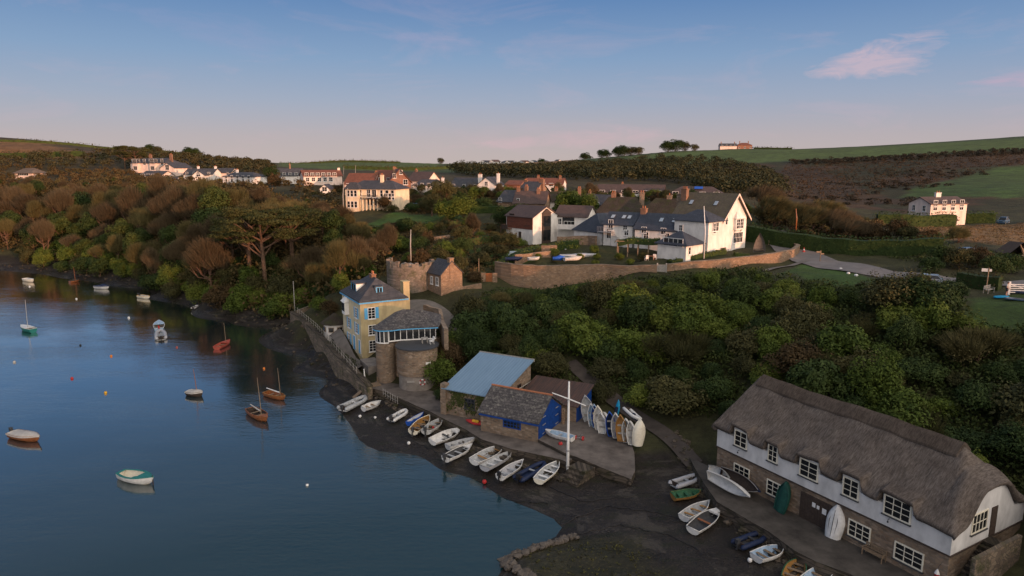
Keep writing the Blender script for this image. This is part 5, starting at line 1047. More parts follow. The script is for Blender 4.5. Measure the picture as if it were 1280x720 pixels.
# ---------------------------------------------------------------- boats
def hullmesh(L,B,D,stern=0.8,floor=0.22,deck=0.0,sheer=0.28,n=14,th=0.05):
    def b(u):
        if u<0.45: return B/2*(stern+(1-stern)*math.sin(u/0.45*math.pi/2))
        return B/2*max(0.012,1-((u-0.45)/0.55)**2.3)
    def shz(u): return D*(1+sheer*u*u+0.06*(1-u)**2)
    def kz(u): return D*0.62*max(0,(u-0.72)/0.28)**2.2
    prof=[(0.0,0.0),(0.5,0.1),(0.85,0.38),(0.96,0.7),(1.0,1.0)]
    out=[];inn=[]
    for i in range(n+1):
        u=i/n; x=(u-0.5)*L*(1.0); bb=b(u); k=kz(u); s=shz(u)
        o=[(x+ (0.05*L*(v**1.2) if u>0.9 else 0)*(u-0.9)*10, bb*w_, k+(s-k)*v) for w_,v in prof]
        out.append(o)
        bi=max(0.004,bb-th); fl=max(k+0.05,D*floor); xi=min(max(x,-L/2+th),L/2-th*1.5)
        inn.append([(xi,bi*1.0,s),(xi,bi*0.93,k+(s-k)*0.72),(xi,bi*0.78,max(fl,k+(s-k)*0.4)),(xi,bi*0.6,fl),(xi,0,fl)])
    mb=MB(); 
    def skin(rows,sgn,m):
        o=len(mb.v)
        for r in rows: mb.v+=[(p[0],p[1]*sgn,p[2]) for p in r]
        k=len(rows[0])
        for i in range(len(rows)-1):
            for j in range(k-1):
                a=o+i*k+j; mb.f.append((a,a+k,a+k+1,a+1) if sgn<0 else (a,a+1,a+k+1,a+k)); mb.mi.append(m)
    for s in (-1,1):
        skin(out,s,0); skin(inn,s,1); rim=[[o[-1],i_[0]] for o,i_ in zip(out,inn)]; skin(rim,s,0)
        # transom, outer and inner
        o=len(mb.v); mb.v+=[(p[0],p[1]*s,p[2]) for p in out[0]]; mb.v.append((out[0][-1][0],0,out[0][-1][2])); mb.f.append(tuple(range(o,o+6))); mb.mi.append(0)
        o=len(mb.v); mb.v+=[(p[0],p[1]*s,p[2]) for p in inn[0]]; mb.v.append((inn[0][0][0],0,inn[0][0][2])); mb.f.append(tuple(range(o,o+6))); mb.mi.append(1)
        o=len(mb.v); t0=out[0][-1]; t1=inn[0][0]; mb.v+=[(t0[0],0,t0[2]),(t0[0],t0[1]*s,t0[2]),(t1[0],t1[1]*s,t1[2]),(t1[0],0,t1[2])]; mb.f.append((o,o+1,o+2,o+3)); mb.mi.append(0)
    return mb,b,shz,kz
def outboard(root,L,D,mat='dgrey',z=0):
    mb=MB(); mb.prism([(-L/2-0.36,-0.13),(-L/2-0.02,-0.15),(-L/2-0.02,0.15),(-L/2-0.36,0.13)],D+0.12+z,D+0.52+z); mb.box(-L/2-0.1,-L/2+0.10,-0.1,0.1,D-0.15+z,D+0.119+z); mb.box(-L/2-0.28,-L/2-0.12,-0.05,0.05,-0.15+z,D+0.119+z); mb.box(-L/2-0.38,-L/2-0.05,-0.09,0.09,-0.02+z,0.03+z); mb.tube([(-L/2,0,D+0.3+z),(-L/2+0.45,0.05,D+0.34+z)],0.025,5); mb.build('outboard_motor',M[mat],root)
def place(root,st,bw,z,sink=0.0,roll=0.0,ground=False):
    a=w3(st[0],st[1],z); b=w3(bw[0],bw[1],z); m=(a+b)/2; hd=math.atan2(b.y-a.y,b.x-a.x); L=(b-a).length
    if ground:
        z2=H(m.x,m.y); 
    else: z2=z
    root.location=(m.x,m.y,z2-sink); root.rotation_euler=(roll,0,hd); return L
def Lof(st,bw,z): return (w3(st[0],st[1],z)-w3(bw[0],bw[1],z)).length
def dinghy(name,label,st,bw,z=0.5,B=None,D=0.52,hull='grp',inner='grp',rail='grpgrey',thw=(0.25,0.52,0.8),tmat='wood',motor=None,sink=0.0,roll=0.0,group=None,cover=None,mast=None,deck=None,oars=False,cat='dinghy',stern=0.8,load=None,ground=True,boom=None,mmat='wood',sidedeck=None,stem=None,lens=1.0):
    L=Lof(st,bw,z)*lens; B=B or min(1.75,0.42*L); root=empty(name,(0,0,0),0,label,cat,group)
    mb,bf,sz,kz=hullmesh(L,B,D,stern); mb.build('hull',[M[hull],M[inner]],root,smooth=True)
    g=MB()
    for s in (-1,1): g.tube([((u-0.5)*L+(0.05*L*(u-0.9)*10 if u>0.9 else 0),s*bf(u),sz(u)+0.012) for u in np.linspace(0,1,13)],0.035,5)
    g.tube([(-L/2,-bf(0),sz(0)+0.012),(-L/2,bf(0),sz(0)+0.012)],0.034,5); g.build('gunwale',M[rail],root,smooth=True)
    if not cover:
        for u in thw:
            t=MB(); y=bf(u)*0.94; t.box((u-0.5)*L-0.13,(u-0.5)*L+0.13,-y,y,D*0.66,D*0.66+0.04); t.build('thwart',M[tmat],root)
    if deck:
        u0=deck[0]; t=MB(); us=np.linspace(u0,1,6); n=len(us)
        for u in us: x=(u-0.5)*L+(0.05*L*(u-0.9)*10 if u>0.9 else 0); t.v+=[(x,-bf(u)*0.98,sz(u)+0.02),(x,0,sz(u)+0.09*(1-u)+0.03),(x,bf(u)*0.98,sz(u)+0.02)]
        for i in range(n-1):
            for j in range(2): t.f.append((i*3+j,i*3+3+j,i*3+4+j,i*3+1+j)); t.mi.append(0)
        t.v+=[((u0-0.5)*L,-bf(u0)*0.98,sz(u0)-0.12),((u0-0.5)*L,bf(u0)*0.98,sz(u0)-0.12)]; t.f.append((0,1,2,n*3+1,n*3)); t.mi.append(0)
        t.build('foredeck',M[deck[1]],root)
    if sidedeck:
        t=MB()
        for s in (-1,1):
            us=np.linspace(0,deck[0] if deck else 0.7,8); o=len(t.v)
            for u in us: x=(u-0.5)*L; t.v+=[(x,s*bf(u),sz(u)+0.025),(x,s*(bf(u)-0.22),sz(u)+0.03)]
            for i in range(7): t.f.append((o+i*2,o+i*2+2,o+i*2+3,o+i*2+1)); t.mi.append(0)
        t.box(-L/2,-L/2+0.25,-bf(0),bf(0),sz(0)-0.02,sz(0)+0.034); t.build('side_deck',M[sidedeck],root)
    if cover:
        t=MB(); us=np.linspace(0,1,12); n=len(us); pk=cover[1]
        for u in us:
            x=(u-0.5)*L*1.01+(0.05*L*(u-0.9)*10 if u>0.9 else 0); e=bf(u)+0.03; rz_=pk*math.exp(-((u-0.6)/0.28)**2)+0.05
            t.v+=[(x,-e,sz(u)-0.14),(x,-e,sz(u)+0.02),(x,-e*0.5,sz(u)+0.02+rz_*0.6),(x,0,sz(u)+0.03+rz_),(x,e*0.5,sz(u)+0.02+rz_*0.6),(x,e,sz(u)+0.02),(x,e,sz(u)-0.14)]
        for i in range(n-1):
            for j in range(6): a=i*7+j; t.f.append((a,a+7,a+8,a+1)); t.mi.append(0)
        t.f.append((6,5,4,3,2,1,0)); t.mi.append(0)
        t.build('boat_cover',M[cover[0]],root,smooth=True)
    if motor: outboard(root,L,D,motor)
    if load:
        t=MB(); 
        for (u,y,s,h_) in load[1]: t.ball(((u-0.5)*L,y,D*0.3+h_*0.4),s,7,sz=h_/s*0.6)
        t.build('stowed_gear',M[load[0]],root)
    if oars:
        t=MB(); t.tube([(-L*0.3,0.12,D*0.74),(L*0.28,0.2,D*0.8)],0.025,5); t.build('oar',M['wood'],root); 
        t=MB(); t.tube([(-L*0.32,-0.15,D*0.74),(L*0.25,-0.1,D*0.8)],0.025,5); t.build('oar',M['wood'],root)
    if mast:
        u,hh_,lean=mast; t=MB(); t.tube([((u-0.5)*L,0,0.15),((u-0.5)*L+lean*0.3,0,hh_*0.5),((u-0.5)*L+lean,0,hh_)],[0.055,0.05,0.028],6); t.build('mast',M[mmat],root)
        if boom: t=MB(); t.tube([((u-0.53)*L,0,D+0.45),(-L*0.46,0,D+0.55)],[0.10,0.07],7); t.build('furled_sail',M[boom],root)
    if stem: t=MB(); t.box(L*0.5+0.42*0,L*0.5+0.1,-0.04,0.04,-0.1,sz(1)+0.12); t.build('stem_post',M[stem],root)
    m0=place(root,st,bw,z,sink,roll,ground); return root
def rib(name,label,st,bw,z=0.5,B=1.55,tube='hypalon',floor='grpgrey',motor='dgrey',group=None,cat='inflatable boat',sink=0.0,roll=0.0,ground=True,seat=None):
    L=Lof(st,bw,z); B=min(B,0.5*L); root=empty(name,(0,0,0),0,label,cat,group); r=B*0.15; y=B/2-r
    P=[(-L/2,y,r+0.12)]+[(x,y,r+0.12) for x in (-L/4,0,L*0.15)]+[(L*0.30,y*0.85,r+0.17),(L*0.42,y*0.5,r+0.24),(L*0.47,0,r+0.28)]
    P=P+[(p[0],-p[1],p[2]) for p in P[-2::-1]]; rs=[r*0.35]+[r]*(len(P)-2)+[r*0.35]; mb=MB(); mb.tube([(P[0][0]-0.22,P[0][1],P[0][2])]+P+[(P[-1][0]-0.22,P[-1][1],P[-1][2])],[r*0.2]+[r]*len(P)+[r*0.2],9); mb.build('tube',M[tube],root,smooth=True)
    mb=MB(); mb.prism([(-L/2,-y),(L*0.25,-y*0.9),(L*0.42,0),(L*0.25,y*0.9),(-L/2,y)],0.06,0.16); mb.build('floor',M[floor],root)
    mb=MB(); mb.box(-L/2+0.1,-L/2+0.16,-y,y,0.1,0.16+2*r); mb.build('transom',M['darkwood'],root)
    mb=MB(); mb.box(-0.12,0.12,-y,y,r+0.2,r+0.25); mb.build('thwart',M[seat or floor],root)
    if motor: outboard(root,L-0.3,0.35,motor)
    place(root,st,bw,z,sink,roll,ground); return root
mg='boats drawn up on the mud below the quay'; zm=0.5
rib('inflatable_boat','large grey and white inflatable at the water edge, farthest of the quay boats',(428,514),(458,500),0.35,1.9,'grpgrey','grp','dgrey',mg)
dinghy('dinghy','small white dinghy with pale blue inside next to the large grey inflatable',(454,515),(475,507),0.45,inner='grpblue' if 'grpblue' in M else 'grp',group=mg,roll=R(8),thw=(0.3,0.6))
rib('inflatable_boat','small pale inflatable alone on the mud left of the bright blue hull',(489,529),(508,518),0.5,1.4,'grp','grpgrey','dgrey',mg)
dinghy('dinghy','narrow bright blue boat with white deck lying beside a cream dinghy',(511,535),(530,524),0.5,B=0.95,hull='bblue',inner='grp',rail='bblue',deck=(0.45,'grp'),group=mg,roll=R(-10),thw=(0.2,))
dinghy('dinghy','cream open dinghy cluttered with gear next to the bright blue hull',(516,546),(536,527),0.5,B=1.55,hull='creampaint',inner='tan',rail='creampaint',motor='dgrey',load=('dgrey',[(0.3,0.1,0.3,0.3),(0.45,-0.2,0.25,0.25)]),group=mg,roll=R(6))
dinghy('dinghy','weathered grey white dinghy with red gear and dark outboard',(533,547),(552,532),0.5,hull='grpdirty',inner='grpgrey',rail='grpdirty',motor='dgrey',load=('red',[(0.45,0.0,0.18,0.25)]),group=mg,roll=R(-5))
dinghy('dinghy','broad clean white dinghy with grey seat, stern to the creek',(540,559),(575,544),0.5,B=1.6,hull='grp',inner='grp',rail='grp',tmat='dgrey',thw=(0.5,),deck=(0.76,'grp'),group=mg,roll=R(9))
dinghy('skiff','grey flat floored skiff lying above the white outboard boat',(560,566),(594,557),0.5,B=1.5,hull='grpdirty',inner='grpgrey',rail='hypalon',group=mg,tmat='greywood',stern=0.92,roll=R(-7))
dinghy('dinghy','white dinghy with outboard and dark interior at the very water edge',(557,582),(589,566),0.2,B=1.5,hull='grp',inner='dgrey',rail='grp',motor='dgrey',group=mg,tmat='grpgrey',deck=(0.8,'grp'))
dinghy('dinghy','large white dinghy with long tiller oar pressed against a grey skiff',(592,586),(629,567),0.4,B=1.7,hull='grp',inner='grpgrey',rail='grp',oars=True,group=mg,thw=(0.3,0.8),tmat='tan',roll=R(5))
dinghy('skiff','grey metal skiff with three benches touching the large white dinghy',(606,593),(640,574),0.4,B=1.55,hull='hypalon',inner='grpgrey',rail='greywood',group=mg,tmat='grp',stern=0.9,roll=R(-4))
dinghy('dinghy','white dinghy with pale blue grey floor and outboard left of the navy boat',(625,604),(653,585),0.4,B=1.4,hull='grp',inner='hypalon',rail='grp',motor='black',group=mg,tmat='grpgrey')
rib('inflatable_boat','navy inflatable with pale bench between two light dinghies',(648,607),(681,588),0.4,1.5,'navy','navy','black',mg,seat='grpgrey')
dinghy('dinghy','pale green white rowing dinghy with three seats nearest the mast foot',(673,611),(698,588),0.4,B=1.5,hull='creampaint',inner='grpgrey',rail='wpaint',group=mg,tmat='wpaint',roll=R(3))
M['grpblue']=plain('pale blue boat lining',(0.30,0.42,0.55),0.5,0.3,3)
dinghy('dinghy','white dinghy resting on the apron below the blue doors',(716,553),(682,544),2.05,B=1.35,hull='grp',inner='grpblue',rail='grp',group=None,ground=False,deck=(0.85,'grp'),thw=(0.5,),tmat='grpgrey',sink=-0.03)
tg='boats drawn up below the thatched boathouse'
rib('inflatable_boat','grey inflatable tender farthest up the thatched boathouse creek',(842,609),(873,599),0.6,1.5,'hypalon','grpgrey',None,tg)
dinghy('punt','mossy green punt beside the grey inflatable tender',(841,624),(875,619),0.55,B=1.3,hull='tan',inner='green',rail='green',tmat='green',stern=0.95,group=tg,roll=R(4))
dinghy('dinghy','white dinghy with tan stern seat, upper of the touching pair below the terrace',(855,652),(886,634),0.5,B=1.5,hull='grp',inner='grpgrey',rail='grp',tmat='tan',group=tg,roll=R(-5))
dinghy('dinghy','white dinghy with brown thwart and dark floor, lower of the touching pair',(865,668),(898,643),0.5,B=1.55,hull='grp',inner='dgrey',rail='grp',tmat='varnish',thw=(0.45,),deck=(0.78,'grp'),group=tg,roll=R(4))
rib('inflatable_boat','navy inflatable with outboard below the terrace wall',(922,687),(956,674),0.5,1.5,'navy','dgrey','dgrey',tg)
dinghy('dinghy','wide white pram with blue floor right of the navy inflatable',(945,704),(979,692),0.5,B=1.6,hull='grp',inner='grpblue',rail='grp',group=tg,roll=R(-4),stern=0.85)
dinghy('dinghy','green edged cream dinghy partly cut by the bottom of the view',(986,732),(1001,707),0.5,B=1.5,hull='green',inner='tan',rail='green',group=tg)
dinghy('dinghy','white dinghy at the bottom edge under the terrace steps',(1006,738),(1040,717),0.5,B=1.5,hull='grp',inner='grpblue',rail='grp',group=tg)
def upright(name,label,px,py,z,L,B,D,hull,inner,yaw,lean,ground=False,group=None,tilt=0.0,rail=None,cat='dinghy'):
    "a boat stood on its transom, leaning back"
    root=empty(name,(0,0,0),0,label,cat,group); mb,bf,sz,kz=hullmesh(L,B,D,0.72); mb.build('hull',[M[hull],M[inner]],root,smooth=True)
    g=MB()
    for s in (-1,1): g.tube([((u-0.5)*L,s*bf(u),sz(u)+0.012) for u in np.linspace(0,0.97,11)],0.032,5)
    g.build('gunwale',M[rail or hull],root,smooth=True)
    for u in (0.3,0.6): t=MB(); t.box((u-0.5)*L-0.1,(u-0.5)*L+0.1,-bf(u)*0.92,bf(u)*0.92,D*0.66,D*0.7); t.build('thwart',M['greywood'],root)
    p=w3(px,py,z); Mx=Matrix.Translation(p)@Matrix.Rotation(yaw,4,'Z')@Matrix.Rotation(tilt,4,'Y')@Matrix.Rotation(lean,4,'X')@Matrix.Rotation(R(-90),4,'Y')@Matrix.Translation((L/2,0,-D*0.2))
    root.matrix_world=Mx; return root
rg2='dinghies stood on end in the row at the apron edge'
YW=R(-35)
for (lab,px,py,L,B,hu,inn_,yaw,lean,tl_) in [
  ('tall grey dinghy on end, leftmost of the standing row',738,528,3.3,1.5,'hypalon','grpgrey',R(75),R(-12),0.12),
  ('narrow white dinghy on end right of the tall grey one',742,533,2.7,1.0,'grp','grpblue',R(70),R(-8),0.14),
  ('blue lined dinghy on end squeezed beside the narrow white one',746,534,2.7,1.0,'grpblue','bblue',R(70),R(-8),0.16),
  ('white dinghy on end, fourth of the standing row',751,537,2.8,1.25,'creampaint','grp',R(60),R(-8),0.10),
  ('small white dinghy on end with gear hanging inside',755,541,2.4,1.15,'grp','grpdirty',R(50),R(-8),0.05),
  ('patched white and tan tender on end left of the navy hull',760,538,2.2,1.1,'grpdirty','tan',R(40),R(-8),0.0),
  ('navy and turquoise dinghy on end in the middle of the row',766,544,2.8,1.1,'bblue','navy',R(70),R(-8),0.06),
  ('white sided grey dinghy on end right of the navy hull',773,547,2.8,1.2,'grp','hypalon',R(60),R(-8),0.12),
  ('varnished tan dinghy on end',779,551,2.9,1.25,'tan','tan',R(60),R(-8),0.14),
  ('white ribbed dinghy on end right of the tan one',786,552,2.6,1.1,'grp','grpgrey',R(55),R(-8),0.10),
  ('white dinghy on end, second from the right of the row',792,555,2.6,1.1,'grp','grpdirty',R(55),R(-8),0.06),
  ('broad cream dinghy on end showing its bottom, rightmost of the row',799,558,2.9,1.5,'creampaint','grp',R(-70),R(-6),0.0)]:
    upright('standing_dinghy',lab,px,py,2.05,L,B,0.5,hu,inn_,yaw,lean,group=rg2,tilt=tl_)
o=rib('inflatable_boat','white inflatable with navy floor lying across the top of the standing dinghies',(784,522),(800,531),2.05,1.4,'grp','navy',None); q_=w3(790,521,3.7); o.location=(q_.x,q_.y,3.7); o.rotation_euler=(R(-18),R(12),o.rotation_euler.z)
def kayak(name,label,loc,rot,L,B,mat,mat2=None,group=None):
    root=empty(name,loc,0,label,'kayak',group); root.rotation_euler=rot; mb=MB(); n=12; k=8
    for i in range(n+1):
        u=i/n; b=B/2*max(0.03,math.sin(math.pi*u)**0.7); h=0.17*max(0.1,math.sin(math.pi*u)**0.5); lift_=0.12*abs(2*u-1)**3
        for j in range(k): t=2*math.pi*j/k; mb.v.append(((u-0.5)*L,b*math.cos(t),0.17+lift_+h*math.sin(t)))
    for i in range(n):
        for j in range(k): a=i*k+j; b_=i*k+(j+1)%k; mb.f.append((a,a+k,b_+k,b_)); mb.mi.append(0)
    mb.f+=[tuple(range(k)),tuple(range(n*k+k-1,n*k-1,-1))]; mb.mi+=[0,0]; mb.build('hull',M[mat],root,smooth=True)
    c=MB(); c.tube([(-0.45,0,0.33),(0.4,0,0.33)],[0.2,0.2],8); c.build('cockpit',M[mat2 or 'black'],root); return root
p=w3(772,522,2.1); kayak('kayak','turquoise kayak propped upright behind the navy dinghy',(p.x,p.y,3.0),(0,R(-72),R(50)),2.6,0.65,'turq','navy')
p=w3(597,527,2.0); kayak('kayak','red and yellow kayak lying against the slate boathouse end',(p.x-0.1,p.y-0.2,1.85),(R(25),0,sb.rotation_euler.z),2.9,0.8,'red','kyellow')
# boats around the thatched house
q=at_tb(1.2,-1.7,-0.55); a=at_tb(4.9,-1.55,-0.55)
def sculler(name,label,loc,rz,L,B,D,mat,roll,inner='grp'):
    root=empty(name,loc,0,label,'dinghy'); mb,bf,sz,kz=hullmesh(L,B,D,0.7); mb.build('hull',[M[mat],M[inner]],root,smooth=True)
    g=MB()
    for s in (-1,1): g.tube([((u-0.5)*L,s*bf(u),sz(u)+0.01) for u in np.linspace(0,0.97,11)],0.03,5)
    g.build('gunwale',M['greywood'],root); root.rotation_euler=(roll,0,rz); return root
sculler('sailing_dinghy','long white racing dinghy tipped on its side on the terrace',at_tb(3.6,-1.9,0.35),tz+R(2),4.9,1.35,0.45,'grp',R(105))
sculler('sailing_dinghy','dark hulled racing dinghy leaning on the wall behind the white one',at_tb(4.0,-0.75,0.4),tz+R(0),4.7,1.3,0.45,'navy',R(75),'darkwood')
sculler('tender','small grey pram under the first lower window of the thatched boathouse',at_tb(1.5,-0.9,0.2),tz+R(8),2.4,1.2,0.45,'grpgrey',R(80))
def leanboat(name,label,s,t,L,B,hull,cover,yaw):
    root=empty(name,(0,0,0),0,label,'dinghy'); mb,bf,sz,kz=hullmesh(L,B,0.5,0.8); mb.build('hull',[M[hull],M[hull]],root,smooth=True)
    g=MB()
    for s_ in (-1,1): g.tube([((u-0.5)*L,s_*bf(u),sz(u)+0.012) for u in np.linspace(0,0.97,11)],0.035,5)
    g.build('gunwale',M['greywood' if not cover else cover],root)
    if cover:
        tt=MB(); us=np.linspace(0,1,10)
        for u in us:
            for f_,dz in ((-1.03,-0.1),(-0.55,0.06),(0,0.11),(0.55,0.06),(1.03,-0.1)): tt.v.append(((u-0.5)*L*1.02,bf(u)*f_,sz(u)+dz))
        for i in range(9):
            for j in range(4): a_=i*5+j; tt.f.append((a_,a_+5,a_+6,a_+1)); tt.mi.append(0)
        tt.build('boat_cover',M[cover],root,smooth=True)
    else:
        tt=MB()
        for y in (-0.28,0,0.28): tt.tube([(-L*0.45,y*0.9,0.02+abs(y)*0.2),(0,y*1.2,-0.015+abs(y)*0.2),(L*0.3,y*0.5,0.03+abs(y)*0.3)],0.03,4)
        tt.build('keel_strip',M['dgrey'],root)
    p=Vector(at_tb(s,t,-0.6)); root.matrix_world=Matrix.Translation(p)@Matrix.Rotation(tz+yaw,4,'Z')@Matrix.Rotation(R(-14) if not cover else R(-14),4,'X')@Matrix.Rotation(R(-90),4,'Y')@Matrix.Rotation(R(90) if cover else R(-90),4,'X')@Matrix.Translation((L/2,0,-0.25)); return root
s1=tb_s(984,2.6); s2=tb_s(1047,2.6)
leanboat('covered_dinghy','dinghy in a green tarpaulin stood on end left of the dark boathouse doors',s1,-0.75,2.7,1.45,'tarpgreen','tarpgreen',R(-12)); leanboat('upturned_dinghy','white dinghy stood on end showing its keel strips right of the dark doors',s2,-0.75,2.9,1.5,'grp',None,R(8))
# moored afloat
def afl(*a,**k): k.setdefault('ground',False); return dinghy(*a,**k)
afl('covered_boat','varnished clinker boat under a pale cover nearest the left edge',(16,546),(49,553),0.0,B=1.75,D=0.75,hull='varnish',inner='varnish',rail='varnish',cover=('canvas',0.28),sink=0.12,motor='dgrey',cat='boat')
afl('motor_launch','white launch with green decks and foredeck lying alone in the foreground water',(151,597),(191,606),0.0,B=1.9,D=0.8,hull='grp',inner='creampaint',rail='teal',deck=(0.62,'teal'),sidedeck='teal',sink=0.15,stern=0.55,thw=(),load=('teal',[(0.45,0.0,0.4,0.4)]),cat='boat',stem='darkwood')
afl('sailing_boat','small sailing boat under a white cover with bare tan mast',(236,493),(253,496),0.0,B=1.6,D=0.7,hull='darkwood',inner='darkwood',rail='darkwood',cover=('canvas',0.25),mast=(0.62,4.0,-0.3),sink=0.15,cat='sailing boat',mmat='varnish')
afl('sailing_boat','brown wooden sailing boat with stays and furled white sail in the dark reflection',(313,516),(334,529),0.0,B=1.7,D=0.8,hull='varnish',inner='darkwood',rail='varnish',mast=(0.68,5.6,-0.5),boom='canvas',sink=0.15,cat='sailing boat',deck=(0.75,'varnish'))
afl('sailing_boat','brown wooden day boat with pole mast nearest the mud',(333,494),(356,501),0.0,B=1.5,D=0.65,hull='varnish',inner='varnish',rail='tan',mast=(0.78,4.6,-0.25),boom='grp',sink=0.12,cat='sailing boat')
afl('sailing_boat','rust red sailing boat with short mast off the wooded shore',(271,437),(287,429),0.0,B=1.7,D=0.6,hull='rust',inner='rust',rail='rust',mast=(0.72,4.2,-0.2),sink=0.1,cat='sailing boat',deck=(0.6,'rust'))
afl('sailing_boat','teal hulled sailing boat with white deck and pale mast near the left edge',(42,416),(27.5,412),0.0,B=1.7,D=0.9,hull='teal',inner='grp',rail='grp',mast=(0.45,6.4,-0.4),sink=0.15,cat='sailing boat',deck=(0.35,'grp'),mmat='canvas')
afl('sailing_boat','brown boat with short thick mast by the far wooded bank',(87,353.5),(99,352),0.0,B=1.8,D=0.6,hull='varnish',inner='darkwood',rail='darkwood',mast=(0.6,4.2,0),sink=0.12,cat='sailing boat',mmat='varnish')
afl('motor_boat','white motor boat with dark blue canopy by the far bank',(120,360.5),(136,361.5),0.0,B=1.9,D=0.8,hull='grp',inner='grp',rail='grp',cover=('navy',0.5),sink=0.12,cat='boat')
afl('motor_boat','cream motor boat under the far left woods',(31,351),(42,353),0.0,B=1.7,D=0.8,hull='creampaint',inner='grp',rail='grp',deck=(0.6,'grp'),sink=0.12,cat='boat')
afl('motor_boat','small yellowish boat off the wooded bank',(174,372),(187,374),0.0,B=1.6,D=0.7,hull='creampaint',inner='grpdirty',rail='kyellow',sink=0.12,cat='boat',motor='dgrey')
afl('motor_boat','pale blue motor boat rafted behind the dark inflatable',(199,414.5),(199,405.5),0.0,B=2.0,D=0.8,hull='grpblue',inner='grpgrey',rail='grp',deck=(0.55,'grpblue'),sink=0.12,cat='boat',motor='red')
rib('inflatable_boat','dark grey inflatable moored behind the pale blue motor boat',(201.5,425),(200.5,416),0.0,2.1,'hypalon','grpgrey','black',None,ground=False,sink=0.1)
rib('inflatable_boat','white rounded inflatable at the water edge beside red kayaks',(241.5,388),(247,385.5),0.05,1.5,'grp','dgrey',None)
p=w3(252,385,0.2); kayak('kayak','red kayak drawn up nearest the white rounded inflatable',(p.x,p.y,0.3),(0,0,R(160)),3.6,0.8,'red','grp')
p=w3(257,384,0.3); kayak('kayak','red kayak with white seat beyond the first red one',(p.x,p.y+0.6,0.4),(0,0,R(140)),3.6,0.8,'red','grp')
M['buoywhite']=M['wpaint']
for lab,px,py,r,m_ in [('white buoy below the cream motor boat at far left',37,358.5,0.3,'wpaint'),('white buoy below the brown short masted boat',95.6,374,0.3,'wpaint'),('white buoy in the dark reflection below the yellowish boat',161,397.5,0.33,'wpaint'),('dark buoy in open water left of centre creek',100.5,432,0.25,'black'),('orange buoy with a ripple wake in mid creek',139,445.5,0.28,'orange'),('pale buoy near the left edge of the water',18,453,0.3,'canvas'),('dark buoy right of the rafted inflatable',221,434.5,0.25,'rust'),('pinkish red buoy in the streaky ripples',90,473.5,0.3,'red'),('bright orange buoy in front of the streaky ripples',132,491.5,0.3,'kyellow'),('orange buoy off the mud above the two wooden sailing boats',330,461,0.26,'orange'),('white buoy alone in the near water',384,607,0.22,'wpaint')]:
    p=w3(px,py,0); o=empty('mooring_buoy',(p.x,p.y,0),0,lab,'buoy','mooring buoys'); mb=MB(); r*=0.72; mb.ball((0,0,r*0.35),r,10); mb.build('float',M[m_],o,smooth=True); mb=MB(); mb.tube([(0,0,r*1.3),(0,0,r*1.55)],0.05,6); mb.build('ring',M['dgrey'],o)
for lab,px,py,r,m_ in [('white fender on the mud below the small dinghy',450,520.5,0.2,'wpaint'),('white fender on the mud right of the first one',469,523.5,0.17,'wpaint'),('white buoy on the wet mud left of the broad white dinghy',511,554.5,0.2,'wpaint'),('red buoy beside the grey metal skiff',605.5,600.5,0.24,'red'),('red ball float on the apron under the white dinghy',700.5,556.5,0.24,'red'),('white float beside the wide pram',937,704,0.2,'wpaint')]:
    p=w3(px,py,0.4 if '605' else 0.4); zz=2.0 if 'apron' in lab else None
    if zz: p=w3(px,py,2.05)
    z0=zz if zz else H(p.x,p.y); o=empty('buoy_ashore',(p.x,p.y,z0),0,lab,'buoy'); mb=MB(); mb.ball((0,0,r*0.9),r,10); mb.build('float',M[m_],o,smooth=True); mb=MB(); mb.tube([(0,0,r*1.8),(0,0,r*2.0)],0.04,6); mb.build('ring',M['dgrey'],o)
p=w3(724,550,2.05); o=empty('launching_trolley',(p.x,p.y,2.05),R(70),'small launching trolley with two red wheels on the apron','trolley')
for s in (-1,1): mb=MB(); mb.tube([(0,s*0.42-0.09,0.24),(0,s*0.42+0.09,0.24)],0.24,12); mb.build('wheel',M['red'],o)
mb=MB(); mb.tube([(0,-0.34,0.24),(0,0.34,0.24)],0.03,5); mb.tube([(0,0,0.24),(1.2,0,0.15)],0.03,5); mb.build('frame',M['steel'],o)
# mooring ropes across the mud
for k,(a,b) in enumerate([((594,557),(612,565)),((575,544),(580,554)),((629,567),(640,574)),((653,585),(662,580)),((681,588),(690,590)),((886,634),(905,640)),((956,672),(962,682))]):
    p=w3(*a,0.8); q=w3(*b,1.75); mb=MB(); mb.tube([p,(p+q)/2-Vector((0,0,0.35)),q],0.03,4); tag(mb.build('mooring_rope',M['rope']),'thin mooring rope running from a beached boat to the quay edge','rope','mooring ropes on the mud')
for k,pl in enumerate([[(688,612),(730,628),(780,622),(838,612)],[(700,650),(760,633),(820,640),(868,652)],[(600,606),(640,620),(690,628)],[(720,664),(775,655),(835,668),(880,690)],[(500,545),(530,556),(556,568)]]):
    P=[]
    for i in range(len(pl)-1):
        for q in range(8): a=w3(pl[i][0]+(pl[i+1][0]-pl[i][0])*q/8,pl[i][1]+(pl[i+1][1]-pl[i][1])*q/8,0.5); P.append((a.x+0.12*math.sin(i*3+q*1.7),a.y+0.12*math.cos(q*2.1),H(a.x,a.y)+0.03))
    mb=MB(); mb.tube(P,0.035,4); tag(mb.build('mooring_chain',M['black']),'dark mooring chain lying across the foreshore mud','chain','mooring chains on the foreshore')
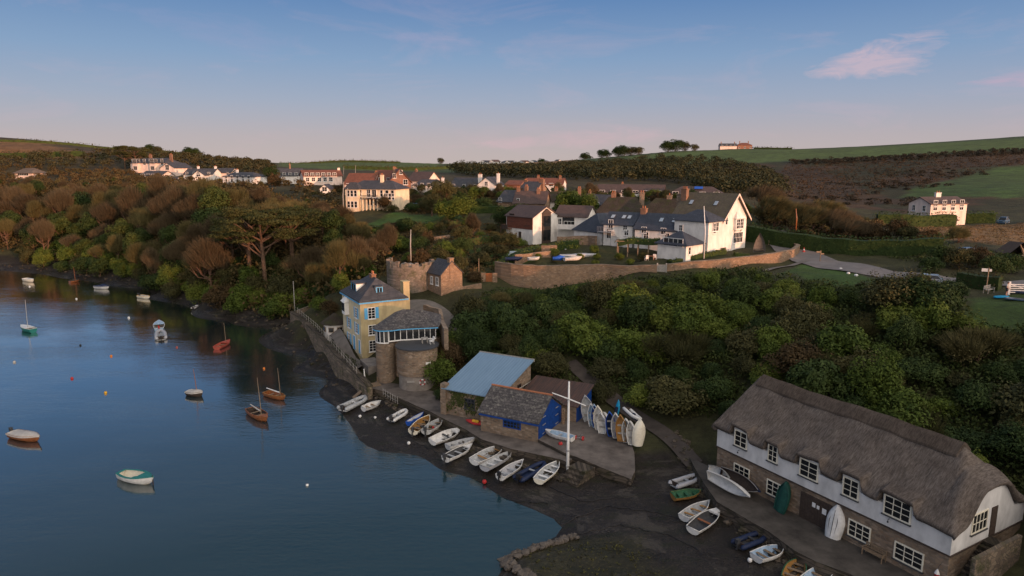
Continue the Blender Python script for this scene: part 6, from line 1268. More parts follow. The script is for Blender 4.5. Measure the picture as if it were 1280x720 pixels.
# ---------------------------------------------------------------- garden and lane things
def gz(x,y): return H(x,y)
def cpt(px,py): q=V(px,py,122); return (q[0],q[1],H(q[0],q[1]))
o=empty('pergola',(19.8,127.5,14.55),R(-14),'weathered timber pergola with climbers in the inn garden','pergola')
for i in range(5):
    for j in range(2): mb=MB(); mb.box(i*1.9-0.08,i*1.9+0.08,j*2.2-0.08,j*2.2+0.08,-0.5,2.6+(0.3 if i>1 else 0)); mb.build('post',M['wood'],o)
for j in range(2): mb=MB(); mb.box(-0.4,8.0,j*2.2-0.07,j*2.2+0.07,2.61+0.3,2.78+0.3); mb.build('beam',M['wood'],o)
for i in range(5): mb=MB(); mb.box(i*1.9-0.05,i*1.9+0.05,-0.5,2.7,3.083,3.2); mb.build('rafter',M['wood'],o)
chair(cpt(808,324),R(200),'white garden chair left of the brown patio table','' and 0 or M['wpaint']); chair(cpt(818.5,324),R(160),'white garden chair right of the brown patio table',M['wpaint']); table(cpt(813,323),R(-20),'brown patio table between white chairs below the garden room',M['varnish'])
make_bench('wall_bench',tuple(w3(906,316,15.5)),R(43),'dark wooden bench under the inn gable','darkwood')
make_bench('lawn_bench',tuple(V(1236,366,86)[:2])+(H(*V(1236,366,86)[:2]),),R(32),'pale wooden bench on the lawn against the clipped hedge','greywood')
# seat shelter made from half a boat, beside the inn
o=empty('boat_shelter',tuple(w3(949,315.5,15.6)),R(0),'upright half boat used as a garden shelter beside the inn gable','shelter'); mb=MB(); n=10
for i in range(n+1):
    u=i/n; b=1.15*max(0.04,(1-u**2.4)); 
    for t in (-1,-0.7,0,0.7,1): mb.v.append((b*t,0.85*(1-abs(t)**2.2)*max(0.1,1-u*0.6)+0.0,u*3.6))
for i in range(n):
    for j in range(4): a_=i*5+j; mb.f.append((a_,a_+1,a_+6,a_+5)); mb.mi.append(0)
mb.build('hull_shell',M['oldhull'],o,smooth=True); mb=MB(); mb.box(-0.9,0.9,0.0,0.4,0.4,0.46); mb.build('seat',M['wood'],o)
# boat park behind curved wall
dinghy('stored_dinghy','upturned white dinghy stored on the lawn of the boat garden',(704,315),(736,311),14.2,B=1.5,hull='grp',inner='grp',rail='grp',cover=('grp',0.1),ground=False,sink=-0.1)
dinghy('stored_dinghy','long grey covered dinghy in the boat garden, nearest the pergola',(700,323),(744,322.5),14.0,B=1.8,hull='grpdirty',inner='grp',rail='grp',cover=('hypalon',0.25),ground=False,sink=-0.1)
dinghy('stored_dinghy','small dinghy under a bright blue cover behind the curved wall',(691,326),(705,326),13.9,B=1.4,hull='bblue',inner='grp',rail='bblue',cover=('bblue',0.3),ground=False,sink=-0.1)
dinghy('stored_dinghy','pale covered dinghy right of the bright blue cover',(705,327),(726,326),13.9,B=1.6,hull='grp',inner='grp',rail='grp',cover=('canvas',0.3),ground=False,sink=-0.1)
dinghy('stored_dinghy','dark blue covered dinghy close behind the curve of the garden wall',(632,326.5),(652,326.5),13.6,B=1.6,hull='navy',inner='grp',rail='navy',cover=('navy',0.2),ground=False,sink=-0.1)
dinghy('stored_dinghy','white dinghy stored beside the dark blue cover',(660,326.5),(674,326),13.7,B=1.3,hull='grp',inner='grpgrey',rail='grp',ground=False,sink=-0.1)
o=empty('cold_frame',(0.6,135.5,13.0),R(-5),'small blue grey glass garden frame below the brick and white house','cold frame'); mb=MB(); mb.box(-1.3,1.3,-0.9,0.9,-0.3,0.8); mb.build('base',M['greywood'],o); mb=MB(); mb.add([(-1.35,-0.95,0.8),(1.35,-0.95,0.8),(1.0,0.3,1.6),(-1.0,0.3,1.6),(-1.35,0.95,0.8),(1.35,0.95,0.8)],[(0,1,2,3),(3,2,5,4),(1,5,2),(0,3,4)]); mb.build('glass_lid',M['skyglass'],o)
def cone(px,py,z): 
    p=w3(px,py,z); o=empty('traffic_cone',(p.x,p.y,H(p.x,p.y)+0.08),0,'red and white traffic cone at the lane corner by the rubble wall','traffic cone'); mb=MB(); mb.box(-0.28,0.28,-0.28,0.28,0,0.06); mb.build('base',M['red'],o); mb=MB(); mb.tube([(0,0,0.06),(0,0,0.32),(0,0,0.321)],[0.2,0.15,0.15],10); mb.tube([(0,0,0.56),(0,0,0.85)],[0.11,0.04],10); mb.build('cone_body',M['red'],o); mb=MB(); mb.tube([(0,0,0.322),(0,0,0.558)],[0.15,0.11],10); mb.build('white_band',M['wpaint'],o)
cone(1004.5,317,15.1)
p=w3(1025,326,15.1); o=empty('finger_post',(p.x,p.y,H(p.x,p.y)),0,'wooden finger post at the lane junction','signpost'); mb=MB(); mb.tube([(0,0,-0.3),(0,0,2.0)],0.075,6); mb.build('post',M['wood'],o); mb=MB(); mb.box(-0.75,0.1,-0.04,0.04,1.6,1.85); mb.build('arm',M['wood'],o); mb=MB(); mb.box(0.0,0.6,-0.045,0.035,1.3,1.5); mb.build('arm',M['wood'],o)
p=V(1234.5,348,88); o=empty('notice_post',(p[0],p[1],H(p[0],p[1])),R(-30),'orange lit post with small white sign boards above the clipped hedge','signpost'); mb=MB(); mb.tube([(0,0,-0.2),(0,0,3.1)],0.085,6); mb.build('post',M['wood'],o); mb=MB(); mb.box(-0.75,-0.08,-0.05,0.0,2.6,3.0); mb.build('sign_board',M['wpaint'],o); mb=MB(); mb.box(0.09,0.35,-0.05,0.0,2.65,2.95); mb.build('sign_board',M['wpaint'],o)
for i,(px,py) in enumerate([(1051,334),(1060.5,340.5),(1070,345.5)]):
    p=w3(px,py,15.2); o=empty('verge_stone',(p.x,p.y,H(p.x,p.y)),rnd.uniform(0,3),'white painted verge stone, %s along the lane edge'%('first','middle','last')[i],'stone','white stones on the verge'); mb=MB(); mb.ball((0,0,0.12),0.3,8,sz=0.7); mb.build('stone',M['wpaint'],o)
def car(name,label,loc,rz,mat,suv=False):
    o=empty(name,loc,rz,label,'car'); L_,B_=4.3,1.78; h1=0.95 if suv else 0.88; h2=1.75 if suv else 1.45
    pr=[(-2.12,0.32),(-2.15,h1-0.05),(-2.0,h1+0.03),(-1.15 if not suv else -1.0,h1+0.06),(0.0,h1+0.1),(2.0,h1+0.06),(2.12,h1-0.1),(2.12,0.32)]
    mb=MB(); n=len(pr); 
    for y in (-0.86,0.86): mb.v+=[(x,y*(1 if 0.4<z<h1 else 0.96),z) for x,z in pr]
    mb.f+=[(i,(i+1)%n,n+(i+1)%n,n+i) for i in range(n)]+[tuple(range(n-1,-1,-1)),tuple(range(n,2*n))]; mb.mi+=[0]*(n+2); mb.build('body',mat,o)
    cab=[(-1.0,h1+0.07),(-0.35,h2),(1.35,h2),(1.95 if suv else 1.8,h1+0.07)]; mb=MB()
    for y in (-1,1): mb.v+=[(x,y*(0.8 if z<h1+0.2 else 0.64),z-(0.09 if z>h1+0.2 else 0)) for x,z in cab]
    mb.f+=[(0,1,5,4),(2,3,7,6),(1,2,6,5),(3,2,1,0),(4,5,6,7)]; mb.mi+=[0]*5; mb.build('windows',M['glass'],o)
    mb=MB(); mb.prism([(-0.42,-0.67),(1.42,-0.67),(1.42,0.67),(-0.42,0.67)],h2-0.085,h2)
    for y in (-0.72,0.72): mb.tube([(-1.02,y*1.1,h1+0.05),(-0.38,y*0.92,h2-0.05)],0.04,5); mb.tube([(0.45,y*1.09,h1+0.05),(0.45,y*0.93,h2-0.05)],0.04,5); mb.tube([(1.85,y*1.1,h1+0.05),(1.38,y*0.92,h2-0.05)],0.05,5)
    mb.build('roof',mat,o)
    for x in (-1.35,1.3):
        for y in (-0.8,0.8): mb=MB(); mb.tube([(x,y-0.11,0.33),(x,y+0.11,0.33)],0.33,14); w0=mb.build('wheel',M['black'],o); mb=MB(); mb.tube([(x,y-0.115,0.33),(x,y+0.115,0.33)],0.2,10); mb.build('rim',M['steel'],w0)
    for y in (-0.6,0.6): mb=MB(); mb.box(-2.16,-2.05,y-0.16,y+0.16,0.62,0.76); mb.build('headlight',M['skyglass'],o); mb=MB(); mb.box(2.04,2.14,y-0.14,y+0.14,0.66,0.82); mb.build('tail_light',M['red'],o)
    return o
p=V(1205,320,112); car('parked_car','blue estate car parked behind the brambles beside the dry field',(p[0],p[1],H(p[0],p[1])),R(12),M['carblue'],True)
p=w3(1157,355,15.3); car('parked_car','silver blue car on the lane, mostly hidden by bushes',(p.x,p.y,H(p.x,p.y)+0.08),R(-32),M['carsilver'])
p=V(1254,277,172); car('parked_car','dark vehicle beside the farm hedge in the valley',(p[0],p[1],H(p[0],p[1])),R(40),M['carblue'],True)
p=V(531-14,261,205); 
p=V(517.5,257.5,196); car('parked_car','blue grey car beside the cream villa lawn',(p[0],p[1],H(p[0],p[1])),R(10),M['carblue'])
# gate by the seat lawn
p=V(1262,363,84); o=empty('white_gate',(p[0],p[1],H(p[0],p[1])),R(-12),'white five bar field gate right of the standing person','gate')
for z in (0.25,0.5,0.75,1.0,1.25): mb=MB(); mb.box(0,3.6,-0.03,0.03,z-0.05,z+0.05); mb.build('bar',M['wpaint'],o)
mb=MB(); mb.obox((1.5,0.034,0.78),(3.0,0.03,0.09),0,0,0,R(17)); mb.build('brace',M['wpaint'],o)
for x in (-0.08,3.7): mb=MB(); mb.box(x-0.1,x+0.1,-0.1,0.1,-0.3,1.6); mb.build('post',M['wpaint'],o)
def paddleboard(name,label,px,py,Y,rz,L,B,mat,cat='paddle board'):
    p=V(px,py,Y); o=empty(name,(p[0],p[1],H(p[0],p[1])+0.1),rz,label,cat); mb=MB(); n=16; P=[]
    for i in range(n): t=2*math.pi*i/n; P.append((L/2*math.cos(t),B/2*math.copysign(abs(math.sin(t))**0.7,math.sin(t))))
    mb.prism(P,0,0.13); mb.build('board',mat,o); mb=MB(); mb.prism([(x*0.5,y*0.8) for x,y in P],0.131,0.14); mb.build('deck_pad',M['dgrey'] if cat!='board' else M['turq'],o); return o
paddleboard('paddle_board','bright blue board lying on the lawn beside the person',1251,375,83,R(15),2.2,0.8,M['turq'],'board')
for i,(px,py,Y,m_,lb) in enumerate([(1276,378,81,'bblue','large blue inflatable board on the lawn at the right edge'),(1283,373,83.5,'navy','dark blue board behind the large blue one at the right edge')]): paddleboard('paddle_board',lb,px,py,Y,R(-35),3.4,1.1,M['navy'] if m_=='navy' else M['carblue'])
# person: continuous skinned body
def person(loc,rz):
    o=empty('person',loc,rz,'person in pale top and dark shorts standing by the white gate','person')
    J={'pel':(0,0,0.93,0.14),'wai':(0,0.0,1.08,0.125),'che':(0,-0.02,1.28,0.15),'nec':(0,-0.03,1.47,0.06),'hed':(0,-0.05,1.56,0.085),'top':(0,-0.06,1.68,0.09)}
    for s,n_ in ((1,'l'),(-1,'r')):
        J.update({'hip'+n_:(s*0.09,0,0.88,0.10),'kne'+n_:(s*0.11,-0.04,0.48,0.062),'ank'+n_:(s*0.12,0.02,0.09,0.042),'toe'+n_:(s*0.14,-0.16,0.04,0.035),'sho'+n_:(s*0.19,-0.01,1.40,0.06),'elb'+n_:(s*0.27,-0.03,1.12,0.042),'wri'+n_:(s*0.24,-0.2,0.95,0.03),'han'+n_:(s*0.23,-0.27,0.90,0.032)})
    ks=list(J); me=bpy.data.meshes.new('body'); E_=[('pel','wai'),('wai','che'),('che','nec'),('nec','hed'),('hed','top')]
    for n_ in 'lr': E_+=[('pel','hip'+n_),('hip'+n_,'kne'+n_),('kne'+n_,'ank'+n_),('ank'+n_,'toe'+n_),('che','sho'+n_),('sho'+n_,'elb'+n_),('elb'+n_,'wri'+n_),('wri'+n_,'han'+n_)]
    vs=[J[k][:3] for k in ks]; es=[(ks.index(a),ks.index(b)) for a,b in E_]; rad=[J[k][3] for k in ks]
    for n_,s in (('l',1),('r',-1)):      # fingers and thumb
        h=J['han'+n_]
        for f in range(5):
            a=len(vs); off=(f-1.5)*0.021 if f<4 else -0.055*s
            vs.append((h[0]+off,h[1]-0.05 if f<4 else h[1]-0.015,h[2]-0.03)); rad.append(0.010); vs.append((h[0]+off*1.1,h[1]-0.075 if f<4 else h[1]-0.05,h[2]-0.075+0.004*abs(f-1.5))); rad.append(0.008); es+=[(ks.index('han'+n_),a),(a,a+1)]
    me.from_pydata(vs,es,[]); b=bpy.data.objects.new('body',me); col.objects.link(b); b.parent=o; me.materials.append(M['skin'])
    md=b.modifiers.new('skin','SKIN'); 
    for i,sv in enumerate(me.skin_vertices[0].data): sv.radius=(rad[i],rad[i]); sv.use_root=(i==0)
    b.modifiers.new('sub','SUBSURF').levels=1; b.modifiers['sub'].render_levels=1
    mb=MB(); mb.tube([(0,-0.02,1.0),(0,-0.01,1.12),(0,-0.02,1.3),(0,-0.02,1.42),(0,-0.03,1.47)],[0.165,0.155,0.185,0.15,0.075],12)
    for s in (-1,1): mb.tube([(s*0.12,-0.01,1.38),(s*0.21,-0.01,1.36),(s*0.265,-0.03,1.19)],[0.08,0.075,0.062],8)
    mb.build('top',M['canvas'],o,smooth=True); mb=MB(); mb.tube([(0,0,0.84),(0,0,0.92),(0,0,1.01)],[0.17,0.175,0.16],12)
    for s in (-1,1): mb.tube([(s*0.09,0,0.92),(s*0.105,-0.02,0.55)],[0.12,0.095],9)
    mb.build('shorts',M['black'],o,smooth=True); mb=MB(); mb.ball((0,-0.045,1.665),0.103,10,sz=0.85); mb.build('hair',M['darkwood'],o,smooth=True)
    for s in (-1,1): mb=MB(); mb.ball((s*0.035,-0.142,1.62),0.012,6); mb.build('eye',M['black'],o)
    mb=MB(); mb.ball((0,-0.15,1.59),0.018,6); mb.build('nose',M['skin'],o)
p=V(1257.5,371,83.5); person((p[0],p[1],H(p[0],p[1])),R(40))
# ruin of stone and timber at the right edge, and rough garden things
o=empty('log_shelter',V(1268,325,112)[:2]+(H(*V(1268,325,112)[:2]),),R(10),'tumbledown dark timber shelter with a heap of stones beside the field','shelter'); mb=MB(); mb.add([(-3,-1,0),(3,-1,0),(0.5,-0.8,2.3),(-3,2,0),(3,2,0),(0.5,1.8,2.3)],[(0,2,5,3),(1,4,5,2),(3,5,4)]); mb.build('roof',M['darkwood'],o)
mb=MB(); [mb.tube([(rnd.uniform(-1.5,1.5),-1.1,0),(rnd.uniform(-0.5,1),-0.7,rnd.uniform(1.2,2.2))],0.09,5) for _ in range(7)]; mb.build('prop_logs',M['wood'],o)
mb=MB(); [mb.ball((rnd.uniform(-3,3),-1.8+rnd.uniform(-0.8,0.4),0.1),rnd.uniform(0.2,0.45),6,sz=0.7) for _ in range(26)]; mb.build('stone_heap',M['rubble'],o)
g_=V(112.5,233,292); o=empty('green_tarpaulin',(g_[0],g_[1],H(g_[0],g_[1])),0,'bright green sheeting over a building frame among the left woods','tarpaulin'); mb=MB(); mb.add([(-3.4,0,-1),(3.4,0,-1),(3.4,3,-1),(-3.4,3,-1),(-3.5,0,1.5),(2.9,-0.1,1.2),(3.4,3,2.6),(-3.4,3,2.4)],[(0,1,5,4),(1,2,6,5),(3,0,4,7),(4,5,6,7),(2,3,7,6)]); mb.build('sheeting',M['tarpbright'],o); mb=MB(); mb.tube([(3.3,-0.3,-1),(3.3,-0.3,1.6)],0.2,6); mb.build('end_post',M['wood'],o)
# stone groyne
G0=[w3(a,b,0.5) for a,b in ((720,667),(690,675),(660,685),(629,693),(640,706),(662,722),(690,738))]
M['groyne']=plain('groyne stones',(0.105,0.09,0.075),0.9,0.5,1.2,0.5)
v_=[];f_=[]
def boulders(name,pts,n,r0,r1,mat,label,spread,zoff=0.0,cat=None,grp=None,kind='stuff'):
    mb=MB()
    for i in range(n):
        u=rnd.random()*(len(pts)-1); k=int(u); p=pts[k]+(pts[k+1]-pts[k])*(u-k); r=rnd.uniform(r0,r1); x,y=p.x+rnd.uniform(-spread,spread),p.y+rnd.uniform(-spread,spread)
        o=len(mb.v); mb.ball((x,y,H(x,y)+zoff+r*0.1),r,6,sz=rnd.uniform(0.5,0.8)); 
        for q in range(o,len(mb.v)): v=mb.v[q]; mb.v[q]=(v[0]+rnd.uniform(-r,r)*0.28,v[1]+rnd.uniform(-r,r)*0.28,v[2]+rnd.uniform(-r,r)*0.15)
    return tag(mb.build(name,mat),label,kind=kind)
boulders('groyne_stones',G0,170,0.14,0.4,M['groyne'],'line of rough pale stones edging the spit in the foreground',0.3,0.12)
boulders('foreshore_rocks',[w3(a,b,0.9) for a,b in ((0,331),(60,335),(120,345),(190,356),(250,378),(300,394),(345,404),(366,412),(400,448),(440,482))],240,0.1,0.45,M['quaystone'],'weedy rocks strewn along the mud under the wooded bank',2.2)
boulders('quay_foot_rocks',[w3(a,b,0.8) for a,b in ((470,494),(522,528),(572,556),(640,578),(706,600))],260,0.1,0.4,M['quaystone'],'weedy rocks along the foot of the quay',0.5)
boulders('terrace_foot_rocks',[w3(a,b,0.8) for a,b in ((840,560),(866,586),(880,615),(930,660),(1000,708),(1060,740))],300,0.12,0.45,M['quaystone'],'rough stones at the foot of the boathouse terrace and track',0.8)
# ---------------------------------------------------------------- vegetation
def unit(n): v=rng.normal(size=(n,3)); return v/np.linalg.norm(v,axis=1,keepdims=True)
def quads(c,nrm,size,asp=0.6):
    "leaf quads centred at c facing nrm with random spin"
    n=len(c); r=unit(n); a=np.cross(nrm,r); a/=np.linalg.norm(a,axis=1,keepdims=True)+1e-9; b=np.cross(nrm,a)
    s=size if np.ndim(size) else np.full(n,size); a=a*s[:,None]*0.5; b=b*(s*asp)[:,None]*0.5
    v=np.stack([c-a-b*0.3,c-b,c+a+b*0.3,c+b],1).reshape(-1,3); f=np.arange(4*n).reshape(n,4); return v,f
def ribbons(p,d,length,width):
    n=len(p); r=unit(n); s=np.cross(d,r); s/=np.linalg.norm(s,axis=1,keepdims=True)+1e-9; s=s*width*0.5
    q=p+d*length[:,None]; v=np.stack([p-s,p+s,q+s*0.35,q-s*0.35],1).reshape(-1,3); return v,np.arange(4*n).reshape(n,4)
LM={}
LM['green']=leafmat('mid green leaves',[(0.036,0.060,0.012),(0.078,0.110,0.018),(0.132,0.152,0.028)])
LM['lime']=leafmat('yellow green leaves',[(0.040,0.064,0.011),(0.075,0.100,0.016),(0.12,0.135,0.022)])
LM['dark']=leafmat('dark evergreen leaves',[(0.016,0.030,0.010),(0.032,0.053,0.014),(0.055,0.078,0.020)])
LM['olive']=leafmat('olive leaves',[(0.030,0.034,0.014),(0.055,0.055,0.020),(0.085,0.078,0.028)])
LM['russet']=leafmat('russet leaves',[(0.036,0.026,0.013),(0.062,0.042,0.018),(0.092,0.058,0.024)])
LM['twig']=leafmat('bare twigs',[(0.044,0.034,0.020),(0.078,0.060,0.034),(0.118,0.090,0.049)],scale=0.12)
LM['twiggreen']=leafmat('lichened twigs',[(0.052,0.049,0.021),(0.092,0.081,0.032),(0.14,0.118,0.046)],scale=0.12)
LM['ivybank']=leafmat('ivy bank',[(0.020,0.034,0.010),(0.040,0.060,0.014),(0.070,0.085,0.020)],scale=0.2)
LM['pine']=leafmat('pine needles',[(0.024,0.032,0.010),(0.044,0.050,0.015),(0.075,0.074,0.024)])
LM['hedge']=leafmat('hedge leaves',[(0.016,0.032,0.010),(0.030,0.052,0.014),(0.055,0.085,0.02)])
LM['hedgebright']=leafmat('bright hedge leaves',[(0.045,0.065,0.012),(0.08,0.105,0.018),(0.12,0.14,0.025)])  # brighter green leaf colour than the tall dark hedges
LM['bramble']=leafmat('bramble and ivy',[(0.016,0.025,0.008),(0.036,0.052,0.013),(0.064,0.072,0.021),(0.050,0.045,0.018)],scale=0.25)
LM['brambleleft']=leafmat('autumn scrub',[(0.030,0.029,0.014),(0.062,0.053,0.019),(0.098,0.064,0.027),(0.058,0.066,0.019)],scale=0.15)
LM['far']=leafmat('far woodland',[(0.022,0.028,0.012),(0.045,0.046,0.019),(0.078,0.060,0.028)],scale=0.06)
LM['bracken']=leafmat('bracken',[(0.042,0.028,0.016),(0.058,0.037,0.019),(0.072,0.047,0.023)],scale=0.08)
LM['dry']=leafmat('dry grass',[(0.11,0.075,0.035),(0.19,0.125,0.06),(0.24,0.17,0.085)],scale=0.2)
def lobes(n,rx,ry,rz,zc,flat=0.0,lob=0.45):
    L_=[]
    for i in range(n):
        d=unit(1)[0]; d[2]=abs(d[2])*(1-flat)-0.15; d/=np.linalg.norm(d); k=rng.uniform(0.45,0.72)
        L_.append((np.array([d[0]*rx*k,d[1]*ry*k,zc+d[2]*rz*k]),np.array([rx,ry,rz])*lob*rng.uniform(0.7,1.2)))
    return L_
def leafcrown(n,rx,ry,rz,zc,nl=11,size=0.26,lob=0.45,flat=0.0,core=0.25):
    L_=lobes(nl,rx,ry,rz,zc,flat,lob); cs=[];ns=[]; per=int(n*(1-core)/nl)
    for c,r in L_:
        d=unit(per); d[:,2]=np.where(d[:,2]<-0.35,-d[:,2],d[:,2]); rr=rng.uniform(0.78,1.08,per)[:,None]
        cs.append(c+d*r*rr); ns.append(d*0.55+unit(per)*0.6+np.array([0,0,0.35]))
    m=int(n*core); d=unit(m); rr=(rng.uniform(0,1,m)**0.4)[:,None]*0.8; cs.append(np.array([0,0,zc])+d*np.array([rx,ry,rz])*rr); ns.append(unit(m))
    c=np.concatenate(cs); nn=np.concatenate(ns); nn/=np.linalg.norm(nn,axis=1,keepdims=True); c[:,2]=np.maximum(c[:,2],0.05)
    return quads(c,nn,rng.uniform(0.65,1.35,len(c))*size)
def limbs(h,n,spread,lean=(0,0),r0=0.16,z0=0.35,top=0.85):
    mb=MB(); mb.tube([(0,0,-0.6),(lean[0]*0.2,lean[1]*0.2,h*0.3),(lean[0]*0.5,lean[1]*0.5,h*0.65),(lean[0],lean[1],h*0.95)],[r0,r0*0.8,r0*0.5,r0*0.15],7)
    for i in range(n):
        a=6.283*i/n+rnd.uniform(-0.3,0.3); z=h*rnd.uniform(z0,0.7); k=z/h; s=spread*rnd.uniform(0.6,1.0); e=h*rnd.uniform(0.7,top+0.1)
        p0=Vector((lean[0]*k*0.8,lean[1]*k*0.8,z)); p2=Vector((math.cos(a)*s+lean[0]*0.8,math.sin(a)*s+lean[1]*0.8,e)); m_=(p0+p2)/2+Vector((math.cos(a)*s*0.15,math.sin(a)*s*0.15,-0.1*h*rnd.random()))
        mb.tube([p0,m_,p2],[r0*0.5,r0*0.34,r0*0.1],5)
        b=a+rnd.uniform(0.4,0.9)*rnd.choice((-1,1)); q=m_+Vector((math.cos(b)*s*0.5,math.sin(b)*s*0.5,h*0.2)); mb.tube([m_,(m_+q)/2+Vector((0,0,0.1)),q],[r0*0.28,r0*0.18,r0*0.06],4)
    return mb
protos={}
def proto(key,name,crown,mat,trunk=None,bark='bark'):
    root=bpy.data.objects.new(name+"_source",None)
    v,f=crown; c=npmesh('crown',v,f,mat,root)
    if trunk: trunk.build('trunk',M[bark],root)
    protos[key]=(root,name)
def stamp(key,x,y,s,label,cat,group,sz=1.0,rz=None,dz=0.0,tilt=0.0,z=None):
    root,name=protos[key]; name={'garden':'garden_bush','bushes on the bank':'bank_bush','bushes along':'shore_bush'}.get(next((k for k in ('garden','bushes on the bank','bushes along') if group and group.startswith(k)),''),name); o=root.copy(); col.objects.link(o); o.name=name
    o.location=(x,y,(H(x,y) if z is None else z)+dz); o.scale=(s*rng.uniform(0.82,1.25),s*rng.uniform(0.82,1.25),s*sz); o.rotation_euler=(tilt,0,rng.uniform(0,6.283) if rz is None else rz)
    tag(o,label,cat,group)
    for ch in root.children: c=ch.copy(); col.objects.link(c); c.parent=o
    return o
# unit-size prototypes (about 2 m radius shrubs, 6-9 m trees)
def twigcrown(n,rx,ry,rz,zc,lean,wind,ln=1.2,wd=0.055,nl=9,nleaf=500,lsize=0.16,up_=(0.9,0.55),lobk=0.5):
    cs=[];ds=[]; L_=lobes(nl,rx,ry,rz,zc,0.0,lobk)
    for c,r in L_:
        m=n//nl; d=unit(m); d[:,2]=np.abs(d[:,2])*0.9+0.05; p=c+d*r*(rng.uniform(0.1,1,m)**0.5)[:,None]*0.8; dd=d*up_[0]+unit(m)*0.22+np.array([wind[0],wind[1],up_[1]]); cs.append(p); ds.append(dd)
    p=np.concatenate(cs); d=np.concatenate(ds); d/=np.linalg.norm(d,axis=1,keepdims=True); v1,f1=ribbons(p,d,rng.uniform(0.5,1.2,len(p))*ln,wd)
    q=p[rng.integers(0,len(p),nleaf)]+unit(nleaf)*0.5; v2,f2=quads(q,unit(nleaf),lsize)
    return np.concatenate([v1,v2]),np.concatenate([f1,f2+len(v1)])
def ragged(n,nl,size,rz,lob):
    v1,f1=leafcrown(n,2.0,2.0,rz,rz*0.72,nl,size,lob,core=0.12); L_=lobes(26,2.1,2.1,rz*1.1,rz*0.75,0.0,0.16); m=26; c=[];d=[]
    for cc,r in L_: dd=unit(m); c.append(cc*1.28+dd*r*np.array([1,1,1.6])); d.append(dd+np.array([0,0,0.4]))
    c=np.concatenate(c); c[:,2]=np.maximum(c[:,2],0.1); d=np.concatenate(d); d/=np.linalg.norm(d,axis=1,keepdims=True); v2,f2=quads(c,d,rng.uniform(0.6,1.2,len(c))*size*0.9)
    return np.concatenate([v1,v2]),np.concatenate([f1,f2+len(v1)])
for k_,mat_ in (('green','green'),('lime','lime'),('dark','dark'),('olive','olive'),('russet','russet')):
    for i,(nl_,sz_,rz_,lb_) in enumerate(((10,0.23,1.8,0.50),(16,0.19,2.2,0.42),(8,0.21,1.4,0.60))):
        proto('sh_%s%d'%(k_,i),'shrub',ragged(5600,nl_,sz_,rz_,lb_),LM[mat_],limbs(1.9,5,0.9,r0=0.07))
for i in range(2): proto('brush%d'%i,'shrub',twigcrown(3600,2.1,2.1,1.7,1.2,0,(-0.2,0.1),1.0,0.035,8,2600,0.17),LM['twiggreen' if i else 'olive'],limbs(2,5,0.9,r0=0.06))
for k_,mat_ in (('green','ivybank'),('dark','dark'),('olive','olive')):
    proto('tr_'+k_,'broadleaf_tree',leafcrown(6000,2.9,2.9,2.9,4.3,13,0.28,0.46),LM[mat_],limbs(6,8,1.9,r0=0.2))
for i in range(3):
    proto('bare%d'%i,'bare_tree',twigcrown(6500,2.7,2.7,3.2,4.3,0,(-0.2,0.0),1.5,0.045,9,1100,0.15,(0.55,0.85),0.62),LM['twig'],limbs(6.6,10,2.3,(-0.4,0.1),0.17,0.2,0.95))
for i in range(2):
    proto('lich%d'%i,'bare_tree',twigcrown(6000,2.7,2.7,3.0,4.0,0,(-0.15,0.0),1.4,0.045,9,2000,0.17,(0.55,0.85),0.62),LM['twiggreen'],limbs(6.2,9,2.2,(-0.3,0),0.16,0.2,0.95))
for i in range(2):
    proto('wind%d'%i,'windswept_tree',twigcrown(4600,3.6,2.4,2.2,3.4,0,(1.1,0.0),1.7,0.06,10,900,0.22),LM['twiggreen' if i else 'twig'],limbs(5,9,2.4,(1.4,0),0.2,0.2,0.9))
def pine(h,seed,sx=1.0):
    rl=random.Random(seed); mb=MB(); fork=h*0.5; mb.tube([(0,0,-1),(0.1,0,h*0.25),(0.25,0.1,fork),(0.5,0.2,h*0.72),(0.3,0.1,h*0.9)],[0.42,0.36,0.30,0.2,0.06],8); tips=[]
    for i in range(13):
        a=6.283*i/13+rl.uniform(-0.25,0.25); z=rl.uniform(0.36,0.72)*h; s=rl.uniform(3.0,5.6)*sx; e=min(h*1.02,z+rl.uniform(0.14,0.38)*h); p0=Vector((0.25,0.1,z)); p2=Vector((math.cos(a)*s,math.sin(a)*s,e)); m_=p0.lerp(p2,0.5)+Vector((0,0,-0.35*rl.random()*h*0.12+0.2))
        mb.tube([p0,p0.lerp(m_,0.5)+Vector((0,0,-0.1)),m_,p2],[0.19,0.15,0.11,0.05],6); tips.append(p2)
        for q in range(2): b=a+rl.uniform(-0.9,0.9); t=m_+Vector((math.cos(b)*s*0.45,math.sin(b)*s*0.45,rl.uniform(0.5,0.16*h))); mb.tube([m_,(m_+t)/2,t],[0.08,0.06,0.03],5); tips.append(t)
    cs=[];ns=[]
    for t in tips+[Vector((0.4,0.1,h*0.93))]*3:
        m=280; d=unit(m); rr=rng.uniform(0.2,1,m)**0.5; p=np.array(t)+d*np.array([1.9,1.9,0.45])*rr[:,None]+np.array([0,0,0.15]); cs.append(p); ns.append(d*np.array([0.5,0.5,0.8])+unit(m)*0.5)
    c=np.concatenate(cs); n_=np.concatenate(ns); n_/=np.linalg.norm(n_,axis=1,keepdims=True); return quads(c,n_,rng.uniform(0.22,0.42,len(c)),0.5),mb
for i,h_ in enumerate((12.5,11.0,13.5)):
    cr,tk=pine(h_,40+i); proto('pine%d'%i,'pine_tree',cr,LM['pine'],tk,'pinebark')
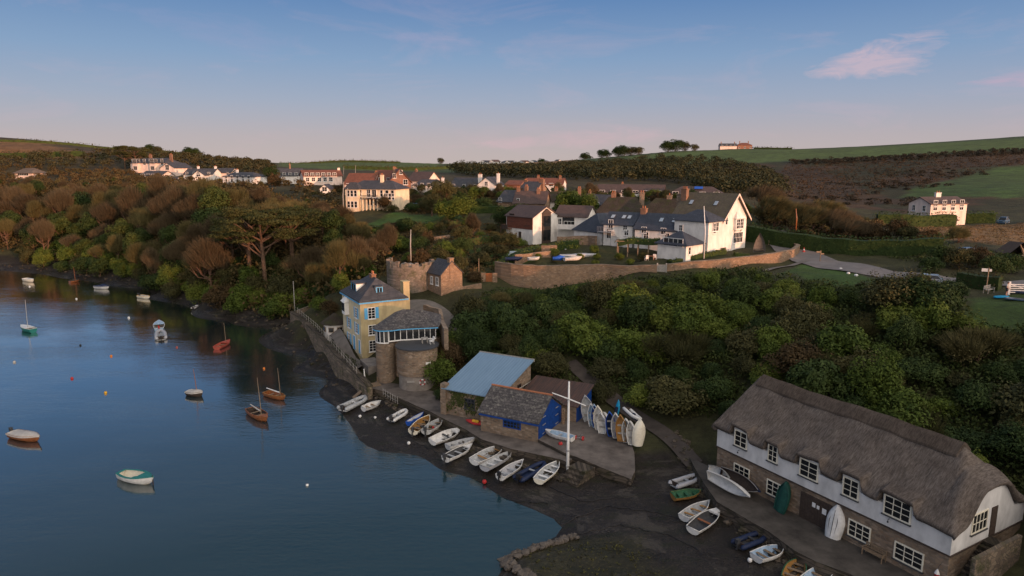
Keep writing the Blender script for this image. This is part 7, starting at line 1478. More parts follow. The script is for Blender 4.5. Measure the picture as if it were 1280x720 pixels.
# keep-clear discs around the buildings
HC=[]
for nm,(w_,d_,h_,r_) in root_dims.items():
    o=bpy.data.objects[nm]; c,s=math.cos(o.rotation_euler.z),math.sin(o.rotation_euler.z)
    for u in np.linspace(0.12,0.88,4): HC.append((o.location.x+u*w_*c-d_/2*s,o.location.y+u*w_*s+d_/2*c,d_/2+0.6))
for s_ in np.linspace(1,21,9): q=at_tb(s_,5); HC.append((q[0],q[1],6.3))
for s_ in np.linspace(0,22,9): q=at_tb(s_,-2.5); HC.append((q[0],q[1],2.6))
for u_ in np.linspace(0.5,8,4): HC+= [(bl.location.x+UB.x*u_+VB.x*4,bl.location.y+UB.y*u_+VB.y*4,5.2),(ln.location.x+UB.x*u_*0.9+VB.x*2.3,ln.location.y+UB.y*u_*0.9+VB.y*2.3,3.0)]
HC+=[(-15.5,95,4.6),(-13,90.5,3.3),(-18.2,121.5,4.8),(-28,111,2.6),(-24,99,2.5)]
def segclear(pts,r):
    P=[Vector(p[:2]) for p in pts]
    for i in range(len(P)-1):
        n_=max(1,int((P[i+1]-P[i]).length/1.2))
        for k in range(n_+1): q=P[i].lerp(P[i+1],k/n_); HC.append((q.x,q.y,r))
segclear([w3(712,474,3.2),w3(745,494,2.8),w3(785,517,2.4),w3(830,549,1.7),w3(868,582,1.2)],1.5); segclear([w3(968,300,15.4),w3(1003,319,15.2),w3(1045,329,15.3),w3(1095,339,15.3),w3(1150,346.5,15.4),w3(1215,352.5,15.5),w3(1300,357,15.6)],3.0)
segclear([(-19.5,112.5),(-15.5,112),(-12.4,109),(-10.4,105),(-9.3,101)],2.0)
HCa=np.array(HC)
def clear(x,y,r=0.0): return np.all(np.hypot(HCa[:,0]-x,HCa[:,1]-y)>HCa[:,2]+r)
def poisson(poly,sp,n_try,rad=0.0,keep=None):
    xs=[p[0] for p in poly]; ys=[p[1] for p in poly]; out=[]; 
    X_=rng.uniform(min(xs),max(xs),n_try); Y_=rng.uniform(min(ys),max(ys),n_try); ok=inside(poly,X_,Y_); arr=np.zeros((0,2))
    for x,y in zip(X_[ok],Y_[ok]):
        s=sp(x,y) if callable(sp) else sp
        if len(arr) and np.min((arr[:,0]-x)**2+(arr[:,1]-y)**2)<s*s: continue
        if not clear(x,y,rad): continue
        arr=np.vstack([arr,[x,y]])
    return arr
# --- bushy slope between the quay and the garden wall
PA=[(-7.5,96),(-5.5,91),(0,89.5),(5,85.5),(9.5,84),(13,80.5),(20,75),(23,72.5),at_tb(-1.5,11)[:2],at_tb(12,11.5)[:2],at_tb(24,11)[:2],at_tb(24,4)[:2],at_tb(32,2)[:2],(66,52),(72,64),(62.5,71),(60,76),(61,80),(57.5,84),(54,93),(48,99.5),(44,105),(38,111),(30,113),(20,114),(8,117),(0,117),(-4,115),(-7,108),(-7.5,101)]
LIM=[(540,385),(560,368),(620,366),(660,366),(700,358),(760,351),(830,350),(870,343),(910,338),(950,342),(985,349),(1030,356),(1075,360),(1100,352),(1130,343),(1180,344),(1198,356),(1205,385),(1225,404),(1240,408),(1300,416),(1400,420)]
def pxrow(x,y,z): z-=CH; dep=y*cP-z*sP; return 640+F*x/dep, 360-F*(y*sP+z*cP)/dep
pa=poisson(PA,lambda x,y: 2.6 if y>104 else 3.0,5200,0.6)
gA='bushes on the slope between quay and garden wall'
labA={'green':'rounded mid green bush on the slope above the boathouses','lime':'yellow green rounded bush on the slope below the inn','dark':'dark green bush on the shady slope above the quay','olive':'olive brown bush on the slope above the quay','russet':'brown leaved bush on the slope above the quay','brush':'twiggy brown bush on the slope above the quay'}
for x,y in pa:
    z=H(x,y); core=math.exp(-((x-27)/13)**2-((y-95)/9)**2)
    pr_=np.array([0.30+1.8*core,0.03+0.4*core*(z>8),0.55,0.45*(1-0.6*core),0.06*(1-core),0.20*(1-core)])*(1+0.25*rng.random(6)); k_=('green','lime','dark','olive','russet','brush')[int(rng.choice(6,p=pr_/pr_.sum()))]
    s=float(rng.choice([rng.uniform(0.7,1.0),rng.uniform(1.0,1.4),rng.uniform(1.4,1.9)],p=[0.35,0.4,0.25])); szz=rng.uniform(0.8,1.2)
    q=pxrow(x,y,z); lim=np.interp(q[0],[l[0] for l in LIM],[l[1] for l in LIM]); hmax=V(q[0],lim,y)[2]-z
    if hmax<0.5 and q[0]<1400: continue
    hs=3.1*s*szz
    if hs>hmax and q[0]<1400: s*=max(0.3,hmax/hs)
    stamp(('sh_%s%d'%(k_,rng.integers(0,3))) if k_!='brush' else 'brush%d'%rng.integers(0,2),x,y,s,labA[k_],'bush',gA,szz,dz=-0.35*s)
def ground_cover(name,label,poly,dens,mat,size,hgt,per=5,clr=True,mask=None):
    xs=[p[0] for p in poly]; ys=[p[1] for p in poly]; n=int((max(xs)-min(xs))*(max(ys)-min(ys))*dens)
    x=rng.uniform(min(xs),max(xs),n); y=rng.uniform(min(ys),max(ys),n); ok=inside(poly,x,y)
    if mask is not None: ok&=mask(x,y)
    x,y=x[ok],y[ok]
    if clr:
        k=np.ones(len(x),bool)
        for hx,hy,hr in HC: k&=((x-hx)**2+(y-hy)**2>(hr+0.1)**2)
        x,y=x[k],y[k]
    z=Hs(x,y); c=np.repeat(np.stack([x,y,z],1),per,0); m=len(c); lump=hgt*(0.35+0.65*np.repeat(0.5+0.5*np.sin(x*0.9)*np.cos(y*0.8+x*0.3),per))
    c=c+np.stack([rng.normal(0,size*0.9,m),rng.normal(0,size*0.9,m),rng.uniform(0.0,1,m)*lump],1); nn=unit(m)*0.7+np.array([0,-0.15,0.6]); nn/=np.linalg.norm(nn,axis=1,keepdims=True)
    v,f=quads(c,nn,rng.uniform(0.6,1.4,m)*size); return tag(npmesh(name,v,f,mat),label,kind='stuff')
ground_cover('bramble_scrub','tangled bramble and ivy covering the slope above the boathouses',PA,4.6,LM['bramble'],0.36,1.9,8,mask=lambda x,y: np.array([pxrow(a_,b_,H(a_,b_)+0.5) for a_,b_ in zip(x,y)])[:,1]>np.interp([pxrow(a_,b_,H(a_,b_)+0.5)[0] for a_,b_ in zip(x,y)],[l[0] for l in LIM],[l[1] for l in LIM])-1)
# --- wooded left bank
PB=[(-330,262),(-210,235),(-160,219.5),(-129,199),(-108,187),(-90,170.5),(-71.5,153.5),(-57.5,141),(-46,133),(-40,131),(-33,125),(-26,127),(-24,133),(-27,150),(-40,168),(-47,186),(-60,205),(-85,235),(-100,262),(-130,282),(-180,300),(-260,318),(-340,330)]
gB='trees of the wood on the left bank'
labB={'bare':'bare russet brown tree in the wood on the left bank','lich':'greenish grey bare tree in the wood on the left bank','gr':'leafy green tree in the wood on the left bank','dk':'dark ivy clad tree in the wood on the left bank'}
PINES=[(312,338,150,1.18,0),(331,350,146,1.2,2),(367,338,152,1.1,1),(292,330,160,1.1,1)]
pinexy=[V(a,b,c)[:2] for a,b,c,_,_ in PINES]
pb=poisson(PB,lambda x,y: 4.6 if y<180 else 5.8,9000,1.5)
for x,y in pb:
    if min(math.hypot(x-p[0],y-p[1]) for p in pinexy)<3.6: continue
    if 283<pxrow(x,y,5)[0]<395 and y<151: continue
    if y>262 and rng.random()<0.35: continue
    z=H(x,y); low=z<5.5; r=rng.random()
    k_='gr' if (low and r<0.35) else 'gr' if r<0.04 else 'dk' if r<0.17 else 'lich' if r<0.52 else 'bare'
    s=rng.uniform(1.05,1.7)*(0.85 if low else 1.0)*(0.62 if y>255 else 1.0)
    if x>-52: s*=0.7
    q=pxrow(x,y,z+7.5*s)
    lim=np.interp(q[0],[0,60,120,170,240,300,350,410,440],[222,226,232,232,236,238,246,262,275])
    while q[1]<lim and s>0.45: s*=0.93; q=pxrow(x,y,z+7.5*s)
    key={'bare':'bare%d'%rng.integers(0,3),'lich':'lich%d'%rng.integers(0,2),'gr':'tr_green','dk':'tr_dark'}[k_]
    stamp(key,x,y,s,labB[k_],'tree',gB,rng.uniform(0.85,1.2),rz=rng.uniform(-0.6,0.6) if k_ in('bare','lich') else None,dz=-0.3)
ground_cover('wood_undergrowth','autumn scrub and ivy filling the wood on the left bank',PB,0.9,LM['brambleleft'],0.75,4.6,8)
for i,(a,b,c,s,k) in enumerate(PINES):
    x,y=V(a,b,c)[:2]; stamp('pine%d'%k,x,y,s,['tall umbrella pine with bare forked trunk, second from left of the bank pines','tallest umbrella pine with a long bare trunk above the ivy bank','spreading umbrella pine right of the other bank pines','leftmost umbrella pine of the bank group, leaning over bare trees'][i],'pine tree','umbrella pines on the left bank',rz=[0.3,2.0,4.0,5.2][i])
PB2=[(-92,172),(-72,154),(-58,142),(-46,134),(-40,132),(-30,126),(-26,128),(-36,140),(-50,150),(-66,158),(-86,178)]
for x,y in poisson(PB2,3.6,2500,0.4):
    k_=rng.choice(['green','olive','dark'],p=[0.5,0.25,0.25]); stamp('sh_%s%d'%(k_,rng.integers(0,3)),x,y,rng.uniform(0.8,1.4),'%s bush on the ivy covered bank below the umbrella pines'%{'green':'leafy green','olive':'olive','dark':'dark green'}[k_],'bush','bushes on the bank below the umbrella pines',dz=-0.4)
ground_cover('ivy_bank','green ivy and fern covering the bank below the umbrella pines',PB2,2.2,LM['ivybank'],0.5,1.2,6)
HF=[V(a,b,c)[:2] for a,b,c in [(-150,238,300),(0,247,290),(110,238,290),(190,228,298),(245,231,286),(300,237,270),(350,241,252),(405,263,203),(425,262,196),(420,245,228),(385,238,246),(345,231,264),(300,231,278),(240,227,298),(160,218,338),(60,216,350),(-150,217,355)]]
# shore bushes overhanging the mud
PS=[(-160,219),(-128,199),(-108,187),(-90,171),(-72,154),(-58,142),(-45,133),(-43,136),(-56,146),(-70,159),(-88,176),(-106,192),(-126,205),(-158,226)]; PS[:7]=[(-162,216),(-130,196),(-109.5,184.5),(-91.5,168.5),(-73.5,151.5),(-59.5,139.5),(-46,131)]
for x,y in poisson(PS,4.2,1500): k_=rng.choice(['green','olive','dark','russet'],p=[0.35,0.4,0.15,0.1]); stamp('sh_%s%d'%(k_,rng.integers(0,2)),x,y,rng.uniform(1.0,1.7),'low %s bush overhanging the mud at the foot of the wooded bank'%{'green':'green','olive':'olive brown','dark':'dark green','russet':'russet'}[k_],'bush','bushes along the foot of the wooded bank',dz=-0.4)
# lone pines by the hillside hotel
for i,(px,Y,s) in enumerate(((157,352,0.95),(171,350,0.9))): x=ptx(px,Y,27)[0]; stamp('pine%d'%(i*2),x,Y,s,'flat topped pine on the skyline above the pink hillside house, %s of the pair'%('left','right')[i],'pine tree',None,rz=i*2.0)
# --- gardens in the middle distance
PC=[(-26,127),(-13,124),(-6,122),(-2,127),(-1,140),(5,146),(4,152),(0,165),(-10,164),(-14,180),(-10,200),(5,205),(10,190),(12,172),(22,175),(20,200),(5,225),(-30,225),(-52,215),(-44,196),(-33,184),(-12,180),(-12,164),(-28,162),(-40,168),(-26,150)]
gC='garden bushes and trees between tower and cream villa'
for x,y in poisson(PC,4.0,3000,0.5):
    if inside([(-11,165),(-12,179),(-33,184),(-39,171),(-28,163)],np.array([x]),np.array([y]))[0]: continue
    r=rng.random(); k_='olive' if r<0.35 else 'green' if r<0.6 else 'russet' if r<0.8 else 'dark' if r<0.93 else 'lime'
    stamp('sh_%s%d'%(k_,rng.integers(0,3)),x,y,rng.uniform(0.6,1.15),'%s garden bush on the slope between the ruined tower and the village'%{'green':'mid green','olive':'olive brown','dark':'dark green','russet':'russet','lime':'yellow green'}[k_],'bush',gC,dz=-0.2)
ground_cover('garden_scrub','rough grass and scrub in the gardens above the ruined tower',PC,1.4,LM['brambleleft'],0.45,0.6,5)
for px,py,Y,key,s,lb in [(553,262,196,'tr_olive',1.15,'round golden brown garden tree right of the cream villa lawn'),(540,272,178,'tr_olive',0.8,'brown bushy tree at the right end of the villa lawn'),(575,266,188,'tr_green',0.75,'light green bushy tree below the white gabled house'),(560,283,170,'sh_lime0',1.6,'yellow green shrub mass below the golden garden tree'),(580,285,168,'sh_lime1',1.7,'large yellow green shrub right of the similar mass'),(604,252,215,'tr_green',0.55,'small tree in front of the white gable with tall chimneys'),(710,268,172,'sh_green0',1.7,'round green tree between the slate roofs behind the brick house'),(735,270,168,'sh_green1',1.7,'second round green tree right of the first behind the brick house'),(626,292,160,'tr_dark',0.85,'dark conifer like tree left of the brick and white house'),(340,233,262,'tr_dark',1.1,'dark evergreen at the left end of the white slate house'),(605,277,185,'sh_dark0',1.3,'dark hedge bush below the low garden shed'),(592,300,150,'bare1',0.7,'spreading bare tree in the gardens below the white gable'),(345,228,255,'sh_russet0',1.6,'russet tree beside the white slate house'),(430,290,165,'bare0',0.85,'bare russet tree on the slope below the cream villa'),(440,300,155,'lich0',0.7,'greenish bare tree in front of the ruined tower slope'),(470,330,135,'bare2',0.8,'bare tree beside the ruined tower'),(455,345,128,'lich1',0.65,'low bare tree left of the ruined tower'),(400,348,133,'lich0',1.0,'large grey green bare tree above the river wall pole'),(385,330,140,'bare1',1.1,'large russet bare tree above the river wall'),(425,352,124,'sh_green1',1.0,'green garden bush above the round summerhouse'),(412,395,118,'sh_russet1',0.8,'orange tinted bush beside the round summerhouse'),(400,392,121,'sh_green0',0.8,'green bush above the riverside path'),(442,360,118,'sh_olive0',0.9,'clipped olive bush behind the ochre house')]:
    x,y,_=V(px,py,Y); stamp(key,x,y,s,lb,'tree' if not key.startswith('sh') else 'bush',None,dz=-0.2)
PG=[(1,123),(8,125),(18,121.5),(24,119),(29,119),(28,125),(22,126),(18,132),(10,134),(3,133),(-1,130)]
for x,y in poisson(PG,2.6,900,0.2):
    if rng.random()<0.45: continue
    k_=rng.choice(['green','lime','olive','dark']); stamp('sh_%s%d'%(k_,rng.integers(0,3)),x,y,rng.uniform(0.3,0.55),'small %s shrub in the walled boat garden'%{'green':'green','olive':'olive','dark':'dark green','lime':'yellow green'}[k_],'bush','garden shrubs inside the curved wall',dz=-0.1)
PV=[(-14,200),(12,195),(22,185),(36,172),(60,165),(62,210),(40,225),(20,250),(-30,255),(-60,250),(-70,232),(-40,228)]
for x,y in poisson(PV,6.0,2500,1.0):
    k_=rng.choice(['sh_green0','sh_dark1','sh_olive2','sh_russet0','tr_olive','tr_green','bare1']); stamp(k_,x,y,rng.uniform(0.7,1.2)*(0.5 if k_[0] in 'tb' else 1),'small tree or shrub growing between the village houses','tree','garden greenery between the village houses',dz=-0.2)
# hedge by the ochre house and terrace, ivy
for px,py,z,key,s,lb in [(540,440,4.8,'sh_olive0',1.3,'brown green bush right of the glazed garden room'),(551,452,4.0,'sh_russet0',1.2,'russet bush above the quay walkway'),(538,466,3.2,'sh_dark1',1.0,'dark bush pressed against the terrace tower'),(548,482,2.2,'sh_green1',1.1,'green bush above the walkway rocks'),(556,436,5.2,'sh_green0',1.2,'green bush at the bend of the lane'),(563,466,3.0,'sh_russet1',1.1,'russet bush left of the blue roofed store'),(551,498,1.9,'sh_dark0',0.55,'small dark bush beside the store buttress'),(752,505,2.3,'sh_olive1',0.9,'olive bush behind the standing dinghies'),(730,500,2.5,'sh_lime1',0.6,'yellow green bush right of the blue ended shed'),(668,462,4.5,'sh_lime0',1.0,'yellow green bush beside the rusty roof'),(645,455,5.2,'sh_olive0',1.0,'olive bush behind the blue roof')]:
    p=w3(px,py,z); stamp(key,p.x,p.y,s,lb,'bush',None,z=min(z,H(p.x,p.y)+0.1)-0.2)
def ivy(name,label,dims,n,mat,size,loc,rz,parent=None):
    c=np.stack([rng.uniform(0,dims[0],n),-rng.uniform(0.02,0.18,n),rng.uniform(0,1,n)**0.7*dims[1]],1); keep_=np.sin(c[:,0]*1.9+1)*np.cos(c[:,2]*1.7)+rng.normal(0,0.35,n)>-0.05; c=c[keep_]
    nn=unit(len(c))*0.5+np.array([0,-1,0.3]); nn/=np.linalg.norm(nn,axis=1,keepdims=True); v,f=quads(c,nn,rng.uniform(0.6,1.3,len(c))*size); o=npmesh(name,v,f,mat); o.location=loc; o.rotation_euler=(0,0,rz); return tag(o,label,'climber')
ivy('wall_creeper','reddish green creeper spreading over the river wall of the blue roofed store',(6.5,2.9),1500,LM['bramble'],0.28,tuple(bl.location),bl.rotation_euler.z)
ivy('wall_ivy','ivy patches hanging on the river wall',(14,2.6),1500,LM['bramble'],0.3,(-29.5,107.2,1.0),math.atan2(-13,8)+0.0)
# --- clipped hedges
def hedge(name,label,pts,wd,ht,mat,size=0.28,dens=34,cat='hedge',group=None,wob=0.12,zoff=0.0):
    P=[Vector(p[:2]) for p in pts]; res=[]
    for i in range(len(P)-1):
        n_=max(1,int((P[i+1]-P[i]).length/1.0)); res+=[P[i].lerp(P[i+1],k/n_) for k in range(n_)]
    res.append(P[-1]); n=len(res); z=Hs([p.x for p in res],[p.y for p in res])+zoff; o=empty(name,(res[0].x,res[0].y,float(z[0])),0,label,cat,group); mb=MB(); C=[];Nn=[]; tot=0
    ht_=[ht[0]+(ht[1]-ht[0])*i/(n-1) if isinstance(ht,tuple) else ht for i in range(n)]
    for i,p in enumerate(res):
        d=(res[min(n-1,i+1)]-res[max(0,i-1)]).normalized(); nn=Vector((-d.y,d.x)); w2=wd*0.44
        for s,zz in ((-1,-0.6),(-1,ht_[i]*0.84),(1,ht_[i]*0.84),(1,-0.6)): mb.v.append((p.x+nn.x*w2*s-res[0].x,p.y+nn.y*w2*s-res[0].y,z[i]+zz-z[0]))
        if i<n-1:
            sl=(res[i+1]-p).length; m=int(dens*sl*(wd+2*ht_[i])/4)
            for _ in range(m):
                t=rnd.random(); q=p+(res[i+1]-p)*t; zb=z[i]+(z[i+1]-z[i])*t; u=rnd.uniform(0,wd+2*ht_[i]); h_=ht_[i]
                if u<h_: off,zz,nr=-wd/2,u,(-nn.x,-nn.y,0.3)
                elif u<h_+wd: off,zz,nr=u-h_-wd/2,h_,(0,0,1)
                else: off,zz,nr=wd/2,u-h_-wd,(nn.x,nn.y,0.3)
                C.append((q.x+nn.x*off-res[0].x+rnd.uniform(-wob,wob),q.y+nn.y*off-res[0].y+rnd.uniform(-wob,wob),zb+zz-z[0]+rnd.uniform(-wob,wob))); Nn.append(nr)
    for e,s in ((res[0],1),(res[-1],-1)):
        for _ in range(int(dens*wd*ht_[0]/3)): C.append((e.x-res[0].x+rnd.uniform(-wd/2,wd/2)*0.9,e.y-res[0].y+rnd.uniform(-wd/2,wd/2)*0.9,(z[0] if s==1 else z[-1])-z[0]+rnd.uniform(0,ht_[0]))); Nn.append((rnd.uniform(-1,1),-1,0.3))
    for i in range(n-1):
        for j in range(3): a=i*4+j; mb.f.append((a,a+1,a+5,a+4)); mb.mi.append(0)
    mb.f+=[(0,3,2,1),((n-1)*4,(n-1)*4+1,(n-1)*4+2,(n-1)*4+3)]; mb.mi+=[0,0]; mb.build('hedge_core',LM['dark'],o)
    C=np.array(C); Nn=np.array(Nn,dtype=float)+unit(len(C))*0.55; Nn/=np.linalg.norm(Nn,axis=1,keepdims=True); v,f=quads(C,Nn,rng.uniform(0.6,1.4,len(C))*size); npmesh('foliage',v,f,mat,o); return o
hedge('low_hedge','low bright clipped hedge along the forecourt wall under the inn',[w3(838,327,14.9),w3(870,322,15.3),w3(905,318.5,15.5)],1.1,0.9,LM['hedgebright'])
hedge('low_hedge','short bright clipped hedge right of the wall bench under the inn gable',[w3(918,318,15.6),w3(936,317,15.7)],1.0,0.7,LM['hedgebright'])
hedge('tall_hedge','tall dark clipped hedge running along the far side of the lane',[(49,140.5),(56,131),(62,124.5),(70,119),(74,116.5)],2.6,(3.6,3.0),LM['hedge'],0.32,26)
hedge('seat_hedge','clipped olive hedge behind the pale lawn bench',[V(1195,372,92)[:2],V(1222,362,90)[:2],V(1250,358,88)[:2]],1.6,2.1,LM['olive'],0.26,40)
hedge('farm_hedge','long dark clipped hedge in front of the white farmhouse',[V(1096,276,163)[:2],V(1140,278,161)[:2],V(1192,279,160)[:2]],2.4,3.4,LM['hedge'],0.4,18)
hedge('farm_hedge','dark clipped hedge right of the white farmhouse',[V(1205,277,175)[:2],V(1243,277,172)[:2]],2.6,3.0,LM['hedge'],0.4,18)
hedge('lawn_hedge','red brown hedge edging the cream villa lawn',[(-37,168),(-30,162.5),(-20,161),(-11,163)],1.8,1.5,LM['russet'],0.34,22)
hedge('garden_hedge','long russet clipped hedge stepping down through the gardens',[(-14,143),(-8,147),(-2,151),(3,155),(6,157)],1.8,1.8,LM['russet'],0.32,26)
hedge('garden_hedge','green hedge below the white gable with tall chimneys',[(-14,184),(-4,180),(3,176)],2.2,2.2,LM['hedge'],0.36,20)
hedge('court_hedge','bright green shrubby hedge in front of the stepped white wing',[(3.2,137.5),(8,138.5),(13.5,137.5)],2.0,1.7,LM['hedgebright'],0.3,30)
hedge('wall_top_hedge','bright green hedge on top of the curved garden wall end',[(-2.4,126.5),(-1.4,130),(1.5,133),(5.5,135)],2.0,1.7,LM['hedgebright'],0.3,30)
hedge('pergola_climber','leafy climber on top of the timber pergola',[(20.0,128.5),(24,127.4),(27.6,126.6)],2.4,0.5,LM['green'],0.26,30,cat='climber',zoff=2.7)
# --- right side: wind shaped trees, scrub, hill bushes
for px,py,Y,s,lb in [(965,282,150,1.15,'russet wind shaped tree behind the inn gable'),(985,284,148,1.05,'dense wind shaped tree above the dark lane hedge'),(1012,286,146,1.1,'wind shaped tree with bare feathery crown right of the red pole'),(1040,288,144,1.15,'tallest feathery wind shaped tree by the field corner'),(1060,292,140,0.9,'sloping wind shaped tree right of the feathery one'),(1078,298,138,0.75,'low russet wind shaped tree at the end of the lane hedge'),(1000,272,165,1.1,'rear wind shaped tree behind the lane hedge'),(1030,270,170,1.0,'rear pale wind shaped tree near the bracken slope'),(950,268,160,1.2,'dark wind shaped tree nearest the inn roof'),(1195,305,128,0.6,'thin bare tree at the edge of the dry field')]:
    x,y,_=V(px,py,Y); k=rng.integers(0,2); stamp('wind%d'%k,x,y,s*1.15,lb,'tree','wind shaped trees by the lane',rz=rng.uniform(-0.25,0.25),dz=-1.5)
for px,py,Y,key,s,lb in [(1098,302,137,'sh_russet0',1.3,'russet bush at the corner of the dry field'),(1120,304,134,'sh_russet1',1.3,'dark russet bush right of the field corner'),(1135,306,132,'sh_olive0',1.1,'olive bush by the rough plot'),(1160,309,128,'sh_russet0',1.0,'russet bush in the rough plot beyond the lane'),(1180,324,108,'sh_dark1',1.0,'dark bramble bush in front of the blue estate car'),(1200,326,106,'sh_olive1',1.0,'olive bramble bush below the blue estate car'),(1222,326,106,'sh_russet1',0.9,'russet bramble bush right of the blue estate car'),(1165,330,104,'sh_dark0',0.8,'dark bush on the verge beyond the lane'),(1245,336,98,'sh_dark1',1.0,'dark bush above the gate'),(1262,330,102,'sh_dark0',1.0,'dark bush beside the tumbledown shelter')]:
    x,y,_=V(px,py,Y); stamp(key,x,y,s,lb,'bush',None,dz=-0.2)
ground_cover('verge_scrub','rough grass and brambles between the lane and the dry field',[(66,118),(75,117.5),(98,108),(100,98),(92,96),(78,103),(66,112)],3,LM['bramble'],0.35,0.5,5)
ground_cover('dry_grass','tawny dry grass in the valley field',[V(a,b,c)[:2] for a,b,c in [(1125,288,150),(1180,284,163),(1300,280,170),(1500,285,150),(1500,320,105),(1290,312,118),(1200,303,130),(1140,298,138)]],1.2,LM['dry'],0.24,0.35,8)
def lumps(name,label,pts,mat,r0,r1,n_leaf,size,sq=0.75,kind='stuff'):
    "many tree crowns reading as one mass"
    V_=[];F_=[];o=0
    for x,y in pts:
        r=rng.uniform(r0,r1); z=H(x,y); v,f=leafcrown(n_leaf,r,r,r*sq,r*sq*0.75,5,size,0.5); v=v+np.array([x,y,z-0.3]); V_.append(v); F_.append(f+o); o+=len(v)
    return tag(npmesh(name,np.concatenate(V_),np.concatenate(F_),mat),label,kind=kind)
WS=[V(a,b,c)[:2] for a,b,c in [(940,275,158),(960,262,175),(1040,262,180),(1095,275,165),(1100,300,138),(1085,300,138),(1040,292,142),(985,288,146),(950,284,150)]]
lumps('lane_thicket','dark brown thicket under the wind shaped trees behind the lane hedge',poisson(WS,3.0,2000,0.3),LM['brambleleft'],1.2,2.4,260,0.5)
FW=[V(a,b,c)[:2] for a,b,c in [(560,222,430),(640,217,520),(740,210,600),(830,202,620),(900,206,540),(960,215,430),(985,240,250),(905,245,240),(840,238,290),(740,236,290),(640,236,320),(590,236,330)]]
lumps('valley_woodland','brown green woodland filling the valley behind the village',poisson(FW,lambda x,y: 5.5+ (y-240)*0.012,9000,2.0),LM['far'],3.6,6.0,210,1.0)
FL=[V(a,b,c)[:2] for a,b,c in [(-150,208,368),(0,199,378),(104,199,380),(150,190,440),(330,208,480),(345,222,330),(320,226,300),(220,222,345),(160,219,350),(60,216,350),(-150,222,350)]]
lumps('hillside_woodland','brown bushy woodland around the houses on the left hill',poisson(FL,6.5,4000,2.0),LM['far'],2.2,3.8,180,0.9)
HB=[V(a,b,c)[:2] for a,b,c in [(985,202,530),(1100,198,510),(1280,189,480),(1420,184,480),(1420,192,450),(1280,196,450),(1150,203,470),(1000,209,490)]]
LM['thorn']=leafmat('thorn scrub',[(0.024,0.021,0.014),(0.042,0.034,0.021),(0.065,0.050,0.032)],scale=0.06)
lumps('hillside_scrub','brown and olive scrub between the wood and the hillside houses',poisson(HF,3.6,9000,0.8),LM['brambleleft'],1.3,2.5,150,0.6)
lumps('hill_thorn_belt','belt of dark thorn trees along the right hill',poisson(HB,5.0,9000),LM['thorn'],1.7,3.0,110,0.8,0.6)
HS=[V(a,b,c)[:2] for a,b,c in [(960,232,330),(1080,215,420),(1280,205,390),(1420,210,370),(1420,260,230),(1270,262,215),(1100,262,215),(1000,256,230)]]
lumps('hill_gorse','scattered gorse and bramble clumps on the right hillside',[p for p in poisson(HS,6.5,5000) if math.sin(p[0]*0.06)*math.sin(p[1]*0.05+1)+rng.normal(0,0.15)>0.22],LM['thorn'],1.2,3.2,120,0.6,0.35)
BR=[V(a,b,c)[:2] for a,b,c in [(960,232,330),(985,203,520),(1280,190,470),(1420,186,470),(1420,215,370),(1250,208,390),(1100,240,300),(1000,250,260)]]
ground_cover('bracken','rust brown bracken on the right hill',BR,0.16,LM['bracken'],0.75,0.4,4,clr=False)
def hedgerow(pts,label,wd,ht,sz=1.0): hedge('hedgerow',label,pts,wd,ht,LM['far'],sz,3.5,'hedgerow','field hedgerows on the hills',wob=0.9)
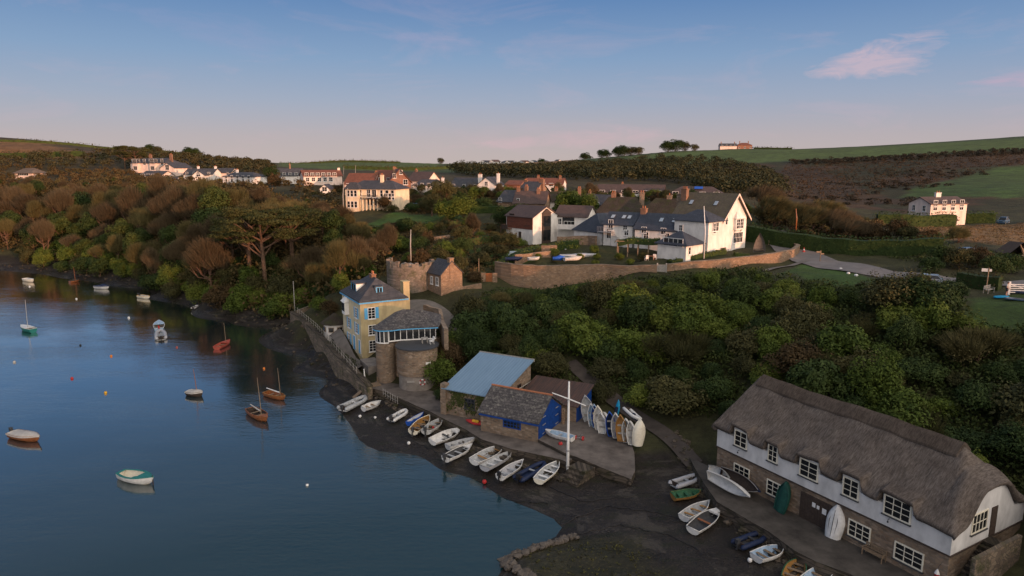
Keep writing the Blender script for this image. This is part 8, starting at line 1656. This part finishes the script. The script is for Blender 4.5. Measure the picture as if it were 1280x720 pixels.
for pl,lb,wd,ht in [([(0,176,440),(60,178.5,450),(130,186,470),(200,190.5,480),(250,197,490),(320,206.5,520)],'dark hedgerow along the crest of the left hill',3,1.6),([(0,197,384),(60,197,384),(105,196,386)],'hedgerow below the brown field on the left hill',4,3),([(350,210,690),(430,205.5,700),(500,207,700)],'hedgerow across the far green field behind the villa',4,2),([(430,213,560),(520,213,560),(600,209,640)],'lower hedgerow behind the brick gable',4,2.6),([(942,186.5,715),(990,188,702)],'low hedgerow right of the crest farm',4,2)]:
    hedgerow([V(*p)[:2] for p in pl],lb,wd,ht)
for px,Y,s,key,lb in [(752,735,2.2,'tr_dark','leftmost tree on the skyline left of the crest field'),(759,730,2.0,'tr_dark','second small tree on the skyline left of the crest field'),(773,724,2.6,'tr_dark','tall dark skyline tree at the start of the crest clump'),(780,722,2.7,'tr_dark','dense dark tree in the middle of the crest clump'),(789,722,2.2,'tr_olive','low dark tree in the crest clump'),(798,720,2.0,'tr_olive','small tree at the right of the crest clump'),(835,718,2.7,'tr_dark','broad dark tree of the skyline clump above the green field'),(845,718,2.9,'tr_dark','highest dome of the skyline clump above the green field'),(856,718,2.4,'tr_olive','right hand tree of the skyline clump above the green field'),(868,716,1.7,'tr_olive','low bush ending the skyline clump'),(551,760,1.6,'tr_olive','single tree on the far skyline above the white gabled house'),(677,880,1.9,'tr_dark','small dark tree among the far ridge houses'),(733,870,2.6,'tr_dark','small tree right of the far ridge houses'),(190,470,1.3,'tr_dark','bushy tree on the left skyline right of the pines'),(198,470,1.1,'tr_olive','low tree on the left skyline right of the pines'),(237,480,1.6,'tr_dark','dark tree on the left skyline above the hillside gable'),(247,480,1.5,'tr_dark','second dark tree on the left skyline above the hillside gable')]:
    x=ptx(px,Y,H(ptx(px,Y,32)[0],Y))[0]; stamp(key,x,Y,s*0.95,lb,'tree',None,sz=0.85,dz=-2.0*s)
ground_cover('weed','green weed and grass on the spit and along the foreshore',[w3(a,b,0.4)[:2] for a,b in [(640,695),(720,672),(800,680),(850,720),(840,745),(670,745)]],2.0,LM['olive'],0.22,0.12,3,clr=False)
cy_=scn.cycles; cy_.max_bounces=4; cy_.diffuse_bounces=2; cy_.glossy_bounces=2; cy_.transmission_bounces=0; cy_.transparent_max_bounces=4
cy_.use_denoising=True; cy_.sample_clamp_indirect=3
w.cycles.sampling_method='MANUAL'; w.cycles.sample_map_resolution=256
# prototypes that were only sources for copies leave the scene
if 'protos' in globals():
    for root,_ in protos.values():
        for ch in list(root.children): bpy.data.objects.remove(ch)
        bpy.data.objects.remove(root)
